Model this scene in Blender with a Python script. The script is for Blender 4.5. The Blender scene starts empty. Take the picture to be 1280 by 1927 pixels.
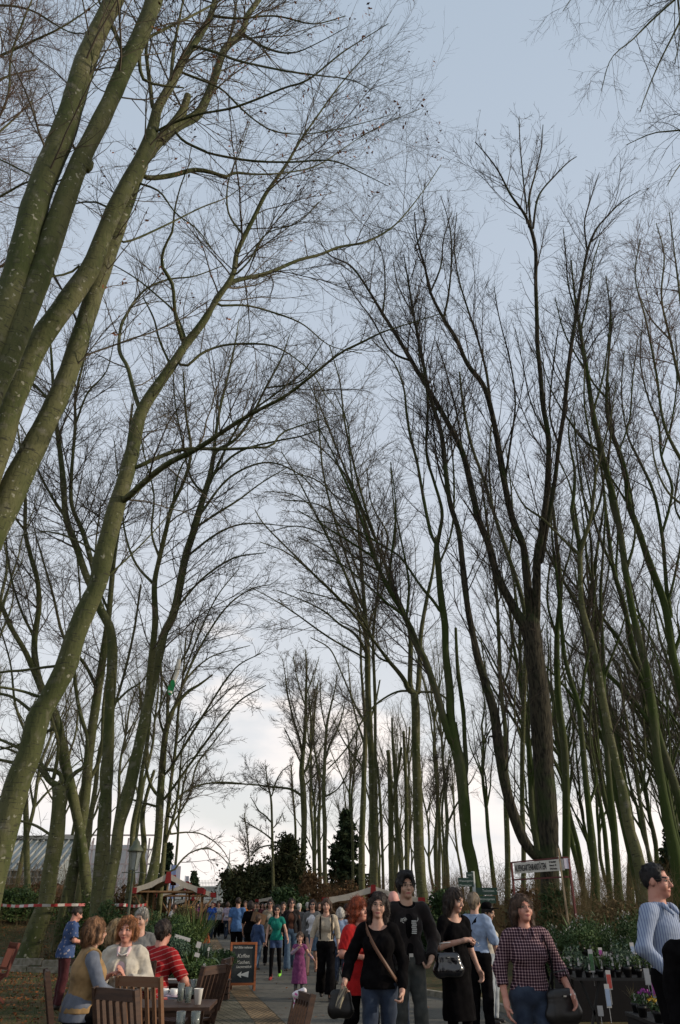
import bpy, math, random
import numpy as np
from mathutils import Vector, Matrix
R_ = math.radians
rnd = random.Random(7)
rng = np.random.default_rng(11)
scene = bpy.context.scene
COL = scene.collection

# ---------------------------------------------------------------- camera
F_PX, CX, CY = 1400.0, 640.0, 963.5          # focal length and centre in photo pixels (1280 x 1927)
HORIZON = 1702.0
CAM_Z = 1.58
PITCH = math.atan((HORIZON - CY) / F_PX)
cam_d = bpy.data.cameras.new("camera"); cam = bpy.data.objects.new("camera", cam_d); COL.objects.link(cam)
cam.location = (0, 0, CAM_Z); cam.rotation_euler = (math.pi/2 + PITCH, 0, 0)
cam_d.sensor_fit = 'VERTICAL'; cam_d.sensor_height = 24.0
cam_d.lens = F_PX / 1927.0 * 24.0
cam_d.clip_start = 0.1; cam_d.clip_end = 3000
scene.camera = cam

# ---------------------------------------------------------------- world and sun
SUN_EL, SUN_AZ = 18.0, 95.0                  # azimuth measured from +Y towards +X
world = bpy.data.worlds.new("World"); scene.world = world; world.use_nodes = True
wn, wl = world.node_tree.nodes, world.node_tree.links
wn.clear()
def N(t, **kw):
    n = wn.new(t)
    for k, v in kw.items(): setattr(n, k, v)
    return n
sky = N('ShaderNodeTexSky', sky_type='NISHITA', sun_disc=False)
sky.sun_elevation = R_(SUN_EL); sky.sun_rotation = R_(SUN_AZ); sky.air_density = 1.0; sky.dust_density = 2.0
tc = N('ShaderNodeTexCoord')
mp = N('ShaderNodeMapping'); mp.inputs['Scale'].default_value = (1.0, 1.0, 2.6)
wl.new(tc.outputs['Generated'], mp.inputs['Vector'])
n1 = N('ShaderNodeTexNoise'); n1.inputs['Scale'].default_value = 3.2; n1.inputs['Detail'].default_value = 7; n1.inputs['Roughness'].default_value = .52
wl.new(mp.outputs[0], n1.inputs['Vector'])
n2 = N('ShaderNodeTexNoise'); n2.inputs['Scale'].default_value = 6.5; n2.inputs['Detail'].default_value = 6
wl.new(mp.outputs[0], n2.inputs['Vector'])
sep = N('ShaderNodeSeparateXYZ'); wl.new(tc.outputs['Generated'], sep.inputs[0])
# cloud cover is heavier towards the horizon and thins to a veil overhead
cov = N('ShaderNodeMapRange'); cov.inputs['From Min'].default_value = .02; cov.inputs['From Max'].default_value = .48
cov.inputs['To Min'].default_value = .22; cov.inputs['To Max'].default_value = -.30
wl.new(sep.outputs['Z'], cov.inputs['Value'])
ad = N('ShaderNodeMath', operation='ADD'); wl.new(n1.outputs['Fac'], ad.inputs[0]); wl.new(cov.outputs[0], ad.inputs[1])
rp = N('ShaderNodeValToRGB'); rp.color_ramp.elements[0].position = .52; rp.color_ramp.elements[1].position = .62
wl.new(ad.outputs[0], rp.inputs['Fac'])
cc = N('ShaderNodeValToRGB')
cc.color_ramp.elements[0].position = .36; cc.color_ramp.elements[0].color = (5.2, 5.2, 5.3, 1)
cc.color_ramp.elements[1].position = .62; cc.color_ramp.elements[1].color = (6.6, 6.1, 5.8, 1)
wl.new(n2.outputs['Fac'], cc.inputs['Fac'])
veil = N('ShaderNodeMix', data_type='RGBA'); veil.inputs['Factor'].default_value = .80
vr = N('ShaderNodeValToRGB'); e = vr.color_ramp.elements           # thin high haze: whitish low down, blue-grey overhead
e[0].position = .05; e[0].color = (5.6, 5.45, 5.3, 1); e[1].position = .95; e[1].color = (3.0, 3.6, 4.3, 1)
q_ = e.new(.30); q_.color = (4.85, 4.98, 5.2, 1); q_ = e.new(.60); q_.color = (3.9, 4.3, 4.85, 1)
wl.new(sep.outputs['Z'], vr.inputs['Fac'])
wl.new(sky.outputs[0], veil.inputs['A']); wl.new(vr.outputs['Color'], veil.inputs['B'])
mxc = N('ShaderNodeMix', data_type='RGBA')
wl.new(rp.outputs['Color'], mxc.inputs['Factor']); wl.new(veil.outputs['Result'], mxc.inputs['A']); wl.new(cc.outputs['Color'], mxc.inputs['B'])
bg = N('ShaderNodeBackground'); bg.inputs['Strength'].default_value = 0.15
wo = N('ShaderNodeOutputWorld')
wl.new(mxc.outputs['Result'], bg.inputs['Color']); wl.new(bg.outputs[0], wo.inputs['Surface'])

sd = bpy.data.lights.new("sun", 'SUN'); sd.energy = 3.2; sd.angle = R_(1.5); sd.color = (1.0, .86, .68)
sun = bpy.data.objects.new("sun", sd); COL.objects.link(sun)
sv = Vector((math.cos(R_(SUN_EL))*math.sin(R_(SUN_AZ)), math.cos(R_(SUN_EL))*math.cos(R_(SUN_AZ)), math.sin(R_(SUN_EL))))
sun.rotation_euler = sv.to_track_quat('Z', 'Y').to_euler()
scene.view_settings.view_transform = 'Standard'; scene.view_settings.look = 'None'
scene.view_settings.exposure = 0.15; scene.view_settings.gamma = 1.0

# ---------------------------------------------------------------- pixel <-> world
cp, sp_ = math.cos(PITCH), math.sin(PITCH)
def ray(x, y):
    a = (x - CX)/F_PX; b = (CY - y)/F_PX
    return np.array([a, cp - b*sp_, sp_ + b*cp])
def at(x, y, Y):
    d = ray(x, y); t = Y/d[1]
    return np.array([0, 0, CAM_Z]) + d*t
def mpp(x, y, Y):                            # metres per photo pixel there
    return (Y/ray(x, y)[1])/F_PX
def gnd(x, y, z=0.0):
    d = ray(x, y); t = (z - CAM_Z)/d[2]
    return np.array([0, 0, CAM_Z]) + d*t
def atx(x, Y, z=0.0):                        # ground position at distance Y that shows in column x
    for _ in range(1):
        # depth along the axis of a point (X,Y,z)
        dep = Y*cp + (z - CAM_Z)*sp_
    return ((x - CX)/F_PX*dep, Y, z)

# ---------------------------------------------------------------- scene bookkeeping
def tag(o, label=None, cat=None, group=None, kind=None):
    if label: o['label'] = label
    if cat: o['category'] = cat
    if group: o['group'] = group
    if kind: o['kind'] = kind
    return o
def thing(name, label, cat, loc=(0,0,0), rz=0.0, group=None):
    o = bpy.data.objects.new(name, None); COL.objects.link(o)
    o.empty_display_size = .1
    o.location = tuple(float(v) for v in loc); o.rotation_euler = (0, 0, rz)
    return tag(o, label, cat, group)
def copy_tree(o, parent=None):
    c = o.copy(); COL.objects.link(c); c.parent = parent
    for ch in [k for k in o.children]:
        copy_tree(ch, c)
    return c
def mesh_obj(name, V, Fc, mat, parent=None, smooth=True, mi=None, mats=None, loc=None):
    V = np.asarray(V, dtype=np.float32).reshape(-1, 3)
    me = bpy.data.meshes.new(name)
    if isinstance(Fc, np.ndarray):
        n = Fc.shape[1]; nf = Fc.shape[0]; loops = Fc.astype(np.int32).ravel()
        st = np.arange(0, nf*n, n, dtype=np.int32)
    else:
        nf = len(Fc); ln = np.array([len(f) for f in Fc], dtype=np.int32)
        loops = np.concatenate([np.asarray(f, dtype=np.int32) for f in Fc]) if nf else np.zeros(0, np.int32)
        st = np.concatenate([[0], np.cumsum(ln)[:-1]]).astype(np.int32) if nf else np.zeros(0, np.int32)
    me.vertices.add(len(V)); me.vertices.foreach_set('co', V.ravel())
    me.loops.add(len(loops)); me.loops.foreach_set('vertex_index', loops)
    me.polygons.add(nf); me.polygons.foreach_set('loop_start', st)
    if mi is not None: me.polygons.foreach_set('material_index', np.asarray(mi, np.int32))
    me.polygons.foreach_set('use_smooth', np.full(nf, bool(smooth)))
    me.update(calc_edges=True)
    for m in (mats or [mat]): me.materials.append(m)
    o = bpy.data.objects.new(name, me); COL.objects.link(o)
    if parent: o.parent = parent
    if loc is not None: o.location = loc
    return o

class MB:
    """collects primitives into one mesh"""
    def __init__(s): s.V = []; s.F = []; s.M = []; s.n = 0
    def add(s, V, Fc, m=0):
        V = np.asarray(V, float); s.V.append(V)
        for f in Fc: s.F.append([i + s.n for i in f]); s.M.append(m)
        s.n += len(V); return s
    def box(s, c, d, rot=None, m=0, taper=1.0, bev=0.0):
        x, y, z = d[0]/2, d[1]/2, d[2]/2; t = taper
        V = np.array([[-x,-y,-z],[x,-y,-z],[x,y,-z],[-x,y,-z],[-x*t,-y*t,z],[x*t,-y*t,z],[x*t,y*t,z],[-x*t,y*t,z]])
        if rot is not None: V = V @ np.array(rot).T
        s.add(V + np.array(c), [(0,3,2,1),(4,5,6,7),(0,1,5,4),(1,2,6,5),(2,3,7,6),(3,0,4,7)], m)
        return s
    def bar(s, a, b, w, h=None, m=0, up=(0,0,1)):
        """rectangular bar from a to b"""
        a, b = np.array(a, float), np.array(b, float); h = h or w
        d = b - a; L = np.linalg.norm(d); d /= L
        u = np.array(up, float)
        if abs(d @ u) > .95: u = np.array([0, 1., 0])
        sx = np.cross(d, u); sx /= np.linalg.norm(sx); uu = np.cross(sx, d)
        V = []
        for p in (a, b):
            for i, j in ((-1,-1),(1,-1),(1,1),(-1,1)): V.append(p + sx*i*w/2 + uu*j*h/2)
        s.add(V, [(0,1,2,3),(7,6,5,4),(0,4,5,1),(1,5,6,2),(2,6,7,3),(3,7,4,0)], m); return s
    def tube(s, pts, rad, n=8, m=0, cap=True):
        pts = np.array(pts, float); K = len(pts)
        rad = np.full(K, rad) if np.isscalar(rad) else np.array(rad, float)
        V, Fq = tubes(pts[None], rad[None], n, cap=False)
        Fc = [tuple(f) for f in Fq]
        if cap: Fc += [tuple(range(n))[::-1], tuple(range((K-1)*n, K*n))]
        s.add(V, Fc, m); return s
    def lathe(s, prof, c=(0,0,0), n=16, m=0, rot=None):
        V = []
        for r, z in prof:
            for k in range(n):
                a = 2*math.pi*k/n; V.append((r*math.cos(a), r*math.sin(a), z))
        V = np.array(V)
        if rot is not None: V = V @ np.array(rot).T
        Fc = []
        for i in range(len(prof)-1):
            for k in range(n):
                k2 = (k+1) % n; Fc.append((i*n+k, i*n+k2, (i+1)*n+k2, (i+1)*n+k))
        Fc.append(tuple(range(n))[::-1]); Fc.append(tuple(range((len(prof)-1)*n, len(prof)*n)))
        s.add(V + np.array(c), Fc, m); return s
    def quad(s, a, b, c, d, m=0): s.add([a, b, c, d], [(0,1,2,3)], m); return s
    def build(s, name, mat, parent=None, smooth=False, mats=None, loc=None):
        if not s.V: return None
        o = mesh_obj(name, np.concatenate(s.V), s.F, mat, parent, smooth, s.M if mats else None, mats, loc)
        return o

def tubes(P, Rr, n=3, cap=False):
    """P [N,K,3], Rr [N,K] -> vertices and quads"""
    P = np.asarray(P, float); N_, K, _ = P.shape
    T = np.empty_like(P)
    T[:, 1:-1] = P[:, 2:] - P[:, :-2]; T[:, 0] = P[:, 1] - P[:, 0]; T[:, -1] = P[:, -1] - P[:, -2]
    T /= np.linalg.norm(T, axis=2, keepdims=True) + 1e-9
    main = P[:, -1] - P[:, 0]; main /= np.linalg.norm(main, axis=1, keepdims=True) + 1e-9
    ref = np.where(np.abs(main[:, 2:3]) > .8, np.array([[0, 1., 0]]), np.array([[0, 0, 1.]]))
    ref = np.repeat(ref[:, None], K, 1)
    A = np.cross(T, ref); A /= np.linalg.norm(A, axis=2, keepdims=True) + 1e-9
    B = np.cross(A, T)
    th = np.arange(n)*2*math.pi/n
    V = P[:, :, None] + Rr[:, :, None, None]*(A[:, :, None]*np.cos(th)[None, None, :, None] + B[:, :, None]*np.sin(th)[None, None, :, None])
    V = V.reshape(-1, 3)
    base = (np.arange(N_)*K*n)[:, None, None]; k = (np.arange(K-1)*n)[None, :, None]; j = np.arange(n)[None, None]; j2 = (j+1) % n
    Fq = np.stack(np.broadcast_arrays(base+k+j, base+k+j2, base+k+n+j2, base+k+n+j), -1).reshape(-1, 4)
    return V, Fq

# ---------------------------------------------------------------- materials
MATS = {}
def mat(name, col, rough=.8, spec=.3, metal=0.0, noise=None, bump=None, coords='Object', alpha=None, trans=0, sheen=0):
    """noise = (scale, colour2, lo, hi[, stretch xyz]); bump = (scale, strength[, stretch])"""
    if name in MATS: return MATS[name]
    m = bpy.data.materials.new(name); m.use_nodes = True; MATS[name] = m
    nt = m.node_tree; b = nt.nodes['Principled BSDF']
    b.inputs['Base Color'].default_value = (*col, 1); b.inputs['Roughness'].default_value = rough
    b.inputs['Specular IOR Level'].default_value = spec; b.inputs['Metallic'].default_value = metal
    if trans: b.inputs['Transmission Weight'].default_value = trans
    if sheen: b.inputs['Sheen Weight'].default_value = sheen
    t = nt.nodes.new('ShaderNodeTexCoord')
    def nz(scale, stretch, det=6):
        mpn = nt.nodes.new('ShaderNodeMapping'); mpn.inputs['Scale'].default_value = stretch
        nt.links.new(t.outputs[coords], mpn.inputs['Vector'])
        q = nt.nodes.new('ShaderNodeTexNoise'); q.inputs['Scale'].default_value = scale; q.inputs['Detail'].default_value = det
        nt.links.new(mpn.outputs[0], q.inputs['Vector']); return q
    if noise:
        lst = noise if isinstance(noise, list) else [noise]
        prev = None
        for nn in lst:
            q = nz(nn[0], nn[4] if len(nn) > 4 else (1,1,1))
            r = nt.nodes.new('ShaderNodeMapRange'); r.inputs['From Min'].default_value = nn[2]; r.inputs['From Max'].default_value = nn[3]
            nt.links.new(q.outputs['Fac'], r.inputs['Value'])
            mx = nt.nodes.new('ShaderNodeMix'); mx.data_type = 'RGBA'
            nt.links.new(r.outputs[0], mx.inputs['Factor'])
            if prev is None: mx.inputs['A'].default_value = (*col, 1)
            else: nt.links.new(prev.outputs['Result'], mx.inputs['A'])
            mx.inputs['B'].default_value = (*nn[1], 1); prev = mx
        nt.links.new(prev.outputs['Result'], b.inputs['Base Color'])
    if bump:
        q = nz(bump[0], bump[2] if len(bump) > 2 else (1,1,1), 8)
        bp = nt.nodes.new('ShaderNodeBump'); bp.inputs['Strength'].default_value = bump[1]; bp.inputs['Distance'].default_value = bump[3] if len(bump) > 3 else .02
        nt.links.new(q.outputs['Fac'], bp.inputs['Height']); nt.links.new(bp.outputs[0], b.inputs['Normal'])
    return m
def nodes(m): return m.node_tree.nodes, m.node_tree.links

BARK = mat('beech_bark', (.098,.098,.046), .9, .2, noise=[(1.3,(.048,.060,.020),.42,.62,(1,1,.35)), (5,(.125,.12,.085),.55,.72,(1,1,.8)), (28,(.04,.045,.02),.56,.72,(1,1,.25)), (.5,(.042,.052,.018),.5,.66,(1,1,.3)), (9,(.035,.035,.022),.58,.66,(.5,.5,3)), (8,(.21,.21,.16),.64,.68)], bump=(14,.9,(1,1,.5)))
BARK_G = mat('mossy_bark', (.04,.058,.016), .95, .15, noise=[(1.0,(.075,.072,.045),.48,.68,(1,1,.4)), (12,(.035,.05,.015),.5,.7,(1,1,.4)), (6,(.11,.11,.08),.66,.72,(1,1,1))], bump=(16,.5,(1,1,.4)))
BARK_O = mat('dark_furrowed_bark', (.048,.043,.030), .95, .15, noise=[(17,(.014,.013,.010),.46,.62,(1,1,.22)), (1.2,(.03,.045,.016),.5,.7)], bump=(20,1.0,(1,1,.2),.04))
TWIG = mat('twig_bark', (.07,.060,.043), .9, .2, noise=(.6,(.10,.082,.058),.4,.65))
TWIG_D = mat('dark_twig_bark', (.045,.038,.030), .9, .2, noise=(.5,(.07,.055,.042),.4,.65))
TWIG_R = mat('reddish_twig_bark', (.14,.09,.065), .9, .2, noise=(.5,(.09,.07,.05),.4,.65))
DRYLEAF = mat('dry_leaf', (.23,.085,.03), .8, .2, noise=(3,(.10,.04,.018),.4,.6))
# ---------------------------------------------------------------- terrain
def sm(t): t = np.clip(t, 0, 1); return t*t*(3-2*t)
XL = ([-20, 8, 12.5, 17.9, 30, 48, 80, 400], [-.6, -.7, -.95, -2.1, -4.2, -7.3, -13.5, -70])
XR = ([-20, 10, 15.5, 17.8, 30, 48, 80, 400], [3.2, 3.2, 2.6, 1.3, -.2, -2.9, -8.0, -58])
def xl(y): return np.interp(y, *XL)
def xr(y): return np.interp(y, *XR)
def terr(x, y):
    x = np.asarray(x, float); y = np.asarray(y, float)
    left = xl(y) - x
    h = .10*sm((left - .1)/.5)*sm((12.4 - y)/1.5) + 1.15*sm((y - 24.5)/8)*sm((left - 1.8)/3.5)
    h = h + .25*sm((x - xr(y) - 3)/6)*sm((y-20)/6)
    h = h + .05*np.sin(x*1.1 + .7*y)*np.sin(y*.9 - x*.4)*sm((np.maximum(left, x - xr(y)) - 1.5)/3)
    return h
def tz(x, y): return float(terr(x, y))

gxs = np.concatenate([[-900,-400,-180,-90,-60], np.arange(-45, 46, .6), [60, 90, 180, 400, 900]])
gys = np.concatenate([[-120, -40, -12], np.arange(-4, 62, .6), [66, 75, 90, 120, 180, 400, 900, 1800]])
GX, GY = np.meshgrid(gxs, gys, indexing='ij'); GZ = terr(GX, GY)
nx, ny = GX.shape
I = (np.arange(nx-1)[:, None]*ny + np.arange(ny-1)[None]).ravel()
Mground = mat('leafy_ground', (.045,.050,.018), .95, .15, noise=[(1.1,(.085,.06,.028),.42,.62), (7,(.14,.075,.03),.56,.66), (24,(.20,.125,.06),.62,.70), (3,(.03,.045,.012),.58,.75)], bump=(22,.8), coords='Object')
g = mesh_obj('ground', np.stack([GX, GY, GZ], -1), np.stack([I, I+ny, I+ny+1, I+1], -1), Mground); tag(g, kind='structure')
def strip(name, f0, f1, y0, y1, dz, m, ny_=120, nx_=4):
    ys = np.linspace(y0, y1, ny_); V = []
    for yy in ys:
        a, b = f0(yy), f1(yy)
        for k in range(nx_+1):
            X = a + (b-a)*k/nx_; V.append((X, yy, dz))
    J = (np.arange(ny_-1)[:, None]*(nx_+1) + np.arange(nx_)[None]).ravel()
    o = mesh_obj(name, V, np.stack([J, J+1, J+nx_+2, J+nx_+1], -1), m); tag(o, kind='structure'); return o
Mroad = mat('worn_asphalt', (.080,.076,.064), .88, .25, noise=[(.5,(.11,.103,.086),.4,.65), (4,(.060,.058,.050),.52,.66), (1.3,(.045,.044,.04),.60,.70,(1,.3,1)), (60,(.14,.13,.11),.60,.68)], bump=(90,.35,(1,1,1),.01))
strip('road', lambda y: xl(y)+.32, xr, -15, 150, .014, Mroad, 160)
def brickmat(name, c1, c2, mortar, scale, bw, rh, ms=.03, rot=0):
    m = mat(name, c1, .9, .2); nn, ll = nodes(m); b = nn['Principled BSDF']
    t = nn.new('ShaderNodeTexCoord'); mp_ = nn.new('ShaderNodeMapping'); mp_.inputs['Rotation'].default_value = (0, 0, rot); ll.new(t.outputs['Object'], mp_.inputs['Vector'])
    nz_ = nn.new('ShaderNodeTexNoise'); nz_.inputs['Scale'].default_value = 3
    ll.new(t.outputs['Object'], nz_.inputs['Vector'])
    va = nn.new('ShaderNodeVectorMath'); va.operation = 'MULTIPLY_ADD'; va.inputs[1].default_value = (.05,.05,.05); ll.new(nz_.outputs['Color'], va.inputs[0]); ll.new(mp_.outputs[0], va.inputs[2])
    q = nn.new('ShaderNodeTexBrick'); q.inputs['Scale'].default_value = scale; q.inputs['Brick Width'].default_value = bw; q.inputs['Row Height'].default_value = rh
    q.inputs['Color1'].default_value = (*c1,1); q.inputs['Color2'].default_value = (*c2,1); q.inputs['Mortar'].default_value = (*mortar,1); q.inputs['Mortar Size'].default_value = ms
    ll.new(va.outputs[0], q.inputs['Vector'])
    n3 = nn.new('ShaderNodeTexNoise'); n3.inputs['Scale'].default_value = 1.7; n3.inputs['Detail'].default_value = 6; ll.new(t.outputs['Object'], n3.inputs['Vector'])
    mr = nn.new('ShaderNodeMapRange'); mr.inputs['From Min'].default_value = .35; mr.inputs['From Max'].default_value = .7; mr.inputs['To Min'].default_value = .55; mr.inputs['To Max'].default_value = 1.25; ll.new(n3.outputs['Fac'], mr.inputs['Value'])
    vm = nn.new('ShaderNodeVectorMath'); vm.operation = 'SCALE'; ll.new(q.outputs['Color'], vm.inputs[0]); ll.new(mr.outputs[0], vm.inputs['Scale'])
    ll.new(vm.outputs[0], b.inputs['Base Color'])
    bp = nn.new('ShaderNodeBump'); bp.inputs['Strength'].default_value = .7; bp.inputs['Distance'].default_value = .015; bp.invert = True
    ll.new(q.outputs['Fac'], bp.inputs['Height']); ll.new(bp.outputs[0], b.inputs['Normal'])
    return m
Mcob = brickmat('cobble_setts', (.17,.15,.115), (.12,.11,.085), (.05,.052,.028), 1.0, .13, .11, .016, R_(8))
Mbrk = brickmat('brick_pavers', (.23,.155,.085), (.17,.12,.07), (.05,.045,.025), 1.0, .22, .075, .010, R_(100))
strip('cobbled_pavement', lambda y: xl(y)-1.5, lambda y: xl(y)-.12, 12.5, 70, .006, Mcob)
strip('brick_channel', lambda y: xl(y)-.12, lambda y: xl(y)+.32, 12.45, 70, .010, Mbrk)
# kerb along the right side of the road: a real step
Mkerb = mat('kerb_stone', (.24,.22,.18), .9, .2, noise=(9,(.13,.125,.09),.4,.65), bump=(40,.3))
kb = MB(); ys = np.linspace(10, 70, 42)
for a, b in zip(ys[:-1], ys[1:]):
    kb.bar((xr(a)+.06, a, .05), (xr(b-.02)+.06, b-.02, .05), .12, .12)
tag(kb.build('road_kerb', Mkerb), kind='structure')
# stone edging of the lawn at the left
ke = MB()
for k in range(9):
    x0 = -15.5 + k*1.02
    z0 = tz(x0+.5, 23.2)
    ke.box((x0+.5, 23.2+.02*k, z0+.06), (1.0, .16, .16))
    ke.box((x0+.5, 24.3+.02*k, z0+.16), (1.0, .14, .16))
tag(ke.build('lawn_edging', Mkerb), kind='structure')

# ---------------------------------------------------------------- bare trees
def resamp(P, W, K):
    """Catmull-Rom style resampling of a polyline to K points"""
    P = np.asarray(P, float); W = np.asarray(W, float)
    if len(P) > 2:
        Q, U = [], []
        PP = np.vstack([2*P[0]-P[1], P, 2*P[-1]-P[-2]])
        for i in range(len(P)-1):
            p0, p1, p2, p3 = PP[i:i+4]
            for t in np.arange(0, 1, .25):
                Q.append(.5*((2*p1)+(-p0+p2)*t+(2*p0-5*p1+4*p2-p3)*t*t+(-p0+3*p1-3*p2+p3)*t**3)); U.append(W[i]*(1-t)+W[i+1]*t)
        Q.append(P[-1]); U.append(W[-1]); P, W = np.array(Q), np.array(U)
    s = np.concatenate([[0], np.cumsum(np.linalg.norm(np.diff(P, axis=0), axis=1))])
    u = np.linspace(0, s[-1], K)
    return np.stack([np.interp(u, s, P[:, k]) for k in range(P.shape[1])], -1), np.interp(u, s, W)

def children_of(P, Rr, L, per_m, ang, ratio, rfac, K, jit, up, t0=.1, rmin=.0022, cmax=None, droop=0.0, lmin=.15, tip=.5, capL=None):
    """grow side shoots on polylines P [N,K0,3]; returns P2, R2, L2"""
    N_, K0, _ = P.shape
    cnt = rng.poisson(np.maximum(L*per_m, .01))
    if cmax: cnt = np.minimum(cnt, cmax)
    idx = np.repeat(np.arange(N_), cnt); M = len(idx)
    if M == 0: return np.zeros((0, K, 3)), np.zeros((0, K)), np.zeros(0)
    t = t0 + (1-t0)*rng.random(M)**.85
    f = t*(K0-1); i = np.minimum(f.astype(int), K0-2); fr = (f-i)[:, None]
    S = P[idx, i]*(1-fr) + P[idx, i+1]*fr
    r0 = Rr[idx, i]*(1-fr[:, 0]) + Rr[idx, i+1]*fr[:, 0]
    T = P[idx, i+1] - P[idx, i]; T /= np.linalg.norm(T, axis=1, keepdims=True) + 1e-9
    rv = rng.normal(size=(M, 3)); rv -= (rv*T).sum(1, keepdims=True)*T; rv /= np.linalg.norm(rv, axis=1, keepdims=True) + 1e-9
    a = np.radians(ang[0] + (ang[1]-ang[0])*rng.random(M))[:, None]
    D = T*np.cos(a) + rv*np.sin(a)
    D[:, 2] += up*.5; D /= np.linalg.norm(D, axis=1, keepdims=True)
    Lc = np.maximum(L[idx]*ratio*(.35 + .9*rng.random(M))*(1.15 - tip*t), lmin)
    if capL: Lc = np.minimum(Lc, capL*(.5+.7*rng.random(M)))
    out = np.empty((M, K, 3)); out[:, 0] = S; d = D; st = (Lc/(K-1))[:, None]
    for k in range(1, K):
        d = d + rng.normal(size=(M, 3))*jit; d[:, 2] += up*.16 - droop*k*.1
        d /= np.linalg.norm(d, axis=1, keepdims=True)
        out[:, k] = out[:, k-1] + d*st
    rb = np.clip(np.minimum(r0*rfac, .0075*Lc**.9 + .0028), rmin, None)
    R2 = rb[:, None]*np.linspace(1, .35, K)[None]
    R2 = np.maximum(R2, rmin*.6)
    return out, R2, Lc

def grow_crown(limbs, style, dens=1.0, px=.004):
    """limbs: list of (P[K,3], r[K]) main limbs; px = size of a photo pixel there, the finest twig worth building"""
    K = 14
    PR = [resamp(p, r, K) for p, r in limbs]
    P = np.array([a for a, _ in PR]); Rr = np.array([b for _, b in PR])
    L = np.linalg.norm(np.diff(P, axis=1), axis=2).sum(1)
    V = []; F = []; nv = 0
    def put(Pk, Rk, n):
        nonlocal nv
        if not len(Pk): return
        v, f = tubes(Pk, Rk, n); V.append(v); F.append(f + nv); nv += len(v)
    rm = px*style.get('rm', .34)
    a1 = style['ang']; up = style['up']
    t0 = style.get('t0', .1)
    p1, r1, l1 = children_of(P, Rr, L, style['n1']*dens, a1, style['ratio'], .42, 9, .085, up, t0=t0, rmin=rm*1.5, tip=.7, capL=style.get('cap', 4.0), droop=style.get('droop', 0))
    put(p1, r1, 4)
    p2, r2, l2 = children_of(p1, r1, l1, style['n2']*dens, (22, 55), .5, .6, 6, .11, up*.6, rmin=rm*1.15, cmax=26, droop=style.get('droop', 0))
    put(p2, r2, 3)
    p3, r3, l3 = children_of(p2, r2, l2, style['n3']*dens, (22, 58), .5, .75, 4, .12, up*.4, rmin=rm, cmax=14, lmin=.18, droop=style.get('droop', 0))
    put(p3, r3, 3)
    # fine shoots also at the limbs themselves towards their ends
    p4, r4, l4 = children_of(P, Rr, np.minimum(L, 9), 1.4*dens, (30, 75), .12, .3, 5, .2, up*.5, t0=max(.45, t0), rmin=rm, capL=1.1)
    put(p4, r4, 3)
    tipsP = p3[:, -1] if len(p3) else np.zeros((0, 3))
    return np.concatenate(V), np.concatenate(F), tipsP

STY = {
 'beech':  dict(ang=(30, 70), up=.14, rm=.28, n1=2.2, ratio=.38, n2=3.2, n3=4.4, cap=3.8),
 'up':     dict(ang=(18, 46), up=.30, rm=.27, n1=2.1, ratio=.34, n2=3.0, n3=4.4, cap=3.2, t0=.06),
 'droop':  dict(ang=(25, 65), up=-.06, n1=2.3, ratio=.42, n2=3.4, n3=3.4, cap=2.4, droop=.35),
 'far':    dict(ang=(22, 55), up=.22, n1=1.8, ratio=.34, n2=2.9, n3=4.2, cap=3.2, rm=.22),
}
TREES = []
def parse(s):
    pts = []
    for tok in s.split():
        v = [float(q) for q in tok.split(',')]
        pts.append(v if len(v) == 3 else [v[0], v[1], np.nan])
    a = np.array(pts); w = a[:, 2]; ok = ~np.isnan(w); ii = np.arange(len(w))
    w = np.interp(ii, ii[ok], w[ok]); a[:, 2] = w
    return a
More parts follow.
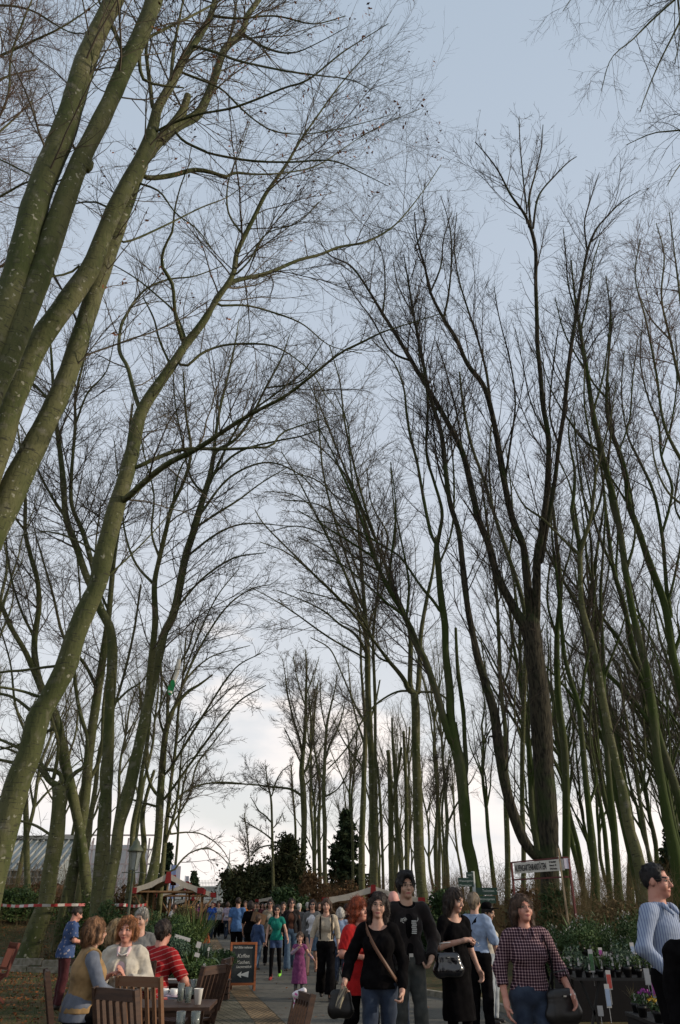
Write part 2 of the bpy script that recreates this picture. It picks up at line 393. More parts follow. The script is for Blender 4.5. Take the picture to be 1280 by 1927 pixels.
def tree(name, label, cat, Y, trunks, limbs, style='beech', bark=None, twig=None, dens=1.0, group=None, bare=(), spread=.18, tip_limbs=True, leafy=0, base_y=None, ws=1.0):
    """trunks: pixel polylines from the foot up (px,py,width); limbs likewise, each starting on a trunk or limb.
    Each is given its own real depth: limbs leave their parent's depth and run towards or away from the camera."""
    bark = bark or BARK; twig = twig or TWIG
    rr = random.Random(hash_s(name + label))
    done = []                                  # (pixel pts, depth)
    out_t, out_l = [], []
    for gi, lst in ((0, trunks), (1, limbs)):
        for s in lst:
            a = parse(s)
            if done and gi == 1 or (gi == 0 and done and not (a[0, 1] > 1560)):
                best = min(done, key=lambda q: np.min(np.hypot(q[0][:, 0]-a[0, 0], q[0][:, 1]-a[0, 1])))
                j = np.argmin(np.hypot(best[0][:, 0]-a[0, 0], best[0][:, 1]-a[0, 1])); Y0 = best[1][j]; rootless = False
            else: Y0 = Y + (0 if not done else rr.uniform(-.5, .5)); rootless = True
            if not rootless:                          # start on the parent's centre line
                bp, bY = best; bd = (1e9, None)
                for q_ in range(len(bp)-1):
                    e_ = bp[q_+1]-bp[q_]; u_ = float(np.clip(((a[0, :2]-bp[q_])@e_)/max(1e-6, e_@e_), 0, 1)); pt = bp[q_]+e_*u_; dd_ = np.hypot(*(pt-a[0, :2]))
                    if dd_ < bd[0]: bd = (dd_, pt, bY[q_]*(1-u_)+bY[q_+1]*u_)
                Y0 = bd[2]
                if bd[0] > 1.5: a = np.vstack([[bd[1][0], bd[1][1], a[0, 2]], a])
            dpx = np.concatenate([[0], np.cumsum(np.hypot(np.diff(a[:, 0]), np.diff(a[:, 1])))])
            m_ = dpx*mpp(a[0, 0], min(a[0, 1], 1500), Y0)
            k = (rr.uniform(-spread, spread)) if gi == 1 else rr.uniform(-.05, .05)
            Yd = Y0 + m_*k*(1 if gi == 0 else 1.4)
            Yd = np.maximum(Yd, Y*.55)
            P = np.array([at(x, y, yy) for (x, y, _), yy in zip(a, Yd)])
            r = np.array([w*.435*ws*mpp(x, y, yy) for (x, y, w), yy in zip(a, Yd)])
            if rootless:
                x0, y0 = P[0, 0], P[0, 1]; zg = tz(x0, y0) - .15
                if P[0, 2] > zg + .15:
                    d0 = (P[0]-P[1])/max(.2, (P[1]-P[0])[2]) if len(P) > 1 else np.array([0, 0, -1.])
                    h = P[0, 2] - zg
                    base = P[0] + np.array([np.clip(d0[0], -.25, .25)*h*.7, 0, -h])
                    P = np.vstack([base, base + (P[0]-base)*min(.5, .35/h), P]); r = np.concatenate([[r[0]*1.35], [r[0]*1.1], r])
            done.append((a[:, :2], Yd))
            (out_t if gi == 0 else out_l).append((P, r))
    root = thing(name, label, cat, (out_t[0][0][0][0], out_t[0][0][0][1], tz(out_t[0][0][0][0], out_t[0][0][0][1])), 0, group)
    off = np.array(root.location)
    def tubeset(lst, nm, n=12):
        V, F, nv = [], [], 0
        for P, r in lst:
            L = np.linalg.norm(np.diff(P, axis=0), axis=1).sum()
            K = int(np.clip(L/.22, 8, 90)); p, w = resamp(P, r, K)
            # lumps and burrs so the outline is never a clean cone
            ph = rng.random(4)*6.28; s = np.linspace(0, L, K)
            w = w*(1 + .025*np.sin(s*2.3+ph[0]) + .02*np.sin(s*5.1+ph[1]) + .015*rng.normal(size=K)*(w > .03))
            p = p + (np.stack([np.sin(s*.9+ph[2]), np.cos(s*1.1+ph[3]), 0*s], -1)*np.minimum(w, .12)[:, None]*.10)
            v, f = tubes(p[None], w[None], n if w[0] > .02 else 6); 
            nn = n if w[0] > .02 else 6
            # bumpy cross-section
            vv = v.reshape(K, nn, 3); c = p[:, None]; ang = np.arange(nn)*2*math.pi/nn
            q = 1 + .05*np.sin(2*ang[None] + s[:, None]*.5 + ph[0]) + .03*np.sin(5*ang[None] + ph[1] + s[:, None]*1.3)
            vv = c + (vv - c)*q[..., None]; v = vv.reshape(-1, 3)
            tipv = p[-1] + (p[-1]-p[-2])*.15
            v = np.vstack([v, tipv]); V.append(v)
            for fa in f: F.append(list(fa + nv))
            b0 = (K-1)*nn
            for k in range(nn): F.append([nv+b0+k, nv+b0+(k+1) % nn, nv+K*nn])
            nv += len(v)
        return mesh_obj(nm, np.vstack(V) - off, F, bark, root)
    tubeset(out_t, 'trunk')
    if out_l:
        tubeset(out_l, 'limbs', 8)
    allm = []
    for i, (P, r) in enumerate(out_t):
        if i in bare: continue
        n = max(2, int(len(P)*.55)); 
        if P[-n:, 2].max() > 6: allm.append((P[-n:], r[-n:]))
    allm += [q for q in out_l]
    if allm and style:
        px = mpp(640, 900, Y)
        V, F, tips = grow_crown(allm, STY[style], dens, px)
        mesh_obj('twigs', V - off, F, twig, root)
        if leafy and len(tips):
            sel = tips[rng.choice(len(tips), min(leafy, len(tips)), replace=False)]
            leaves_mesh('dry_leaves', sel - off, .05, DRYLEAF, root, per=3)
    TREES.append(root); return root
def hash_s(s):
    h = 7
    for c in s: h = (h*31 + ord(c)) % 1000003
    return h
def leaves_mesh(name, C_, size, m, parent=None, per=1, flat=0.0, spread=.06):
    C_ = np.repeat(np.asarray(C_), per, axis=0); n = len(C_)
    C_ = C_ + rng.normal(size=(n, 3))*spread*(1 if per > 1 else 0)
    a = rng.normal(size=(n, 3)); a[:, 2] *= (1-flat); a /= np.linalg.norm(a, axis=1, keepdims=True)
    b = rng.normal(size=(n, 3)); b[:, 2] *= (1-flat); b -= (a*b).sum(1, keepdims=True)*a; b /= np.linalg.norm(b, axis=1, keepdims=True)+1e-9
    s = (size*(.6+.8*rng.random(n)))[:, None]
    V = np.stack([C_ - a*s, C_ + b*s*.45 + a*s*.1, C_ + a*s, C_ - b*s*.45 + a*s*.1], 1).reshape(-1, 3)
    F = np.arange(n*4).reshape(-1, 4)
    return mesh_obj(name, V, F, m, parent, smooth=False)
# ---------------------------------------------------------------- the traced trees: left side
GL = 'bare beech trees on the left bank'
tree('beech_tree', 'nearest twin-stemmed mossy beech, its trunks crossing the top left corner', 'tree', 11.0,
 ["-175,1640,74 -150,1400,72 -110,1050,70 -60,800,66 -5,620,62 35,500,57 80,350,52 118,250,48 160,120,44 205,20,40 245,-60,36 290,-160,30 320,-260,22",
  "-160,1560,66 -110,1150,60 -70,900,58 -20,745,54 12,680,52 45,590,50 80,500,47 108,420,46 150,310,42 178,250,38 210,180,37 235,125,35 262,75,35 288,10,34 310,-80,30 335,-200,22"],
 ["150,310,20 165,318,19 172,305,12", "100,340,5 60,330 0,300,3 -60,280,2", "235,110,8 215,60,7 190,10,5 170,-40,3", "240,90,7 300,60,6 380,20,5 450,-20,3",
  "270,60,9 262,110,8 270,150,7 300,160,5 345,165,3", "300,-20,9 350,-60,7 420,-120,5"], spread=.3, dens=.8)
tree('beech_tree', 'mossy beech with two parallel leaning stems and a sawn-off stub in its high fork', 'tree', 12.0,
 ["-165,1650,70 -150,1300,64 -120,1080,62 -50,960,60 0,840,56 17,775,52 46,700,50 75,640,48 110,590,45 145,540,42 172,500,38 195,445,34 215,400,33 235,360,32 258,315,32 275,280,30 288,235,24 297,200,21 325,155,19 345,115,17 375,70,14 398,25,12 410,-30,10 425,-90,7",
  "-140,1620,66 -110,1250,62 -30,1040,60 5,970,56 35,900,54 60,850,50 84,800,47 108,750,44 129,700,42 162,600,40 185,530,38 215,450,35 235,390,32 252,345,28 268,310,24"],
 ["268,305,26 300,265,24 335,235,22 372,215,19 395,170,18 408,135,17 425,90,16 455,62,15 466,30,13 485,3,11 520,-50,8 540,-110,5",
  "300,265,24 325,235,22 342,212,19 350,190,17 353,180,16",
  "288,205,9 283,165,9 277,120,8 275,90,7 285,40,5 300,-10,4",
  "322,160,8 325,110,7 335,50,6 345,0,4 355,-40,3",
  "345,265,6 375,280,6 400,290,5 475,303,5 550,305,4 625,302,3 680,325,2 730,350,1.5",
  "290,250,6 325,232,6 375,215,5 430,205,5 475,190,5 535,165,4 580,150,4 640,102,3 690,70,2 730,45,1.5",
  "280,335,11 325,330,10 365,320,9 400,325,8 425,333,7 442,325,6 480,328,4 540,325,3 600,310,3 660,270,2 720,235,2 790,205,1",
  "360,85,7 410,100,6 450,115,5 535,133,4 600,142,3 660,150,2 700,170,1.5",
  "345,138,6 390,155,5 420,170,4 450,200,4 485,230,3 520,248,3 575,252,2 650,240,2 740,215,1",
  "150,500,6 130,515,5 100,520,4 50,545,3 0,570,2", "240,455,5 310,425,4 380,390,3 430,370,2 480,330,1.5",
  "262,345,5 300,360,4 330,400,3 370,430,3 400,470,2", "400,30,6 450,35,5 520,30,4 590,45,3 650,30,2",
  "455,62,6 500,90,5 550,100,3 600,80,2 655,50,1.5", "425,90,5 440,50,4 445,10,3 450,-40,2", "90,750,6 60,720,5 20,700,4 -20,690,3",
  "215,400,5 180,380,4 120,390,3 60,440,2"], spread=.35, dens=1.0, leafy=500)
tree('beech_tree', 'big pale beech leaning right from the lower left corner, boughs over the path', 'tree', 16.0,
 ["-22,1690,62 -8,1636,60 5,1586,59 18,1535,58 35,1468,55 55,1418,52 71,1350,50 91,1317,46 112,1278,45 126,1250,46 141,1200,42 162,1150,40 185,1100,38 195,1050,40 207,1000,36 220,950,35 236,900,32 249,850,31 258,800,28 271,765,26 297,725,24 322,690,21 345,655,18"],
 ["345,655,15 385,605,13 410,560,12 440,530,10 500,515,8 560,490,7 600,480,6 640,465,6 690,455,5 735,430,4 765,400,3 800,355,2 830,310,1.5",
  "345,650,16 370,622,15 392,590,13 415,555,12 440,515,11 445,480,10 460,445,10 480,405,9 500,365,8 525,330,7 545,300,6 565,265,5 600,215,4 640,160,3 700,90,2",
  "345,645,9 330,590,8 325,535,8 305,500,7 310,465,6 325,435,5 328,400,4 340,350,3 360,300,2",
  "262,768,9 250,730,9 240,690,8 225,660,8 228,615,7 240,590,6 255,565,5 280,540,4 320,525,4 365,520,3 420,500,2",
  "236,940,15 280,900,13 320,870,12 370,845,11 430,805,9 480,775,8 530,750,7 565,725,7 590,705,6 640,665,5 680,645,5 720,625,4 760,612,3 830,590,2",
  "256,880,10 300,860,9 350,845,8 430,845,7 480,842,5 510,840,5 530,815,4 560,803,3 600,790,2 650,780,1.5",
  "350,690,6 380,665,6 420,650,5 465,647,5 510,650,4 550,670,3 590,705,3 610,740,2 650,790,1.5",
  "415,575,5 465,575,4 520,590,4 570,610,3 620,650,2 680,665,2",
  "440,520,5 470,490,4 500,440,3 560,420,2 600,380,2", "350,640,6 330,590,5 300,560,4 250,520,3 190,490,2 140,500,1.5",
  "460,445,5 430,400,4 430,340,3 450,290,2 470,230,1.5", "91,1317,7 40,1300,6 -20,1290,5", "126,1252,7 90,1255,6 40,1262,6 0,1265,5 -50,1280,4",
  "195,1050,5 150,1020,4 90,1000,3 30,1010,2", "322,690,6 300,640,5 290,600,4 270,560,3", "185,1100,6 230,1060,4 290,1000,3 340,940,2",
  "71,1350,8 50,1330,7 20,1310,6 -30,1300,5", "55,1418,8 20,1400,6 -30,1380,5"], spread=.4, dens=1.05)
tree('beech_tree', 'short thick forked beech trunk behind the red and white tape, second from the left edge', 'tree', 26.0,
 ["78,1722,40 86,1704,36 94,1637,33 106,1570,32 112,1502,28 110,1480,26"],
 ["110,1480,16 92,1468,14 70,1440,10 40,1438,8 0,1430,6 -40,1420,4", "112,1482,12 117,1465,10 105,1450,9 80,1445,7 30,1415,5 -20,1400,3",
  "112,1502,12 135,1460,10 160,1440,8 165,1390,6 150,1340,4", "123,1592,8 100,1575,7 70,1555,6 40,1545,5 0,1540,4", "60,1440,5 30,1470,5 10,1490,4 -20,1520,3",
  "95,1470,9 60,1400,7 30,1330,6 20,1250,4 0,1180,3", "40,1438,5 20,1480,4 0,1500,3","100,1468,9 110,1400,7 95,1340,5 100,1270,3"], dens=1.4)
tree('beech_tree', 'dark twin beech with a stem curving up to the left between paler trunks', 'tree', 27.0,
 ["165,1690,24 160,1637,22 151,1570,20 137,1502,22 122,1435,22 111,1368,20 100,1335,19 85,1305,18 75,1285,17 66,1240,15 65,1200,13 73,1140,11 70,1090,10 58,1045,9 48,1000,8 48,940,7 40,860,5 30,780,3",
  "128,1690,28 138,1640,26 145,1600,25 155,1535,24 162,1480,22 170,1400,20 185,1300,18 195,1230,15 205,1150,12 215,1050,10 230,950,8 240,850,6 250,760,4"],
 ["75,1290,12 50,1230,11 20,1180,10 0,1135,9 -30,1090,6", "65,1200,6 40,1150,5 20,1080,4 10,1000,3", "170,1400,9 150,1340,8 140,1260,7 150,1180,5 150,1100,4 140,1000,3",
  "185,1300,8 160,1250,7 120,1200,6 100,1120,5 80,1050,4 60,980,2", "48,1000,5 20,960,4 0,900,3 -20,850,2", "162,1480,9 190,1420,8 195,1330,7 205,1250,5",
  "205,1150,6 185,1100,5 180,1030,4 190,950,3", "111,1368,8 80,1380,6 40,1400,5 0,1410,4"], dens=1.2)
tree('beech_tree', 'straight pale grey beech left of the street lamp, its top curving left', 'tree', 25.0,
 ["187,1705,38 188,1675,35 190,1640,32 193,1603,30 197,1536,27 203,1435,24 207,1334,23 211,1260,23 211,1210,22 204,1175,20 190,1150,18 175,1110,16 163,1085,15 145,1030,14 125,975,13 118,900,12 110,825,10 105,790,9 100,720,7 95,650,5 85,580,3"],
 ["190,1150,12 180,1090,12 170,1050,11 155,1000,10 135,950,9 135,890,8 142,800,7 142,750,6 155,690,5 165,650,4 180,580,2", "125,975,6 95,930,5 70,880,4 50,820,3 20,770,2",
  "142,800,5 165,740,4 200,700,3 215,640,2","207,1334,6 240,1300,5 270,1280,3 300,1230,2"], dens=1.1, bare=())
tree('beech_tree', 'slender green-sided beech leaning right just behind the street lamp', 'tree', 24.0,
 ["200,1700,26 208,1650,24 219,1600,23 224,1553,25 240,1502,28 255,1435,26 265,1390,25 278,1330,24 290,1270,22 303,1215,20 309,1190,18 328,1150,17 349,1050,16 362,1010,15 372,975,15 385,930,13 394,900,12 400,870,10"],
 ["398,885,9 406,850,9 440,830,7 470,790,6 500,730,5 530,675,4 545,630,2", "394,900,7 450,850,5 520,830,4 570,820,3 620,800,2", "372,975,7 430,900,5 500,870,4 560,890,3 600,930,2", "385,930,6 450,800,5 520,740,4 570,700,3 610,640,2", "328,1150,6 380,1090,5 440,1050,4 500,1040,2", "402,860,8 405,825,7 415,765,6 425,725,5 440,660,4 450,600,2",
  "280,1320,16 286,1240,15 292,1170,13 290,1100,12 300,1050,11 312,1000,10 325,950,9 345,910,8 360,850,7 350,780,5 345,700,3",
  "365,995,6 410,965,5 450,940,4 490,910,3 540,880,2", "349,1050,6 400,1010,5 440,990,4 480,985,3 540,990,2", "300,1050,6 285,1000,5 290,930,4 270,850,3 260,780,2",
  "385,930,6 360,900,5 345,840,4 330,760,3 325,690,2", "290,1100,6 255,1060,5 235,1000,4 225,920,3 215,830,2", "500,730,4 560,720,3 600,690,2", "325,950,5 340,880,4 380,830,3"], dens=1.3, spread=.25)
tree('beech_tree', 'multi-stemmed beech right of the street lamp with drooping boughs over the stalls', 'tree', 30.0,
 ["276,1697,28 284,1660,25 290,1637,23 298,1570,18 301,1502,17 306,1435,15 311,1385,12 322,1344,9 336,1321,8 356,1300,7 373,1290,5 400,1270,3",
  "302,1680,12 306,1640,11 312,1570,10 318,1510,9 322,1469,8 331,1400,7 336,1334,6 345,1270,4 350,1200,3"],
 ["308,1400,8 315,1368,8 317,1300,7 332,1260,6 356,1217,5 363,1190,4 385,1130,2", "312,1586,7 331,1520,6 339,1452,5 345,1400,3 370,1340,2",
  "316,1536,5 330,1510,5 350,1489,4 386,1475,4 430,1472,3 480,1478,2", "325,1640,4 336,1626,4 356,1606,3 386,1596,3 406,1603,2 427,1623,2 440,1650,1",
  "319,1570,4 353,1566,3 386,1572,2 420,1600,2 440,1640,1", "339,1452,4 355,1430,3 385,1420,3 390,1430,2", "320,1560,5 355,1500,4 370,1440,4 400,1400,3 430,1360,2",
  "300,1500,7 285,1480,7 275,1440,6 278,1400,5 270,1360,4 262,1290,3", "301,1520,5 275,1512,5 250,1505,4 225,1500,3", "311,1385,6 300,1350,5 305,1290,4 300,1200,3",
  "318,1300,5 300,1260,4 290,1200,3", "333,1400,4 370,1360,4 400,1330,3 440,1290,2", "322,1344,5 350,1280,4 390,1240,3 430,1225,2 470,1215,1.5", "311,1385,6 360,1250,5 420,1150,4 470,1110,3 510,1100,2", "312,1500,6 400,1380,5 450,1320,4 500,1290,2", "318,1450,6 380,1350,5 440,1260,3 490,1230,2", "345,1270,4 380,1180,4 410,1120,3 450,1070,2"], dens=1.35, spread=.3)
for (i, (b, lab)) in enumerate([
   ("240,1700,14 246,1640,13 250,1560,12 262,1500,11 268,1450,9 280,1380,7 285,1300,5", 'slim young beech standing between the lamp post and the multi-stemmed beech'),
   ("262,1690,14 270,1640,15 268,1610,12 272,1590,12 268,1540,10 275,1500,8 290,1450,6", 'knobbly thin trunk just left of the red and white stall canopy'),
   ("55,1715,16 52,1650,13 50,1580,12 48,1480,10 52,1400,7 60,1330,5", 'thin bare trunk in front of the greenhouse at the left edge'),
   ("148,1700,18 152,1650,15 158,1600,13 170,1540,12 180,1480,10 190,1400,8 225,1300,6 250,1200,5 265,1100,4", 'dark slanting stem half hidden behind the straight pale beech'),
   ]):
    tree('young_beech_tree', lab, 'tree', 29.0 + i*1.5, [b], [], style='beech', dens=1.0, group=GL)

# ---------------------------------------------------------------- middle
tree('tall_bare_tree', 'tall narrow bare tree with a burr on its stem, standing alone against the sky', 'tree', 56.0,
 ["570,1715,14 570,1680,13 572,1552,12 571,1499,13 570,1475,12 568,1446,10 574,1376,8 576,1305,6 577,1253,4 575,1222,2"],
 ["569,1420,5 562,1385,5 555,1365,4 541,1305,4 537,1270,2 532,1240,1.5", "575,1450,6 584,1420,5 590,1376,5 593,1333,4 598,1290,2", "569,1499,6 548,1485,5 505,1480,4 470,1476,3 400,1474,2",
  "574,1376,4 585,1330,3 600,1280,2", "568,1440,4 550,1400,3 535,1370,2", "576,1310,3 590,1270,2 600,1240,1.5", "572,1480,4 600,1450,3 625,1430,2","575,1330,3 560,1280,3 552,1235,2"], style='far', dens=1.9)
tree('crooked_bare_tree', 'small bare tree with curling lower boughs in front of the dark yews', 'tree', 50.0,
 ["514,1700,7 514,1640,6 513,1587,6 511,1516,5 508,1492,4 503,1470,3 500,1440,2"],
 ["510,1548,4 500,1535,3 488,1527,3 478,1510,2 472,1500,1.5", "512,1580,4 500,1570,3 488,1562,3 465,1548,2 455,1545,1.5", "511,1500,3 520,1470,3 532,1450,2 545,1440,1.5",
  "513,1590,3 490,1595,3 470,1612,2 455,1628,1.5", "512,1560,3 525,1545,2 532,1530,2 535,1545,1.5","508,1492,3 490,1480,2 480,1460,1.5"], style='far', dens=2.4)
tree('tall_bare_tree', 'forked bare tree just right of the lone narrow one, warm cloud behind its crown', 'tree', 52.0,
 ["613,1700,10 613,1682,9 611,1600,9 611,1552,9 609,1499,8 611,1446,8 614,1376,6 620,1340,5 630,1300,3 635,1270,2"],
 ["611,1470,6 600,1450,5 592,1410,4 585,1350,3 580,1300,2", "612,1430,5 622,1400,4 640,1360,3 650,1320,2", "610,1500,4 640,1480,3 670,1420,3 690,1380,2", "614,1376,3 605,1330,3 603,1290,2"], style='far', dens=1.8)
for lab, s, Y in [('thin straight stem left of the forked middle-distance tree, reddish dead leaves at its foot', "592,1700,7 592,1657,7 593,1545,6 590,1500,4 582,1440,3", 54),
                ('second thin straight stem close beside the forked middle-distance tree', "601,1700,9 602,1657,8 600,1552,8 602,1500,6 598,1450,4 590,1400,3", 57),
                ('thin bare stem just right of the lone narrow tree', "553,1700,6 555,1640,5 556,1560,5 552,1500,4 548,1440,3", 62),
                ('slim pale tree between the fir and the first pair of big trunks', "664,1700,7 664,1600,6 662,1500,5 668,1440,4 672,1380,3", 60),
                ('slim bare tree behind the sawn-off stems', "722,1700,7 720,1600,6 716,1520,6 712,1460,5 705,1400,4", 58),
                ('slender bare tree left of the crooked boughs, mostly twigs', "468,1700,4 470,1640,3 466,1580,3 460,1530,2", 70),
                ('spindly bare tree between the thick middle trunk and the leaning right-hand beech', "827,1705,8 827,1640,7 827,1552,7 822,1480,6 816,1410,4 818,1380,3", 50),
                ('spindly bare tree touching the left side of the leaning right-hand beech', "838,1700,6 836,1600,6 832,1530,5 838,1470,4 845,1430,3", 55)]:
    tree('slender_bare_tree', lab, 'tree', Y, [s], [], style='far', dens=2.6, group='slender bare trees in the middle distance')
tree('beech_tree', 'left and thinner of the pair of tall green trunks behind the white stall awning', 'tree', 42.0,
 ["681,1715,14 681,1675,13 681,1587,13 684,1516,12 685,1446,11 688,1376,9 685,1320,7 680,1260,5 678,1200,4 670,1130,3"],
 ["686,1400,5 670,1350,4 660,1300,3 655,1240,2", "688,1376,5 705,1330,4 715,1280,3", "685,1446,4 650,1400,3 625,1350,2"], style='up', dens=.95)
tree('beech_tree', 'thicker of the pair of tall green trunks behind the white stall awning, fine crown above', 'tree', 38.0,
 ["704,1712,22 704,1671,20 704,1587,18 702,1516,17 700,1446,14 696,1376,13 693,1305,13 692,1235,13 690,1200,12 686,1150,10 683,1100,8 678,1030,6 670,960,4 662,890,3",
  "707,1600,8 707,1500,8 706,1411,7 706,1305,7 702,1200,6 708,1140,5 715,1070,4 720,1000,3"],
 ["692,1235,8 680,1210,7 665,1190,6 640,1175,5 610,1150,4 570,1130,3 520,1110,2", "690,1200,6 700,1160,5 720,1110,4 735,1060,3 745,1000,2", "686,1150,5 660,1100,4 640,1060,3 600,1030,3 560,1010,2",
  "683,1100,5 660,1040,4 640,990,3 610,950,2", "696,1376,5 670,1330,4 640,1260,3 620,1220,3 585,1200,2", "678,1030,4 655,980,3 620,920,2 590,890,2",
  "692,1210,6 650,1080,5 600,980,4 560,900,3 530,850,2", "686,1150,6 640,1010,5 610,900,4 600,800,3 590,720,2", "696,1190,6 640,1130,5 570,1060,4 500,990,3 480,960,2", "690,1240,5 620,1200,4 550,1150,3 500,1120,2 470,1105,2"], style='beech', dens=1.0, spread=.3)
tree('topped_tree', 'sawn-off pollard with two bare poles and no twigs, right of the trunk pair', 'tree', 44.0,
 ["737,1705,13 737,1682,12 736,1552,12 734,1480,10 732,1429,8 730,1412,8"],
 ["737,1520,7 743,1495,7 750,1450,6 756,1407,5"], style=None)
tree('topped_tree', 'tallest sawn-off bare pole, its top cut square against the sky', 'tree', 45.0,
 ["755,1700,9 755,1643,9 750,1580,9 746,1516,8 744,1470,7 741,1429,6 739,1390,5 738,1351,4"], [], style=None)
tree('topped_tree', 'forked sawn-off pole nearest the thick middle trunk', 'tree', 43.0,
 ["766,1700,10 766,1640,9 765,1550,9 764,1481,8 762,1420,7 760,1376,6"], ["764,1440,5 769,1400,4 771,1368,4"], style=None)
tree('beech_tree', 'thick middle trunk behind the tall man, long bare bough arching left from its fork', 'tree', 33.0,
 ["799,1740,26 797,1700,24 793,1657,22 789,1600,22 787,1552,22 785,1481,20 783,1411,19 783,1340,19 780,1305,18"],
 ["780,1305,13 769,1298,11 762,1281,10 748,1262,9 734,1246,8 718,1225,7 702,1203,6 685,1170,5 660,1140,4 620,1125,3 560,1110,2",
  "776,1300,12 772,1280,11 773,1240,11 772,1190,10 760,1155,9 740,1115,9 715,1075,8 700,1025,7 680,960,6 660,915,5 640,880,4 600,840,3 560,820,2",
  "786,1302,12 790,1240,11 793,1190,10 805,1120,8 815,1070,6 820,1010,4",
  "776,1302,5 759,1300,5 737,1306,4 706,1327,4 681,1358,4 660,1397,3 639,1425,3 618,1446,3", "786,1303,5 810,1302,5 835,1310,5 850,1330,4",
  "740,1115,6 735,1060,5 745,1000,4 740,940,3 735,880,2", "715,1075,5 670,1050,4 620,1010,3 560,990,3 510,1000,2", "700,1025,5 660,990,4 600,950,3 530,940,2", "715,1072,5 730,1010,4 700,950,3 690,880,2",
  "734,1246,5 710,1235,4 680,1190,3 640,1170,2", "680,960,4 640,940,3 590,900,3 530,890,2",
  "772,1190,8 720,1050,6 680,930,5 650,800,4 640,720,3 620,650,2", "760,1155,7 700,1000,5 640,860,4 600,760,3 570,700,2", "734,1246,7 660,1150,5 590,1080,4 540,1040,3 490,1020,2", "702,1203,5 640,1060,4 590,960,3 550,930,2 500,925,2"], style='beech', dens=1.0, spread=.3)
# ---------------------------------------------------------------- right side
tree('beech_tree', 'green-sided beech left of the signpost, forking in two and leaning left', 'tree', 24.0,
 ["902,1712,30 897,1680,28 893,1650,27 886,1610,26 880,1587,25 874,1516,24 867,1446,26 856,1400,24 850,1360,20",
  "856,1400,20 848,1340,19 847,1305,18 842,1260,17 838,1225,16 837,1175,15 830,1125,14 825,1065,13 822,1025,11"],
 ["852,1400,19 832,1341,16 822,1305,15 810,1270,14 797,1235,14 782,1210,12 765,1165,11 748,1135,10 730,1105,9 705,1050,8 670,950,6 645,895,5 620,840,3 590,790,2",
  "822,1025,9 810,1000,8 795,925,7 785,870,6 772,820,6 765,775,5 760,730,4 740,680,3 700,640,2", "822,1030,9 828,1000,8 832,960,7 815,900,6 802,850,6 805,750,5 790,680,3 785,600,2",
  "832,1155,8 815,1130,7 790,1100,6 755,1050,5 725,1030,4 665,995,3 600,980,2", "872,1470,11 877,1446,10 874,1390,9 872,1341,9 863,1270,8 860,1230,7 858,1182,6",
  "705,1050,5 660,1020,4 610,990,3 560,960,2", "797,1235,6 770,1170,6 735,1140,5 690,1100,4 640,1060,3 590,1050,2", "825,1065,5 850,1000,4 855,920,4 850,840,3 840,760,2",
  "765,1165,5 770,1100,5 760,1040,4 745,970,3", "670,950,4 660,880,3 655,800,3 630,740,2", "730,1105,4 740,1020,4 745,950,3 735,870,2"], style='up', dens=.95, twig=TWIG_D, spread=.25, bark=BARK_G)
tree('oak_tree', 'huge dark furrowed tree behind the long stall sign, its many limbs fanning upward', 'tree', 24.0,
 ["1042,1770,62 1040,1740,54 1037,1692,50 1035,1622,46 1033,1569,48 1029,1516,52 1023,1446,52 1019,1380,54 1015,1310,54 1010,1260,52 1005,1215,48 1003,1180,42 1004,1140,34"],
 ["1012,1612,28 990,1588,28 974,1552,28 957,1499,27 946,1446,27 937,1393,26 930,1341,25 914,1288,22 898,1235,20 891,1200,18 881,1150,17 875,1100,17 870,1050,16 864,1000,15 848,950,14 840,900,13 832,825,12 820,780,11 808,740,10 798,690,9 788,640,8 778,590,6 770,540,5 760,480,3",
  "1000,1215,32 985,1175,28 960,1130,24 935,1080,20 920,1025,18 900,975,17 885,910,16 870,850,15 840,790,14 805,730,13 775,680,12 745,630,10 720,590,8 690,540,6 660,500,5 620,480,3 600,450,2",
  "1000,1170,24 995,1130,23 990,1075,21 985,1025,18 965,975,17 950,910,17 935,825,16 925,775,15 910,725,14 880,685,12 860,640,11 835,600,9 810,550,7 800,505,6 785,450,4 780,400,3",
  "1008,1170,26 1010,1120,24 1012,1050,21 1020,1000,18 1027,950,16 1031,900,15 1032,825,14 1022,765,13 1017,700,12 1012,650,11 1011,600,11 1008,525,10 1008,475,10 1000,435,9 985,400,7 960,365,5 940,325,4 915,290,3 895,268,2",
  "1018,1060,14 1024,1020,14 1035,960,13 1045,900,12 1052,840,11 1062,775,11 1067,715,10 1075,650,10 1085,590,9 1095,530,8 1105,475,7 1120,435,6 1140,410,5 1170,380,3 1205,358,2",
  "1000,435,6 996,375,6 1008,325,4 1018,280,3 1022,235,2", "1003,430,6 1013,370,5 1045,330,4 1070,305,3 1085,295,2", "992,400,5 985,340,4 979,275,3 977,220,2",
  "1105,475,5 1100,420,4 1110,380,3 1120,350,2 1128,325,1.5", "925,775,8 915,700,7 900,640,6 880,580,5 862,520,4 855,460,3 860,400,2", "835,600,6 845,550,5 850,480,4 845,420,3 830,370,2",
  "720,590,5 725,540,4 720,480,3 700,440,2", "805,730,6 790,660,5 780,600,4 750,540,3 740,490,2", "775,680,6 735,660,5 700,600,4 670,560,3 640,510,2", "848,950,6 825,880,5 815,800,4 800,720,3",
  "950,910,7 960,840,6 970,760,5 960,680,4 940,600,3 930,540,2", "1052,840,6 1035,780,5 1040,700,4 1050,620,3", "1085,590,5 1070,540,4 1065,480,3 1060,430,2", "1032,825,5 1000,760,4 985,690,3 970,620,2",
  "870,850,5 860,780,5 840,700,4 820,640,3", "937,1393,6 922,1385,5 919,1400,4", "780,470,4 800,420,3 795,380,2 800,345,1.5", "810,550,5 830,500,4 835,450,3 850,400,2"],
 style='up', dens=1.05, ws=.82, bark=BARK_O, twig=TWIG_D, spread=.28)
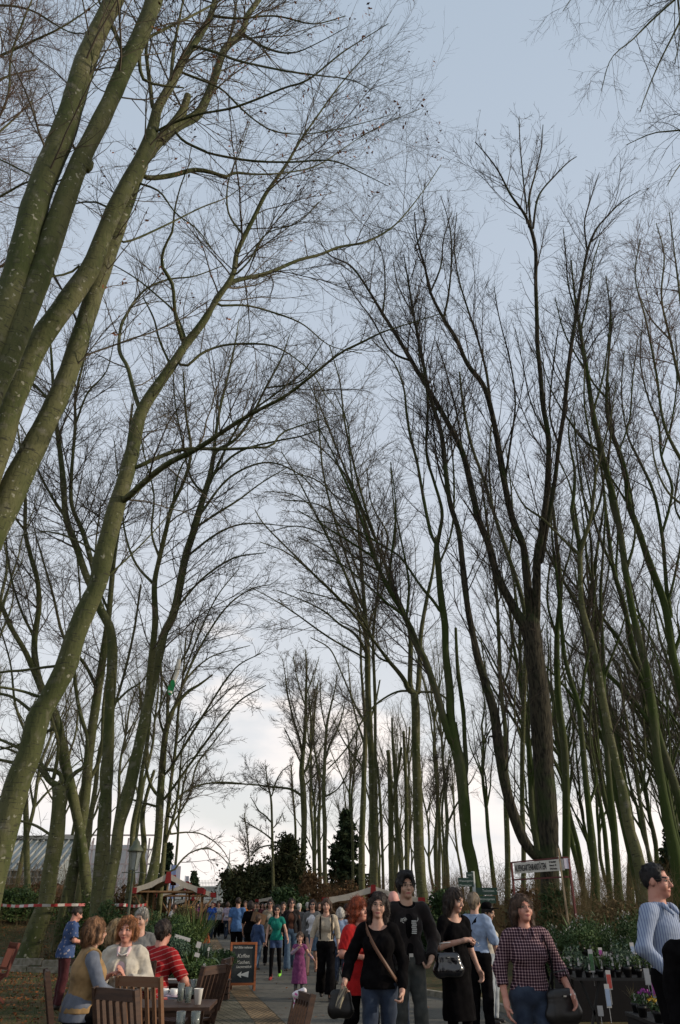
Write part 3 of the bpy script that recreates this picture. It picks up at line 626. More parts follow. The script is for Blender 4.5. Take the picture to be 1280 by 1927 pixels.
tree('beech_tree', 'straight dark trunk immediately right of the huge furrowed tree', 'tree', 28.0,
 ["1066,1720,19 1066,1660,17 1066,1604,17 1065,1516,16 1062,1411,15 1051,1305,14 1048,1200,12 1052,1150,11 1055,1100,10 1048,1025,8 1040,950,6 1030,880,4"],
 ["1048,1200,6 1030,1130,5 1035,1060,4", "1055,1100,5 1075,1030,4 1080,960,3"], style='up', dens=1.3, bark=BARK_G, twig=TWIG_D)
tree('beech_tree', 'smooth grey-green trunk seen through the left fork of the huge furrowed tree', 'tree', 32.0,
 ["955,1700,13 955,1600,12 953,1516,11 951,1376,10 943,1305,9 939,1200,8 935,1120,7 925,1050,6 915,970,5 905,900,3"],
 ["951,1400,6 925,1340,5 915,1270,4 905,1200,3", "943,1305,5 960,1250,5 965,1180,4 970,1100,3"], style='up', dens=1.5, twig=TWIG_D)
tree('beech_tree', 'pale slim beech behind the huge furrowed tree, rising through its limbs', 'tree', 30.0,
 ["985,1700,12 985,1600,11 983,1500,10 984,1400,10 986,1300,10 990,1220,10 988,1150,10 972,1090,10 958,1050,9 940,1000,9 928,960,8 910,900,7 885,830,6 870,750,5 865,700,4"],
 ["958,1050,5 965,980,4 960,900,3 950,830,2", "928,960,5 920,880,4 925,800,3", "984,1400,5 968,1340,4 975,1260,3"], style='up', dens=1.3, twig=TWIG_D)
tree('beech_tree', 'slender forked beech just right of the red stall post', 'tree', 26.0,
 ["1122,1730,18 1120,1657,17 1115,1587,16 1108,1516,14 1101,1446,13 1094,1376,12 1090,1335,12 1083,1308,11 1076,1288,10 1062,1235,9 1058,1190,8 1050,1100,6 1040,1020,4 1035,940,3"],
 ["1092,1330,8 1097,1300,7 1099,1270,7 1108,1228,6 1115,1170,5 1120,1100,4 1125,1020,3", "1108,1516,6 1122,1470,6 1112,1420,5 1108,1370,4"], style='up', dens=1.4, bark=BARK_G, twig=TWIG_D)
tree('beech_tree', 'leaning beech with a swollen pale foot and a two-forked top, right-hand grove', 'tree', 22.0,
 ["1224,1760,32 1218,1730,30 1211,1675,27 1197,1604,24 1182,1552,21 1170,1481,19 1161,1446,17 1147,1376,16 1133,1305,16 1125,1253,15 1115,1210,14 1104,1175,13 1095,1140,12 1092,1100,12 1091,1045,11"],
 ["1091,1045,8 1085,1038,7 1055,1010,6 1020,975,5 985,950,4 960,900,2", "1091,1045,9 1097,1025,8 1110,980,8 1118,925,7 1120,875,6 1112,830,5 1100,760,4 1100,690,3 1095,620,2",
  "1112,975,5 1095,920,4 1085,850,4 1080,780,3", "1120,900,4 1135,840,4 1150,780,3 1160,720,2"], style='up', dens=1.2, twig=TWIG_D)
tree('beech_tree', 'upright green trunk between the slender forked beech and the leaning pale-footed one', 'tree', 27.0,
 ["1166,1725,19 1163,1657,17 1155,1552,15 1147,1481,13 1140,1376,11 1136,1290,10 1134,1200,8 1130,1120,7 1135,1040,5 1140,960,4"],
 ["1136,1280,6 1150,1240,5 1165,1200,4 1180,1150,3", "1134,1200,4 1120,1140,4 1125,1080,3"], style='up', dens=1.3, bark=BARK_G, twig=TWIG_D)
tree('beech_tree', 'thin wavy trunk directly left of the upright green trunk', 'tree', 30.0,
 ["1150,1720,12 1148,1675,11 1142,1610,10 1136,1552,9 1124,1480,8 1120,1446,7 1111,1376,6 1112,1330,5 1115,1280,4"], [], style='up', dens=1.6, bark=BARK_G, twig=TWIG_D)
tree('beech_tree', 'thin crooked forked tree right of the leaning pale-footed beech', 'tree', 30.0,
 ["1234,1730,11 1231,1668,10 1217,1587,9 1208,1530,8 1203,1499,8 1196,1439,7 1185,1393,6 1178,1350,5 1171,1305,4 1165,1250,3"],
 ["1203,1495,6 1209,1480,6 1215,1429,5 1211,1358,4 1213,1333,3 1225,1290,2", "1196,1439,4 1183,1425,4 1188,1400,3"], style='up', dens=1.8, twig=TWIG_D)
tree('beech_tree', 'long straight smooth trunk slanting from the striped-shirt man up to the left', 'tree', 23.0,
 ["1288,1740,32 1280,1690,29 1269,1604,26 1259,1552,22 1247,1481,19 1236,1411,18 1228,1341,17 1218,1270,16 1208,1225,15 1200,1190,15 1191,1150,15 1178,1075,14 1167,1000,13 1151,925,13 1132,850,12 1116,775,11 1105,700,9 1092,625,7 1082,560,5 1075,490,3"],
 ["1167,1000,7 1150,950,6 1145,880,5 1150,800,4 1145,720,3", "1132,850,6 1100,830,5 1070,790,4 1040,740,3 1020,680,2", "1116,775,5 1135,710,4 1145,640,3 1150,560,2", "1105,700,5 1085,670,4 1060,620,3 1045,560,2",
  "1178,1075,6 1195,1010,5 1190,940,4 1175,870,3", "1191,1150,5 1215,1180,4 1235,1230,3 1250,1280,2", "1092,625,4 1105,570,4 1115,500,3 1130,450,2"], style='up', dens=1.25, twig=TWIG_D, bark=BARK_G)
tree('beech_tree', 'rightmost big beech, its trunk leaving the right edge, its stems wavering back left', 'tree', 24.0,
 ["1345,1740,30 1330,1600,26 1310,1450,22 1290,1330,19 1266,1235,17 1258,1180,17 1247,1125,16 1220,1050,14 1203,1000,13 1183,950,12 1178,900,11 1165,850,10 1147,800,9 1142,750,7 1145,675,5 1150,600,4 1140,520,2"],
 ["1262,1160,10 1255,1115,9 1250,1050,8 1245,1000,8 1230,925,7 1200,860,6 1180,815,4 1170,740,3 1175,660,2", "1247,1000,6 1265,920,6 1245,860,5 1240,800,5 1220,750,4 1205,680,3 1210,600,2",
  "1266,1235,9 1285,1180,8 1300,1100,6 1290,1000,5 1270,950,4 1280,870,3", "1183,950,5 1150,900,4 1125,870,3 1100,830,2", "1142,750,5 1110,710,4 1095,650,3", "1258,1130,6 1275,1060,5 1290,980,4",
  "1245,860,4 1265,790,4 1275,700,3 1270,620,2", "1165,850,4 1185,790,4 1190,720,3 1200,640,2"], style='up', dens=1.25, twig=TWIG_D, bark=BARK_G)
tree('tall_bare_tree', 'fine reddish-twigged crown reaching up the right edge of the picture, trunk out of frame', 'tree', 21.0,
 ["1400,1740,26 1390,1500,24 1360,1200,20 1340,1000,17 1320,850,14 1305,750,11"],
 ["1330,950,10 1290,880,8 1250,800,6 1235,700,5 1215,600,4 1195,520,3 1205,450,2", "1310,800,8 1280,720,7 1262,640,5 1245,560,4 1250,480,3 1235,420,2", "1305,750,7 1290,650,6 1280,560,5 1270,480,3 1260,400,2",
  "1340,1000,8 1300,960,6 1260,930,5 1235,880,4 1225,820,3", "1262,640,4 1225,600,3 1205,560,2"], style='beech', dens=1.3, twig=TWIG_R)
tree('overhanging_beech', 'tree off the right edge whose drooping twigs hang into the top right corner', 'tree', 9.0,
 ["1750,1800,60 1720,1300,56 1640,700,50 1560,200,40 1500,-150,26"],
 ["1530,-40,14 1400,-60,10 1320,-40,7 1275,-5,5 1225,40,4 1190,75,3 1150,110,2 1132,170,1.5", "1320,-40,6 1270,60,4 1240,120,3 1215,180,2 1205,210,1.5", "1500,-150,12 1350,-140,8 1250,-100,5 1150,-60,4 1090,-20,2 1060,20,1.5",
  "1560,200,12 1420,200,8 1330,230,5 1280,245,3.5 1230,250,2.5 1180,272,1.5", "1400,205,5 1320,270,4 1280,310,2.5 1255,350,1.5", "1275,-5,3 1280,60,2.5 1270,120,2"], style='droop', dens=1.5, twig=TWIG_D, spread=.12)
tree('overhanging_beech', 'beech whose thin crossing boughs fill the top left corner behind the mossy trunks', 'tree', 17.0,
 ["-320,1750,60 -300,1300,54 -240,800,46 -200,400,38 -150,100,26"],
 ["-180,250,14 -90,170,9 -50,125,7 0,105,6 60,78,5 110,55,4 150,30,3 190,0,2", "-160,300,12 -60,280,8 -20,250,6 15,180,5 20,110,5 40,50,4 60,0,3", "-200,420,12 -110,330,8 -50,290,6 20,230,4 60,190,3",
  "-200,400,10 -100,420,7 0,370,5 60,340,4 120,350,2", "-220,600,12 -120,560,8 -40,520,6 50,480,4 120,440,3", "-150,100,10 -80,20,7 0,10,5 60,20,4 130,60,3 180,60,2", "-100,300,7 -40,200,6 0,150,5 70,130,3"], style='beech', dens=1.5, twig=TWIG_R, spread=.2)

# ---------------------------------------------------------------- woodland behind: prototypes, then copies
def proto_tree(seed, H, r0, forks):
    rr = np.random.default_rng(seed)
    z = np.linspace(0, H*.72, 10); drift = np.cumsum(rr.normal(size=(10, 2))*.13, axis=0); drift -= drift[0]
    P = np.concatenate([drift, z[:, None]], 1); P[0, 2] = -.3
    r = r0*np.linspace(1, .45, 10); r[0] *= 1.4
    tr = [(P, r)]; lb = []
    for k in range(forks):
        j = rr.integers(4, 9); a = rr.random()*6.28; L = H*(.25+.2*rr.random()); n = 7
        d = np.array([math.cos(a)*.45, math.sin(a)*.45, 1.]); q = [P[j]]
        for i in range(n):
            d = d + rr.normal(size=3)*.10; d[2] = max(d[2], .7); q.append(q[-1] + d/np.linalg.norm(d)*L/n)
        lb.append((np.array(q), r[j]*np.linspace(.7, .12, n+1)))
    top = [P[-1]]; d = np.array([0, 0, 1.])
    for i in range(6): d = d + rr.normal(size=3)*.12; top.append(top[-1] + d/np.linalg.norm(d)*H*.28/6)
    lb.append((np.array(top), r[-1]*np.linspace(1, .12, 7)))
    return tr, lb
protos = []
def make_proto(seed, H, r0, forks, bark, twig, dens, lab, loc, px=.02):
    tr, lb = proto_tree(seed, H, r0, forks)
    root = thing('woodland_tree', lab, 'tree', loc, 0, 'woodland trees behind the nearer ones')
    def tb(lst, nm, n):
        V, F, nv = [], [], 0
        for P, r in lst:
            p, w = resamp(P, r, 24); v, f = tubes(p[None], w[None], n); V.append(v); F.append(f+nv); nv += len(v)
        mesh_obj(nm, np.vstack(V), np.vstack(F), bark, root)
    tb(tr, 'trunk', 8); tb(lb, 'limbs', 6)
    V, F, _ = grow_crown([(P[4:], r[4:]) for P, r in tr] + lb, STY['far'], dens, px); mesh_obj('twigs', V, F, twig, root)
    return root
for i, (sd_, H, r0, fk) in enumerate([(3, 19, .17, 6), (8, 22, .2, 7), (15, 17, .14, 6), (21, 24, .22, 8)]):
    protos.append((sd_, H, r0, fk))
spots = {'left': [], 'right': [], 'mid': []}
r5 = random.Random(5)
for k in range(22): spots['left'].append((r5.uniform(-46, -13), r5.uniform(38, 72)))
for k in range(44):
    y = r5.uniform(30, 75); spots['right'].append((r5.uniform(7, 14) + (y-30)*r5.uniform(.1, .75), y))
for k in range(18): spots['mid'].append((r5.uniform(-3, 14), r5.uniform(66, 110)))
labs = {'left': 'bare woodland tree among many on the bank behind the greenhouse-side beeches', 'right': 'bare woodland tree among many in the thicket behind the right-hand beeches', 'mid': 'bare distant tree among many behind the stalls right of the path'}
for reg in spots:
    base = []
    for i, (sd_, H, r0, fk) in enumerate(protos[:3] if reg != 'mid' else protos[:2]):
        x, y = spots[reg][i]
        base.append(make_proto(sd_ + len(reg), H, r0, fk, BARK_G if reg == 'right' else BARK, TWIG_D if reg == 'right' else TWIG, 1.15, labs[reg], (x, y, tz(x, y)), .021))
        base[-1]['group'] = labs[reg].replace('bare woodland tree', 'woodland trees').replace('bare distant tree', 'distant trees')
    for i, (x, y) in enumerate(spots[reg][len(base):]):
        c = copy_tree(base[i % len(base)]); c.location = (x, y, tz(x, y)); c.rotation_euler = (0, 0, r5.uniform(0, 6.28)); s = r5.uniform(.8, 1.15); c.scale = (s, s, s*r5.uniform(.9, 1.1))

# ---------------------------------------------------------------- conifers, yews and shrubs
CON = mat('fir_foliage', (.022,.040,.018), .9, .2, noise=(2.5,(.045,.055,.022),.45,.65))
YEW = mat('yew_foliage', (.030,.040,.016), .9, .2, noise=(1.4,(.055,.05,.02),.45,.62))
GREENL = mat('green_leaves', (.034,.070,.016), .7, .3, noise=(3,(.065,.095,.022),.4,.65))
GREEND = mat('dark_green_leaves', (.022,.05,.015), .7, .3, noise=(3,(.04,.075,.02),.4,.65))
GREEN_B = mat('blue_green_leaves', (.05,.085,.055), .7, .3, noise=(3,(.08,.12,.075),.4,.65))
OLIVE = mat('olive_twigs', (.10,.085,.04), .9, .2, noise=(1.5,(.16,.10,.05),.4,.65))
REDTW = mat('russet_leaves', (.095,.052,.026), .9, .2, noise=(1.5,(.12,.075,.035),.4,.65))
def conifer(name, lab, px, ytop, Y, R, H=None, m=CON, dens=1.0, group=None):
    top = at(px, ytop, Y); x = top[0]; zg = tz(x, Y); H = top[2]-zg
    root = thing(name, lab, 'conifer', (x, Y, zg), 0, group)
    MB().tube([(0,0,-.2),(0,0,H*.5),(0,0,H*.97)], [.02*H,.012*H,.01], 7).build('trunk', BARK, root, True)
    Cc = []; br = MB(); T_ = 20
    for t_ in range(T_):                         # whorls of separate drooping branches with gaps between them
        f0 = t_/T_; nb_ = int(9*(1-f0)) + 4
        for b_ in range(nb_):
            f = min(.97, f0 + rng.random()/T_); a = rng.random()*6.28; L = R*(1-f)**.8*(.6+.6*rng.random()) + .08
            z0 = H*(.10+.90*f); s = np.linspace(.12, 1, 9)
            pts = np.stack([np.cos(a)*L*s, np.sin(a)*L*s, z0 - L*.45*s + L*.25*s**3], -1); Cc.append(pts)
            side = np.array([-np.sin(a), np.cos(a), -.2])
            for k in (3, 5, 7): Cc.append(pts[k] + side[None]*np.array([[-.22],[.22]])*L*(1-s[k]*.6)); 
            br.tube([(0,0,z0), tuple(pts[4]), tuple(pts[8])], [.012*(1-f)*H/6+.01, .01, .005], 4, cap=False)
    Cc = np.concatenate(Cc); br.build('branches', BARK, root, True)
    leaves_mesh('foliage', Cc, .10+.010*H, m, root, per=int(5*dens)+2, flat=.3, spread=.05+.009*H)
    return root
conifer('fir_tree', 'dark narrow fir between the forked bare tree and the trunk pair', 651, 1524, 62, 2.2, dens=.7)
conifer('fir_tree', 'small dark fir far off, left of the palace greenhouse roof', 366, 1640, 95, 1.5, dens=.8)
conifer('fir_tree', 'dark fir behind the ridge of the nearest red and white stall', 318, 1588, 62, .75, dens=1.0)
conifer('fir_tree', 'dark conifer top at the right edge behind the striped-shirt man', 1262, 1560, 38, 1.5, dens=1.0)
def shrub(name, lab, cat, px, ytop, Y, rx, m, n=5000, leaf=.10, stems=True, sy=.8, group=None, irregular=.35, H=None, zbase=0):
    top = at(px, ytop, Y); x = top[0]; zg = tz(x, Y) + zbase; H = H or max(.2, top[2]-zg)
    root = thing(name, lab, cat, (x, Y, zg), 0, group)
    rr = np.random.default_rng(hash_s(lab))
    k = 26; ca = rr.random(k)*6.28; ct = rr.random(k)
    cz = H*(.08 + .84*ct); cr = rx*np.sqrt(np.clip(1-(ct-.25)**2*1.15, .05, 1))*rr.random(k)**.5*.85*(1-.55*ct)
    cen = np.stack([np.cos(ca)*cr, np.sin(ca)*cr*sy, cz], -1); rad = rx*(.22+.2*rr.random(k))*(1.15-.6*ct)
    w = rad**2; w /= w.sum(); idx = rr.choice(k, n, p=w)
    d = rr.normal(size=(n, 3)); d /= np.linalg.norm(d, axis=1, keepdims=True); d[:, 2] = d[:, 2]*.8
    sprays = 1 + irregular*rr.random(n)**4*2
    P = cen[idx] + d*(rad[idx]*rr.random(n)**.4*sprays)[:, None]; P[:, 2] = np.clip(P[:, 2], .02, None)
    P[:, 2] *= H/ max(H, P[:, 2].max()*.97)
    leaves_mesh('foliage', P, leaf, m, root, per=2, spread=leaf*.5)
    if stems:
        q = MB()
        for i in range(9): q.tube([(0+rr.normal()*.1, rr.normal()*.1, -.1), tuple(cen[i]*np.array([.6,.6,.5])), tuple(cen[i])], [.03*H**.5, .02*H**.5, .006], 5)
        q.build('stems', BARK, root, True)
    return root
G_Y = 'dark yews right of the path end'
shrub('yew_tree', 'low broad dark yew nearest the path end, its left side overhanging the crowd', 'tree', 448, 1628, 52, 2.1, YEW, 8000, .12, irregular=.9)
shrub('yew_tree', 'middle dark yew behind the crooked bare tree', 'tree', 494, 1612, 56, 2.6, YEW, 8500, .13, irregular=.9)
shrub('yew_tree', 'tallest pointed dark yew right of the crooked bare tree', 'tree', 534, 1566, 55, 2.5, YEW, 10000, .13, sy=.7, irregular=1.0)
shrub('shrub', 'olive and russet thicket behind the fir, right of the yews', 'shrub', 590, 1636, 50, 1.7, REDTW, 3200, .08, irregular=.8)
shrub('shrub', 'dense green bush under the tallest yew', 'shrub', 545, 1668, 44, 1.9, GREEND, 5000, .10)
shrub('shrub', 'russet-leaved bush beneath the pair of tall green trunks', 'shrub', 665, 1655, 46, 1.8, REDTW, 3000, .08, irregular=.8)
shrub('shrub', 'dark bush right of the tall man by the signpost', 'shrub', 835, 1672, 30, 1.3, GREEND, 4500, .07)
shrub('ivy', 'ivy climbing the foot of the huge furrowed tree', 'ivy', 1036, 1660, 23.3, .62, GREEND, 5200, .05, stems=False, H=2.1, sy=.9)
shrub('shrub', 'russet leafy brush to the left of the red stall posts', 'shrub', 985, 1668, 26, 1.2, REDTW, 2200, .06, irregular=.9)
shrub('shrub', 'olive thicket between the red post and the striped-shirt man', 'shrub', 1150, 1668, 22, 1.7, OLIVE, 3600, .05, irregular=1.0)
shrub('shrub', 'green underbrush at the feet of the leaning pale-footed beech', 'shrub', 1205, 1700, 20, 1.5, GREENL, 6500, .035, irregular=.8)
shrub('shrub', 'low green bush behind the pot table', 'shrub', 1100, 1722, 19, 1.2, GREEND, 6500, .032, irregular=.6)
shrub('shrub', 'green undergrowth at the foot of the straight pale beech', 'shrub', 178, 1672, 26.5, 1.1, GREENL, 6500, .034, irregular=.9)
shrub('shrub', 'dark green undergrowth left of the slanting lamp-side trunks', 'shrub', 205, 1690, 23.5, .8, GREEND, 5000, .034, irregular=.7)
shrub('shrub', 'green bramble patch below the greenhouse at the left edge', 'shrub', 25, 1665, 31, 1.8, GREENL, 8000, .045, irregular=.5)
shrub('shrub', 'russet bush in front of the greenhouse wall', 'shrub', 72, 1652, 36, 1.6, REDTW, 2600, .07, irregular=.9)
shrub('shrub', 'russet hedge behind the lamp post and stall', 'shrub', 258, 1650, 36, 1.7, REDTW, 3600, .07, irregular=.8)
# thin upright brush stems in the thickets: nobody could count them
def brush(name, x0, x1, y0, y1, n, h0, h1, m, w=.006):
    x = x0 + (x1-x0)*rng.random(n); y = y0 + (y1-y0)*rng.random(n); z = terr(x, y)
    H = h0 + (h1-h0)*rng.random(n); K = 6; P = np.empty((n, K, 3)); d = rng.normal(size=(n, 2))*.25
    for k in range(K):
        f = k/(K-1); P[:, k, 0] = x + d[:, 0]*H*f + rng.normal(size=n)*.03*f*H; P[:, k, 1] = y + d[:, 1]*H*f; P[:, k, 2] = z - .05 + H*f*(1-.15*f)
    Rr = np.repeat(w*np.linspace(1, .4, K)[None], n, 0)
    p2, r2, l2 = children_of(P, Rr, H, 5, (25, 70), .35, .7, 4, .2, .1, rmin=w*.5)
    v1, f1 = tubes(P, Rr, 3); v2, f2 = tubes(p2, r2, 3)
    tag(mesh_obj(name, np.vstack([v1, v2]), np.vstack([f1, f2+len(v1)]), m), 'tangle of thin bare stems in the undergrowth', 'undergrowth', kind='stuff')
brush('brush', 5.2, 14, 19, 30, 1100, .8, 2.7, OLIVE)
brush('brush', 6, 30, 32, 52, 1300, 1.2, 3.8, OLIVE, .010)
brush('brush', -2.0, 10, 46, 64, 900, 1.2, 3.4, REDTW, .012)
brush('brush', -30, -12, 36, 50, 700, 1.0, 3.0, OLIVE, .011)
brush('brush', -13, -6.5, 25.5, 33, 380, .3, 1.1, OLIVE)
brush('brush', 2.0, 7.0, 30, 42, 420, .6, 1.9, OLIVE, .008)
brush('brush', -16, -7, 33, 42, 380, .6, 1.8, REDTW, .010)
# dead leaves and grass tufts on the left lawn
n = 22000; x = -16 + 15*rng.random(n); y = 9 + 21*rng.random(n); ok = (xl(y)-x) > 1.3; x, y = x[ok], y[ok]
tag(leaves_mesh('fallen_leaves', np.stack([x, y, terr(x, y)+.015], -1), .032, DRYLEAF, flat=.7), 'brown fallen leaves scattered over the lawn at the left', 'leaf litter', kind='stuff')
n = 26000; x = -16 + 16*rng.random(n); y = 8 + 22*rng.random(n); ok = (xl(y)-x) > 1.35; x, y = x[ok], y[ok]; n = len(x)
z = terr(x, y); h = .03 + .07*rng.random(n); d = rng.normal(size=(n, 2))*.03; a = rng.random(n)*6.28; wq = .006
V = np.stack([np.stack([x-wq*np.cos(a), y-wq*np.sin(a), z-.01], -1), np.stack([x+wq*np.cos(a), y+wq*np.sin(a), z-.01], -1), np.stack([x+d[:, 0], y+d[:, 1], z+h], -1)], 1).reshape(-1, 3)
tag(mesh_obj('grass', V, np.arange(3*n).reshape(-1, 3), mat('grass_blades', (.05,.075,.02), .8, .2, noise=(2,(.11,.10,.04),.45,.65)), smooth=False), 'thin grass with moss on the left lawn', 'grass', kind='stuff')

n = 420; y = 10 + 45*rng.random(n)**1.5; u = rng.random(n)**1.6; x = xl(y)+.1 + (xr(y)-xl(y)-.2)*np.where(rng.random(n) < .5, u, 1-u)
tag(leaves_mesh('road_leaves', np.stack([x, y, 0*x+.022], -1), .026, DRYLEAF, flat=.85), 'dry leaves and litter blown along both sides of the path', 'leaf litter', kind='stuff')

# ---------------------------------------------------------------- buildings
WHITEP = mat('white_painted_iron', (.40,.40,.37), .6, .3, noise=(1.2,(.28,.28,.26),.4,.65))
GLASS = mat('greenhouse_glass', (.14,.17,.16), .12, .6, noise=(.5,(.22,.25,.24),.4,.6))
STONEW = mat('brick_plinth', (.15,.075,.05), .9, .2, noise=(2,(.10,.06,.045),.4,.6))
# left greenhouse: sloping ribbed glass roof
def frame_house(name, lab, x0, x1, y0, D, z0, h1, h2, ribs, plinth=.8):
    root = thing(name, lab, 'greenhouse', ((x0+x1)/2, y0, 0))
    X0, X1 = x0-(x0+x1)/2, x1-(x0+x1)/2
    MB().box((0, .1+D/2, z0/2+plinth/2), (X1-X0, D, z0+plinth)).build('plinth', STONEW, root)
    zb = z0 + plinth
    q = MB(); q.box((0, .12+D/2, zb+h1/2), (X1-X0-.1, D-.2, h1)); 
    q.quad((X0,.1,zb+h1),(X1,.1,zb+h1),(X1,D*.6,zb+h1+h2),(X0,D*.6,zb+h1+h2)); q.quad((X0,D*.6,zb+h1+h2),(X1,D*.6,zb+h1+h2),(X1,D,zb+h1),(X0,D,zb+h1))
    for X in (X0, X1): q.add([(X,.1,zb+h1),(X,D*.6,zb+h1+h2),(X,D,zb+h1)], [(0,1,2)])
    q.build('glazing', GLASS, root)
    f = MB()
    for k in range(ribs+1):
        X = X0 + (X1-X0)*k/ribs
        f.bar((X,.05,zb),(X,.05,zb+h1), .07); f.bar((X,.05,zb+h1+.03),(X,D*.6,zb+h1+h2+.03), .07)
    for zz in (zb+.03, zb+h1*.5, zb+h1): f.bar((X0,.03,zz),(X1,.03,zz), .08)
    f.bar((X0,D*.35,zb+h1+h2*.55),(X1,D*.35,zb+h1+h2*.55), .06); f.box((0,D*.6,zb+h1+h2+.1),(X1-X0+.1,.35,.22))
    f.build('frame', WHITEP, root)
    return root
frame_house('greenhouse', 'white-ribbed glass lean-to greenhouse behind the trunks at the left edge', -21.5, -16.4, 48, 6, 1.9, .75, 1.9, 13, .7)
# lattice of scaffold around a big glasshouse farther right behind the lamp
root = thing('scaffolded_greenhouse', 'pale tall glasshouse wrapped in scaffolding behind the street lamp', 'greenhouse', (-22.6, 78, 0))
MB().box((0, 3, 3.5), (9.6, 5, 6.4), taper=.8).build('glazing', mat('hazy_glass', (.66,.68,.70), .4, .4, noise=(.4,(.52,.54,.56),.4,.6)), root)
q = MB()
for k in range(16):
    X = -5 + k*.67; q.bar((X,-.4,0),(X,-.4,7.2), .13)
for k in range(6): q.bar((-5.2,-.45,1.2+k*1.25),(5.2,-.45,1.2+k*1.25), .14)
for k in range(5): q.bar((-5+k*2,-.5,1.2),(-3+k*2,-.5,7.0), .07)
q.build('scaffolding', mat('scaffold_pink_grey', (.55,.47,.46), .7, .3), root)
# palace-like glasshouse at the end of the path
def palace():
    a = at(372, 1668, 110); b = at(412, 1668, 110); c0 = at(437, 1660, 110)
    root = thing('palace_greenhouse', 'white palace-like glasshouse closing the path in the far distance', 'greenhouse', (a[0], 110, 0))
    W = b[0]-a[0]; W2 = c0[0]-b[0]; H = a[2]
    MB().box((W/2-1, 4, H*.5), (W+4, 8, H)).box((W+W2/2, 3, (H+.4)/2), (W2, 7, H+.4)).build('glazing', mat('pale_glass', (.50,.53,.50), .3, .5, noise=(.6,(.40,.45,.42),.4,.6)), root)
    q = MB()
    for k in range(24): X = -2.9 + (W+2.9)*k/23; q.bar((X,-.1,.3),(X,-.1,H), .07)
    for zz in (.4, H*.5, H*.62, H-.05): q.bar((-3,-.12,zz),(W,-.12,zz), .16)
    for k in range(6): X = W + W2*k/5; q.bar((X,-.65,0),(X,-.65,H+.4), .09)
    for zz in (H*.5, H+.4): q.bar((W,-.7,zz),(W+W2,-.7,zz), .14)
    for k in range(30): X = -2.9 + (W+2.9)*k/29; q.bar((X,-.15,H),(X,-.15,H+.75), .05)
    q.bar((-3,-.15,H+.4),(W,-.15,H+.4), .06)
    q.build('frame', mat('greyed_white_iron', (.55,.54,.50), .7, .3), root)
    MB().lathe([(W2*.62, 0),(W2*.05, 2.5),(.03, 4.2)], (W+W2/2, 2.2, H+.4), 4, rot=None).build('pointed_roof', GLASS, root)
palace()

# ---------------------------------------------------------------- market stalls
CANW = mat('off_white_canvas', (.44,.40,.34), .85, .2, noise=(1.2,(.42,.38,.31),.4,.65), bump=(3,.5,(1,1,1),.05))
CANR = mat('dark_red_canvas', (.20,.022,.022), .85, .2, noise=(2,(.2,.02,.02),.4,.6))
WOODL = mat('pale_wood', (.30,.18,.09), .7, .3, noise=(4,(.20,.11,.055),.4,.65,(1,1,6)))
DARKP = mat('dark_metal', (.02,.02,.02), .5, .4)
CANV = CANW
def stall(lab, x, y, rz, Wd, D, eave, ridge, goods=None, group='red and white market stalls', z=None):
    root = thing('market_stall', lab, 'market stall', (x, y, tz(x, y) if z is None else z), rz, group)
    h = Wd/2; n = 7
    V, Fc = [], []
    c = MB()
    for sgn in (-1, 1):
        rows = []
        for i in range(n+1):
            f = i/n; row = []
            for k in range(9):
                yy = -D/2 + D*k/8; sag = -.05*math.sin(math.pi*f) - .03*math.sin(math.pi*(k % 4)/4)*f
                row.append((sgn*h*(1-f), yy, eave + (ridge-eave)*f + sag))
            rows.append(row)
        Vv = [p for r in rows for p in r] + [(p[0], p[1], p[2]-.025) for r in rows for p in r]
        o = (n+1)*9; Ff = []
        for i in range(n):
            for k in range(8):
                A = i*9+k; Ff.append((A, A+1, A+10, A+9)); Ff.append((o+A+9, o+A+10, o+A+1, o+A))
        c.add(Vv, Ff)
    for yy in (-D/2-.012, D/2+.012):             # the tarpaulin hangs a hand's breadth over the gable edges
        for sgn in (-1, 1):
            top = [(sgn*h*(1-i/n), yy, eave+(ridge-eave)*i/n-.05*math.sin(math.pi*i/n)) for i in range(n+1)]
            c.add(top + [(a, b, z_-.17-.02*math.sin(i*2.1)) for i, (a, b, z_) in enumerate(top)], [(i, i+1, n+2+i, n+1+i) for i in range(n)])
    c.build('canopy', CANW, root, True)
    v = MB()
    for sgn in (-1, 1):
        v.quad((sgn*h,-D/2,eave),(sgn*h,D/2,eave),(sgn*(h+.02),D/2,eave-.16),(sgn*(h+.02),-D/2,eave-.16))
        v.box((sgn*(h-.05), -D/2-.01, eave-.07), (.22, .03, .17))
        v.box((sgn*(h-.05), D/2+.01, eave-.07), (.22, .03, .17))
    for yy in (-D/2-.02, D/2+.02): v.box((0, yy, ridge-.14), (.20, .03, .34), taper=.7)
    v.build('red_trim', CANR, root)
    p = MB()
    for yy in (-D/2+.08, D/2-.08):
        p.bar((-h, yy, eave-.1), (h, yy, eave-.1), .06, .05)
        p.bar((0, yy, eave-.1), (0, yy, ridge-.05), .05)
    p.bar((0, -D/2, ridge-.04), (0, D/2, ridge-.04), .05); 
    p.build('roof_beams', WOODL, root)
    for sx in (-1, 1):
        for yy in (-D/2+.25, D/2-.25):
            MB().bar((sx*h*.55, yy, 0), (sx*h*.55, yy, eave), .06).bar((sx*h*.55, yy, eave-.75), (sx*h*.98, yy, eave-.1), .04).build('post', WOODL, root)
    MB().box((0, 0, .78), (Wd*.62, D*.85, .05)).box((0, 0, .62), (Wd*.58, D*.8, .03)).build('counter', WOODL, root)
    if goods:
        MB().box((0, -D*.425-.01, .42), (Wd*.62, .02, .68)).build('cloth_front', goods, root)
    return root
def px_at(x, Y): return atx(x, Y)[0]
stall('nearest red-trimmed market stall on the left, its gable end beside the lamp post', px_at(308, 28.6), 28.6, R_(8), 2.25, 3.0, 2.05, 2.5, mat('green_cloth', (.02,.05,.03), .8))
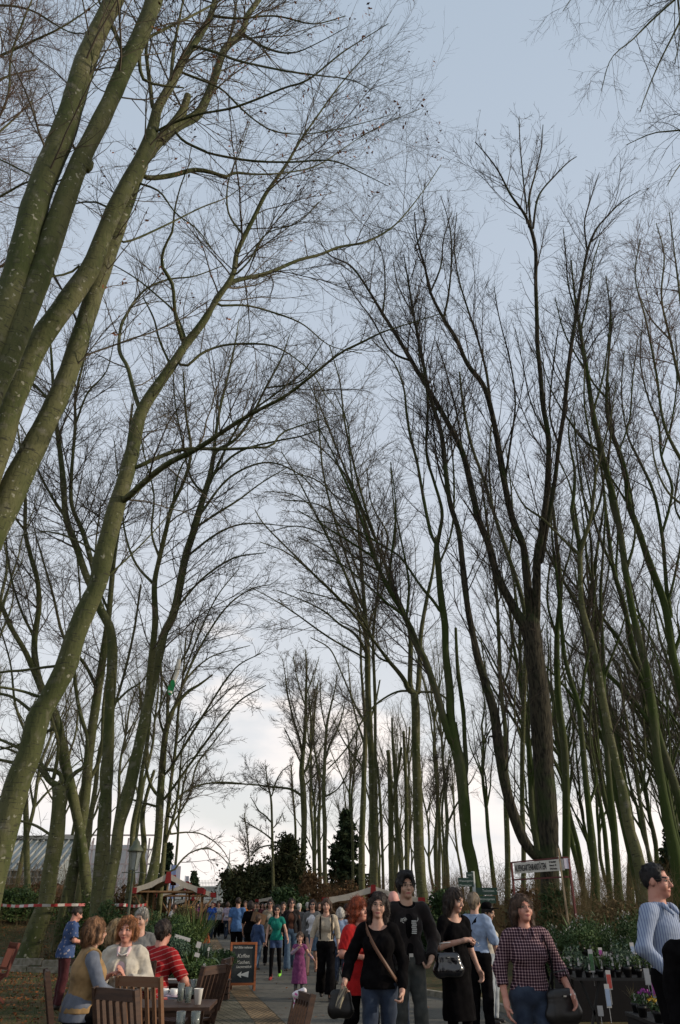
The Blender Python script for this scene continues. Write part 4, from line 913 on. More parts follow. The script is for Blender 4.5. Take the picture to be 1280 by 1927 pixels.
stall('second red-trimmed stall on the left, just behind the nearest one', px_at(345, 36), 36, R_(8), 2.3, 3.0, 2.0, 2.4, mat('orange_cloth', (.10,.05,.03), .8))
stall('white-topped stall on the right of the path between the beige-shirted woman and the smiling woman', px_at(702, 27.5), 27.5, R_(0), 3.1, 2.6, 1.76, 2.10, mat('dark_cloth', (.03,.02,.02), .8))
stall('smaller market stall behind the teal-shirted girl', px_at(533, 52), 52, R_(-6), 2.9, 3, 1.85, 2.15, mat('red_cloth', (.35,.03,.03), .8))
stall('farthest market stall above the man in the blue T-shirt', px_at(472, 74), 74, R_(-8), 2.9, 3, 2.0, 2.35, mat('brown_cloth', (.12,.06,.03), .8))
stall('plain pale tent-roofed stall far down the path on the left', px_at(362, 52), 52, R_(5), 2.6, 3, 1.65, 2.1, mat('white_cloth', (.6,.6,.58), .8))

# ---------------------------------------------------------------- street lamp
LAMPG = mat('weathered_green_iron', (.055,.075,.05), .6, .4, noise=(6,(.09,.10,.07),.4,.6))
lx, ly = px_at(228, 22), 22.0; lz = tz(lx, ly)
root = thing('street_lamp', 'old lantern street lamp on a green iron post at the edge of the bank', 'street lamp', (lx, ly, lz))
MB().lathe([(.13,0),(.13,.25),(.09,.3),(.075,.6),(.042,.9),(.036,2.3),(.05,2.32),(.03,2.38)], n=14).build('post', LAMPG, root, True)
zt = 2.38
MB().lathe([(.09,zt),(.11,zt+.04),(.17,zt+.44),(.18,zt+.46)], n=6).build('lantern_glass', mat('lantern_glass', (.35,.38,.36), .1, .6, trans=.5), root)
MB().lathe([(.22,zt+.46),(.21,zt+.50),(.11,zt+.62),(.09,zt+.70),(.05,zt+.74),(.02,zt+.80)], n=10).build('lantern_roof', LAMPG, root, True)
q = MB()
for k in range(6):
    a = k*math.pi/3; q.bar((.095*math.cos(a), .095*math.sin(a), zt), (.175*math.cos(a), .175*math.sin(a), zt+.47), .016)
q.bar((-.3,0,zt-.05),(.3,0,zt-.05), .02).build('lantern_bars', LAMPG, root)

# ---------------------------------------------------------------- writing
def text(name, s, size, m, parent, M, ext=.002, font_scale=(1,1), bold=0.0, align='LEFT', shear=0.0):
    c = bpy.data.curves.new(name+'_c', 'FONT'); c.body = s; c.size = size; c.extrude = ext; c.align_x = align; c.align_y = 'CENTER'; c.offset = bold; c.shear = shear; c.resolution_u = 3
    ob = bpy.data.objects.new(name+'_t', c); COL.objects.link(ob)
    bpy.context.view_layer.update()
    me = bpy.data.meshes.new_from_object(ob.evaluated_get(bpy.context.evaluated_depsgraph_get()))
    bpy.data.objects.remove(ob); bpy.data.curves.remove(c)
    o = bpy.data.objects.new(name, me); COL.objects.link(o); me.materials.clear(); me.materials.append(m); o.parent = parent
    o.matrix_local = M @ Matrix.Diagonal((font_scale[0], font_scale[1], 1, 1)); return o
def frontM(x, y, z, tilt=0.0): return Matrix.Translation((x, y, z)) @ Matrix.Rotation(math.pi/2 - tilt, 4, 'X')
BLK = mat('black_lettering', (.01,.01,.01), .6)
SIGNW = mat('sign_white', (.55,.53,.48), .6, .3)
REDP = mat('dark_red_paint', (.085,.014,.014), .6, .3)
A = np.array(atx(966, 19.0, 2.15)); B = np.array(atx(1060, 17.0, 2.15)); Ls = np.linalg.norm((B-A)[:2]); angS = math.atan2(B[1]-A[1], B[0]-A[0])
root = thing('stall_sign', 'long white signboard on dark red posts reading ALPENGARTENRARITÄTEN', 'sign', (A[0], A[1], 0), angS)
MB().box((Ls/2+.05, .02, 2.31), (Ls-.05, .03, .215)).build('signboard', SIGNW, root)
text('lettering', 'ALPENGARTENRARITÄTEN', .17, BLK, root, frontM(.12, -.001, 2.30), font_scale=(.655, 1.05), bold=.002)
for i, s in enumerate(['N. Neuefeind', 'Römerstr. 20', '52146 Aachen']): text('small_lettering', s, .058, BLK, root, frontM(1.60, -.001, 2.375-.065*i), font_scale=(.85,1))
q = MB()
q.bar((-.03,.0,0),(-.03,.0,2.45), .04).bar((Ls+.06,.13,0),(Ls+.06,.13,2.42), .04)
q.bar((-.03,.03,2.44),(Ls+.03,.03,2.44), .03).bar((-.03,.03,2.08),(Ls+.03,.03,2.08), .03).bar((Ls+.04,0,2.08),(Ls+.06,.13,2.08), .03).bar((Ls+.04,0,2.44),(Ls+.06,.13,2.44), .03)
q.build('frame', REDP, root)
MB().box((Ls+.055, .075, 2.33), (.02, .11, .2), rot=Matrix.Rotation(-.17, 3, 'Z')).build('end_panel', mat('pale_lilac_panel', (.50,.47,.55), .6), root)
MB().tube([(Ls+.03,-.03,0),(Ls+.0,-.03,1.6),(Ls+.0,-.045,2.62)], [.024,.022,.018], 8).build('wooden_pole', mat('peeled_pole', (.34,.26,.16), .7, noise=(5,(.22,.16,.10),.4,.6)), root, True)
# green way signs
GRN = mat('green_signboard', (.006,.035,.02), .4, .4); LETW = mat('white_lettering', (.42,.46,.42), .6)
wx = px_at(907, 18.0); root = thing('way_sign', 'grey post with dark green way-finding boards pointing both ways', 'sign', (wx, 18.0, tz(wx, 18)))
MB().tube([(0,0,0),(0,0,2.22)], .035, 10).build('post', mat('grey_post', (.35,.36,.34), .5), root, True)
def board(x0, x1, z0, z1, txts, x, sz=.062):
    b = MB().box(((x0+x1)/2, -.045, (z0+z1)/2), (x1-x0, .02, z1-z0)).build('board', GRN, root)
    for i, s in enumerate(txts): text('lettering', s, sz, LETW, b, frontM(x, -.058, z1-.06-.085*i))
board(-.34, -.01, 1.92, 2.09, ['Wassergarten', 'Moosgarten'][:2], -.32, .055)
board(-.16, -.01, 2.095, 2.20, ['WC'], -.13)
board(.03, .48, 1.76, 1.90, ['Toiletten  ▸'], .16, .07); board(.03, .44, 1.60, 1.74, ['Arzneigarten'], .10, .06)
# banner hanging in a tree
at_b = at(337, 1240, 27.5); root = thing('banner', 'long narrow white banner with two green dots hanging high among the left-hand trees', 'banner', at_b)
e = at(322, 1304, 27.2) - at_b; s1 = at(343, 1242, 27.5) - at_b
nb = 14; V = []; 
for i in range(nb+1):
    f = i/nb; c = e*f + np.array([.03*math.sin(5*f), .05*math.sin(4*f), 0]); wv = s1*.62*(1-.1*f)
    V += [c - wv, c + wv, c - wv + np.array([0,.012,0]), c + wv + np.array([0,.012,0])]
Fb = [];
for i in range(nb):
    a = 4*i; Fb += [(a, a+1, a+5, a+4), (a+6, a+7, a+3, a+2), (a, a+4, a+6, a+2), (a+1, a+3, a+7, a+5)]
mesh_obj('cloth', V, Fb, mat('banner_cloth', (.75,.72,.62), .7), root)
gd = MB()
for f, r in ((.76,.12), (.90,.15)):
    c = e*f + np.array([.03*math.sin(5*f), .05*math.sin(4*f) - .02, 0]); n = 14
    gd.add([c] + [c + np.array([math.cos(2*math.pi*k/n)*r*.8, -.003, math.sin(2*math.pi*k/n)*r*1.5]) for k in range(n)], [(0, k+1, (k+1) % n + 1) for k in range(n)])
gd.build('green_dots', mat('banner_green', (.02,.28,.09), .7), root)
MB().tube([s1*0, s1*0+np.array([.05,0,1.2])], .006, 5).build('cord', BLK, root)
# flags on poles beyond the stalls
for px, yt, Y, colr, lab in ((322, 1627, 40, (.30,.38,.62), 'pale blue flag banner on a pole beyond the nearest stall'), (331, 1629, 43, (.62,.60,.66), 'whitish flag banner on a pole right of the blue one'), (349, 1648, 60, (.6,.6,.62), 'small distant white flag banner above the stall roofs')):
    t = at(px, yt, Y); root = thing('flag', lab, 'flag', (t[0], Y, tz(t[0], Y))); H = t[2]-tz(t[0], Y)
    MB().tube([(0,0,0),(0,0,H)], .03, 8).build('pole', mat('white_pole', (.6,.6,.6), .4), root, True)
    MB().box((.16,0,H-.75),(.28,.02,1.45), taper=.8).build('cloth', mat('flagcloth_%d' % px, colr, .8), root)
# barrier tape
TAPE_R = mat('tape_red', (.34,.025,.025), .5, .4); TAPE_W = mat('tape_white', (.44,.42,.39), .5, .4)
def tape(name, lab, pts, seg=.22, w=.075):
    P = np.array(pts, float); s = np.concatenate([[0], np.cumsum(np.linalg.norm(np.diff(P, axis=0), axis=1))]); n = int(s[-1]/seg)
    u = np.linspace(0, s[-1], n+1); Q = np.stack([np.interp(u, s, P[:, k]) for k in range(3)], -1)
    Q[:, 2] += .02*np.sin(u*2.1) ; V = []
    for i, q in enumerate(Q):
        tw = .012*math.sin(i*.7); V += [(q[0], q[1]-tw, q[2]), (q[0], q[1]+tw, q[2]+w), (q[0], q[1]-tw+.003, q[2]), (q[0], q[1]+tw+.003, q[2]+w)]
    Fc, mi = [], []
    for i in range(n):
        a = 4*i; Fc += [(a, a+4, a+5, a+1), (a+6, a+2, a+3, a+7)]; mi += [i % 2, i % 2]
    tag(mesh_obj(name, V, Fc, None, smooth=False, mi=mi, mats=[TAPE_W, TAPE_R]), lab, 'barrier tape')
tape('barrier_tape', 'red and white barrier tape strung between the left-hand trunks', [at(-40, 1705, 27), at(60, 1707, 25), at(94, 1708, 25.2), at(160, 1704, 26.2)], .24)
tape('barrier_tape', 'shorter red and white tape right of the straight pale beech, by the lamp post', [at(198, 1708, 24.2), at(232, 1707, 23.5), at(275, 1706, 26)], .24)
# ---------------------------------------------------------------- people: implicit surfaces meshed once per garment
class Fld:
    def __init__(s, lo, hi, h):
        s.lo = np.array(lo, float); s.h = h; s.n = np.ceil((np.array(hi)-s.lo)/h).astype(int)+1
        s.F = np.full(s.n, 9.0, np.float32); s.ax = [s.lo[i]+h*np.arange(s.n[i]) for i in range(3)]
    def _sub(s, lo, hi):
        a = np.clip(np.floor((lo-s.lo)/s.h).astype(int), 0, s.n); b = np.clip(np.ceil((hi-s.lo)/s.h).astype(int)+1, 0, s.n)
        if np.any(b <= a): return None, None
        sl = tuple(slice(i, j) for i, j in zip(a, b))
        return sl, np.meshgrid(*[s.ax[i][sl[i]] for i in range(3)], indexing='ij', sparse=True)
    def _put(s, sl, d, k, op):
        A = s.F[sl]
        if op == 'sub': d = -d; a, b = -A, -d   # max(A, -d)
        if op == 'sub':
            if k > 0:
                hh = np.clip(.5+.5*(b-a)/k, 0, 1); s.F[sl] = -(b*(1-hh)+a*hh - k*hh*(1-hh))
            else: s.F[sl] = np.maximum(A, d)
            return
        if k > 0:
            hh = np.clip(.5+.5*(d-A)/k, 0, 1); s.F[sl] = d*(1-hh)+A*hh - k*hh*(1-hh)
        else: s.F[sl] = np.minimum(A, d)
    def cap(s, a, b, ra, rb, k=.02, op='add', sy=1.0):
        a, b = np.array(a, float), np.array(b, float); m = max(ra, rb)+k+3*s.h
        sl, g = s._sub(np.minimum(a, b)-m, np.maximum(a, b)+m)
        if sl is None: return s
        d = b-a; dd = max(1e-9, d@d); yc = (a[1]+b[1])/2
        X, Y, Z = g
        if sy != 1.0: Y = yc + (Y-yc)/sy
        t = np.clip(((X-a[0])*d[0]+(Y-a[1])*d[1]+(Z-a[2])*d[2])/dd, 0, 1)
        q = np.sqrt((X-a[0]-t*d[0])**2+(Y-a[1]-t*d[1])**2+(Z-a[2]-t*d[2])**2) - (ra+(rb-ra)*t)
        s._put(sl, (q*min(1, sy)).astype(np.float32), k, op); return s
    def ell(s, c, r, Rm=None, k=.02, op='add'):
        c, r = np.array(c, float), np.array(r, float); m = r.max()+k+3*s.h
        sl, g = s._sub(c-m, c+m)
        if sl is None: return s
        X, Y, Z = g[0]-c[0], g[1]-c[1], g[2]-c[2]
        if Rm is not None:
            Rt = np.array(Rm).T; X, Y, Z = [Rt[i, 0]*X+Rt[i, 1]*Y+Rt[i, 2]*Z for i in range(3)]
        q0 = np.sqrt((X/r[0])**2+(Y/r[1])**2+(Z/r[2])**2); q1 = np.sqrt((X/r[0]**2)**2+(Y/r[1]**2)**2+(Z/r[2]**2)**2)
        d = np.where(q1 > 1e-6, q0*(q0-1)/np.maximum(q1, 1e-6), -r.min())
        s._put(sl, d.astype(np.float32), k, op); return s
    def clip(s, p, n):
        """keep the side the normal points away from"""
        p, n = np.array(p, float), np.array(n, float); n /= np.linalg.norm(n)
        X, Y, Z = np.meshgrid(*s.ax, indexing='ij', sparse=True)
        s.F = np.maximum(s.F, ((X-p[0])*n[0]+(Y-p[1])*n[1]+(Z-p[2])*n[2]).astype(np.float32)); return s
    def noise(s, amp, freq, seed=0, st=(1,1,1)):
        r = np.random.default_rng(seed); X, Y, Z = np.meshgrid(*s.ax, indexing='ij', sparse=True)
        acc = 0
        for i in range(4):
            d = r.normal(size=3)*np.array(st); d *= freq*(.6+.8*r.random())/np.linalg.norm(d); d2 = r.normal(size=3)*freq*.35
            acc = acc + np.sin(X*d[0]+Y*d[1]+Z*d[2]+r.random()*6 + 1.3*np.sin(X*d2[0]+Y*d2[1]+Z*d2[2]+r.random()*6))
        s.F = s.F + (acc*amp/2).astype(np.float32); return s
    def mesh(s):
        F = s.F; S = F < 0
        if not S.any(): return np.zeros((0, 3)), np.zeros((0, 4), int)
        c = np.zeros(tuple(np.array(F.shape)-1), np.uint8); n0, n1, n2 = c.shape
        off = [(i, j, k) for i in (0,1) for j in (0,1) for k in (0,1)]
        for i, j, k in off: c += S[i:i+n0, j:j+n1, k:k+n2]
        idx = np.argwhere((c > 0) & (c < 8)); ii, jj, kk = idx.T
        vals = {o: F[ii+o[0], jj+o[1], kk+o[2]] for o in off}
        acc = np.zeros((len(idx), 3)); cnt = np.zeros(len(idx))
        for a in off:
            for ax in range(3):
                if a[ax] == 0:
                    b = list(a); b[ax] = 1; b = tuple(b); fa, fb = vals[a], vals[b]; x = (fa < 0) != (fb < 0)
                    t = np.where(x, fa/np.where(x, fa-fb, 1), 0)
                    p = np.tile(np.array(a, float), (len(idx), 1)); p[:, ax] = t
                    acc += p*x[:, None]; cnt += x
        V = s.lo + s.h*(idx + acc/np.maximum(cnt, 1)[:, None])
        I = np.full(c.shape, -1, np.int32); I[ii, jj, kk] = np.arange(len(idx))
        Q = []
        for ax in range(3):
            u, v = [q for q in range(3) if q != ax]
            sa = [slice(None)]*3; sb = [slice(None)]*3; sa[ax] = slice(0, -1); sb[ax] = slice(1, None)
            for q in (u, v): sa[q] = slice(1, -1); sb[q] = slice(1, -1)
            A, B = S[tuple(sa)], S[tuple(sb)]; e = np.argwhere(A != B)
            if not len(e): continue
            e2 = e.copy(); e2[:, u] += 1; e2[:, v] += 1
            def cell(du, dv):
                w = e2.copy(); w[:, u] += du; w[:, v] += dv; return I[w[:, 0], w[:, 1], w[:, 2]]
            q = np.stack([cell(-1, -1), cell(0, -1), cell(0, 0), cell(-1, 0)], -1)
            fl = A[tuple(e.T)]
            if ax == 1: fl = ~fl
            q[~fl] = q[~fl][:, ::-1]; Q.append(q)
        Q = np.concatenate(Q); Q = Q[(Q >= 0).all(1)]
        return V, Q

def cloth(name, col, noise2=None, rough=.9):
    return mat(name, col, rough, .15, noise=(14, noise2 or tuple(c*.72 for c in col), .42, .66), bump=(150,.15,(1,1,1),.004), sheen=.1)
def skin(name, col): return mat(name, col, .55, .35, noise=(18, (col[0]*.9, col[1]*.78, col[2]*.75), .45, .65))
SK = skin('fair_skin', (.46,.27,.20)); SK2 = skin('olive_skin', (.38,.235,.165)); SKR = skin('ruddy_skin', (.48,.235,.175))
LIP = mat('lips', (.30,.09,.08), .5, .3); EYEW = mat('eye_white', (.5,.48,.45), .3, .5); IRIS = mat('iris', (.03,.02,.015), .2, .5)
def hairm(n, c): return mat(n, c, .6, .35, noise=[(26, tuple(v*.35 for v in c), .40, .60, (1,1,.10)), (60, tuple(v*1.7 for v in c), .55, .72, (1,1,.06))], bump=(60,.5,(1,1,.08),.006))
HB = hairm('dark_brown_hair', (.030,.018,.013)); HBL = hairm('black_hair', (.010,.008,.008)); HM = hairm('brown_hair', (.075,.042,.026)); HBD = hairm('blond_hair', (.30,.20,.10)); HG = hairm('grey_hair', (.28,.26,.23)); HR = hairm('red_hair', (.26,.055,.02)); HO = hairm('ginger_blond_hair', (.30,.12,.045)); HW = hairm('white_hair', (.55,.52,.48))
BLACK = mat('black_cloth', (.0035,.003,.0035), 1.0, .06, noise=(14, (.006,.0055,.006), .42, .66), bump=(150,.15,(1,1,1),.004)); JEANS = cloth('dark_jeans', (.018,.026,.045), (.030,.042,.066)); JEANSG = cloth('grey_jeans', (.038,.042,.040), (.06,.062,.056)); JEANSM = cloth('blue_jeans', (.045,.075,.12), (.07,.11,.16)); LEATHER = mat('black_leather', (.008,.007,.007), .42, .4, bump=(40,.2,(1,1,1),.004))
SHOE = mat('dark_shoe', (.02,.016,.014), .5, .4)
GOLD = mat('glasses_frame', (.08,.06,.04), .3, .5, metal=.6); DARKG = mat('dark_lens', (.008,.008,.009), .15, .6); METAL = mat('steel', (.5,.5,.48), .3, .5, metal=.9)

def rot3(yaw, pitch, roll):
    return np.array(Matrix.Rotation(yaw, 3, 'Z') @ Matrix.Rotation(pitch, 3, 'X') @ Matrix.Rotation(roll, 3, 'Y'))
def hand(f, w, d, n, side, curl=.35, big=1.0):
    """w wrist, d direction of the hand, n palm normal, side = direction of the thumb"""
    w, d, n = map(lambda v: np.array(v, float), (w, d, n)); d /= np.linalg.norm(d); n = n - (n@d)*d; n /= np.linalg.norm(n)
    s = np.cross(d, n)*side; s /= np.linalg.norm(s); B = big
    f.cap(w-d*.02, w+d*.012, .025*B, .024*B, .02)
    for q in (-.9, -.3, .3, .9): f.cap(w+d*.015+s*q*.014, w+d*.078*B+s*q*.024*B, .014*B, .0115*B, .014)
    for q, L, i in ((.95, .070, 0), (.33, .080, 1), (-.33, .074, 2), (-1.0, .058, 3)):
        L *= B; a = w+d*.080*B+s*q*.026*B; c1 = curl*(1+.18*i); c2 = curl*(2.2+.25*i)
        b = a + (d*math.cos(c1)+n*math.sin(c1) + s*q*.06)*L*.5; e = b + (d*math.cos(c2)+n*math.sin(c2))*L*.5
        f.cap(a, b, .0105*B, .0098*B, .004); f.cap(b, e, .0098*B, .008*B, .003)
    a = w+d*.028*B+s*.026*B; b = a+(d*.55+s*.65+n*.35)*.042*B; e = b+(d*.85+s*.1+n*.4)*.032*B
    f.cap(a, b, .015*B, .0125*B, .012); f.cap(b, e, .0125*B, .0095*B, .004)

STAND = dict(kL=(-.095,-.015,.49), aL=(-.105,.03,.09), kR=(.095,-.015,.49), aR=(.105,.03,.09))
STRIDE = dict(kL=(-.09,-.13,.50), aL=(-.09,-.16,.10), kR=(.09,.02,.48), aR=(.085,.26,.15))
STRIDE2 = dict(kR=(.09,-.13,.50), aR=(.09,-.16,.10), kL=(-.09,.02,.48), aL=(-.085,.26,.15))
SIT = dict(kL=(-.12,-.42,.93), aL=(-.12,-.44,.50), kR=(.12,-.42,.93), aR=(.12,-.44,.50), hipdrop=0)
ARMD = dict(eL=(-.228,.035,1.11), wL=(-.240,-.035,.865), eR=(.228,.035,1.11), wR=(.240,-.035,.865))
def person(label, px, Y, H, rz=0, look=(0,0,0), hair=('short', HM, .0), sk=SK, top=None, outer=None, bottom=None, shoes=SHOE, fat=1.0, fem=True, arms=None, legs=None, h=None, z=None, glasses=None, X=None, hands=(.35,.35), handdir={}, lean=0.0, group=None, kid=False, name='person', extras=None, detail=True):
    s = H/1.735
    h = h or (.0075 if Y < 11.5 else .010 if Y < 20 else .0125 if Y < 30 else .018)
    h = h/s
    x = atx(px, Y, 1.2)[0] if X is None else X
    seated = legs is SIT or (legs and legs.get('sit'))
    zg = (tz(x, Y) if z is None else z) - (.44*s if seated else 0)
    root = thing(name, label, 'person', (x, Y, zg), rz, group); root.scale = (s, s, s)
    L = dict(STAND); L.update(legs or {}); A = dict(ARMD); A.update(arms or {})
    hs = 1.18 if kid else 1.0
    # --- skeleton points; torso may lean forward
    def T(p):                                       # lean about the pelvis
        p = np.array(p, float)
        if lean and p[2] > .92: dy = p[2]-.92; return np.array([p[0], p[1]-dy*math.sin(lean), .92+dy*math.cos(lean)])
        return p
    Rh = rot3(R_(look[0]), R_(look[1]), R_(look[2])); piv = T((0, 0, 1.50))
    def Hd(p): p = (np.array(p, float)-np.array([0, 0, 1.50]))*hs; return piv + Rh @ p
    def AA(k): return T(A[k]) if not (k in (arms or {}).get('abs', ())) else np.array(A[k], float)
    lo = np.array([-.42*max(1, fat*.95), -.40, -.03]); hi = np.array([.42*max(1, fat*.95), .36, 1.86])
    pts = np.array([AA(k) for k in ('eL','wL','eR','wR')] + [np.array(L[k]) for k in ('kL','aL','kR','aR')] + [Hd((0, 0, 1.62))])
    lo = np.minimum(lo, pts.min(0)-.17); hi = np.maximum(hi, pts.max(0)+.17); lo[2] = max(lo[2], .30 if seated else -.03)
    f_ = fat
    def torso(f, o, z0=.80, bust=True, k=.035):
        f.ell(T((0, .012, .93)), (.160*f_+o, .118*f_+o, .125+o), k=k)
        f.ell(T((0, .0, 1.07)), ((.128 if fem else .14)*f_**1.15+o, .098*f_**1.2+o, .13+o), k=k)
        f.ell(T((0, .005, 1.25)), (.150*f_+o, .112*f_**.7+o, .155+o), k=k)
        w = .135 if fem else .165
        f.cap(T((-w, .012, 1.385)), T((w, .012, 1.385)), .052+o, .052+o, k)
        f.cap(T((0, .015, 1.38)), T((0, .01, 1.43)), .075+o*.6, .058+o*.5, k)
        if fem and bust and not kid:
            for q in (-1, 1): f.ell(T((q*.073, -.092*f_**.6, 1.235)), (.060*f_**.5+o*.8, .040*f_**.5+o*.8, .058+o), k=.07)
    def arm(f, sd, o, upto, k=.03, full=False):
        S = T(((-.160 if fem else -.185)*(1 if sd == 'L' else -1)*(1+.35*(f_-1)), .012, 1.362)); E = AA('e'+sd); W = AA('w'+sd); g = .5+.5*f_
        if upto <= 1: 
            e = S+(E-S)*upto; f.cap(S, e, .052*g+o, (.052-.012*upto)*g+o, k)
        else:
            f.cap(S, E, .052*g+o, .041*g+o, k); e = E+(W-E)*(upto-1); f.cap(E, e, .041*g+o, (.041-.015*(upto-1))*g+o, k)
        return e, (E-S if upto <= 1 else W-E)
    def leg(f, sd, o, upto=2, k=.03, flare=0, o2=None):
        q = -1 if sd == 'L' else 1; Hp = np.array([q*.085*f_, .01, .90]); Kn = np.array(L['k'+sd]); An = np.array(L['a'+sd]); o2 = o if o2 is None else o2
        f.cap(Hp, Kn, .088*f_+o, .056*f_+o, k); f.cap(Kn, An, .054*f_+o2, .038+o2+flare, k)
        f.cap(Kn+(An-Kn)*.12+np.array([0, .015, 0]), Kn+(An-Kn)*.45+np.array([0, .02, 0]), .045+o2, .04+o2, k)
    # --- body, one continuous surface
    f = Fld(lo, hi, h); torso(f, -.012); leg(f, 'L', -.004); leg(f, 'R', -.004)
    for sd in 'LR':
        arm(f, sd, -.002, 2)
        An = np.array(L['a'+sd])
        f.cap(An+(0, .02, -.045), An+(0, -.13, -.06), .03, .024, .03)
        E, W = AA('e'+sd), AA('w'+sd); d = np.array(handdir.get(sd, (W-E))[:3], float) if not isinstance(handdir.get(sd), dict) else np.array(handdir[sd]['d'], float)
        n = np.array([1. if sd == 'L' else -1., -.15, 0]); th = np.array([0, -1., .0])
        if isinstance(handdir.get(sd), dict): n = np.array(handdir[sd]['n'], float); th = np.array(handdir[sd].get('t', th), float)
        d /= np.linalg.norm(d); n2 = n-(n@d)*d; side = 1 if np.cross(d, n2)@th > 0 else -1
        if detail: hand(f, W, d, n, side, hands[0 if sd == 'L' else 1], 1.0)
        else: f.ell(W+d*.08, (.035,.03,.07), k=.02)
    f.cap(T((0, .02, 1.41)), Hd((0, .012, 1.55)), .058 if fem else .066, .055 if fem else .062, .03)
    f.ell(Hd((0, .012, 1.625)), (.076*hs, .097*hs, .104*hs), Rh, k=.01)
    f.ell(Hd((0, -.036, 1.572)), (.058*hs, .062*hs, .076*hs), Rh, k=.03)
    f.ell(Hd((0, -.070, 1.512)), (.030*hs, .026*hs, .022*hs), Rh, k=.03)
    if f_ > 1.1: f.ell(Hd((0, -.03, 1.515)), (.06, .055, .04), Rh, k=.03)
    if detail:
        for q in (-1, 1):
            f.ell(Hd((q*.040, -.066, 1.570)), (.026*hs, .026*hs, .028*hs), Rh, k=.02)
            f.ell(Hd((q*.031, -.106, 1.612)), (.019*hs, .013*hs, .012*hs), Rh, k=.012, op='sub')
            f.ell(Hd((q*.078, .008, 1.597)), (.010*hs, .020*hs, .032*hs), Rh, k=.008)
        f.cap(Hd((0, -.092, 1.615)), Hd((0, -.116, 1.578)), .009*hs, .0135*hs, .012)
        f.ell(Hd((0, -.108, 1.574)), (.018*hs, .010*hs, .009*hs), Rh, k=.006)
        f.cap(Hd((-.036, -.088, 1.632)), Hd((.036, -.088, 1.632)), .010*hs, .010*hs, .014)
        f.ell(Hd((0, -.092, 1.545)), (.026*hs, .013*hs, .006*hs), Rh, k=.006); f.ell(Hd((0, -.090, 1.533)), (.022*hs, .012*hs, .007*hs), Rh, k=.006)
    V, Q = f.mesh()
    mi = np.zeros(len(Q), int)
    inv = np.linalg.inv(Rh); C = (V[Q].mean(1)-piv) @ inv.T/hs + np.array([0, 0, 1.50])
    fr = C[:, 1] < -.055
    lipm = fr & (np.abs(C[:, 0]) < .026) & (np.abs(C[:, 2]-1.5385) < .0095*(1-.5*np.abs(C[:, 0])/.026)) & (C[:, 1] < -.085)
    brow = fr & (np.abs(np.abs(C[:, 0])-.033) < .019) & (np.abs(C[:, 2]-1.634+.10*(np.abs(C[:, 0])-.033)) < .0048)
    mi[lipm] = 1; mi[brow] = 2
    if detail:
        # eyes: small balls set in the sockets, joined to the same mesh
        Vs, Fs = [], []
        th = np.linspace(0, math.pi, 9); ph = np.arange(14)*2*math.pi/14
        for q in (-1, 1):
            e = []
            for t in th:
                for p in ph: e.append((math.sin(t)*math.cos(p), -math.cos(t), math.sin(t)*math.sin(p)))
            e = np.array(e); r = .0128*hs; base = len(V)+sum(len(v) for v in Vs)
            Vs.append(Hd((q*.031, -.0865, 1.612)) + (e*np.array([1.15, .85, .62])*r) @ Rh.T)
            for i in range(8):
                for k in range(14):
                    k2 = (k+1) % 14; Fs.append((base+i*14+k, base+i*14+k2, base+(i+1)*14+k2, base+(i+1)*14+k, 4 if i < 3 else 3))
        V = np.vstack([V]+Vs); Fs = np.array(Fs); Q = np.vstack([Q, Fs[:, :4]]); mi = np.concatenate([mi, Fs[:, 4]])
    mesh_obj('body', V, Q, None, root, mi=mi, mats=[sk, LIP, hair[1] if hair else HM, EYEW, IRIS])
    def garment(nm, m, build, amp=.0035, fr=34, post=None, st=(1,1,.8)):
        f = Fld(lo, hi, h); build(f); f.noise(amp, fr, hash_s(label+nm), st); f.noise(amp*.45, fr*2.6, hash_s(nm+label), (st[0], st[1], st[2]*.7))
        if post: post(f)
        V, Q = f.mesh()
        if len(V): return mesh_obj(nm, V, Q, m, root)
    def topb(t, extra=0.0):
        o = t.get('o', .010)+extra
        def b(f):
            z0 = t.get('hem', .93)
            torso(f, o, k=.038)
            if z0 < .925: f.cap((0, .012, .96), (0, .012, z0-.1), .158*f_+o+.004, (.164+t.get('flare', .02))*f_+o+.004, .05, sy=.79)
            for sd in 'LR':
                u = t.get('sleeve', .5)
                if isinstance(u, tuple): u = u['LR'.index(sd)]
                if u <= 0: continue
                g = Fld(lo, hi, h); e, d = arm(g, sd, o+.001, u); g.clip(e+d/np.linalg.norm(d)*.003, d)
                f.F = np.where(np.abs(f.F-g.F) < .018, np.minimum(f.F, g.F) - np.clip(.018-np.abs(f.F-g.F), 0, .018)**2/.072, np.minimum(f.F, g.F))
        def p(f):
            f.clip((0, 0, t.get('hem', .93)), (0, 0, -1))
            nk = t.get('neck', ('round', .05))
            if nk[0] == 'round': f.ell(T((0, -.055, 1.455)), (nk[1]+.035, .11, nk[1]), k=.005, op='sub'); f.ell(T((0, .0, 1.475)), (.072, .085, .05), k=.005, op='sub')
            elif nk[0] == 'v':
                f.cap(T((0, -.13, 1.48)), T((0, -.15, 1.43-nk[1])), .068, .014, .004, op='sub'); f.ell(T((0, .0, 1.475)), (.075, .085, .05), k=.005, op='sub')
            elif nk[0] == 'high': pass
            if t.get('open'):
                w = t['open']; f.cap(T((0, -.16, 1.42)), (0, -.20, .60), w*.8, w*1.25, .006, op='sub')
            if t.get('sleeve', .5) == 0 or t.get('tank'):
                for q in (-1, 1): f.ell(T((q*.20, 0, 1.385)), (.055, .12, .09), k=.006, op='sub')
        return b, p
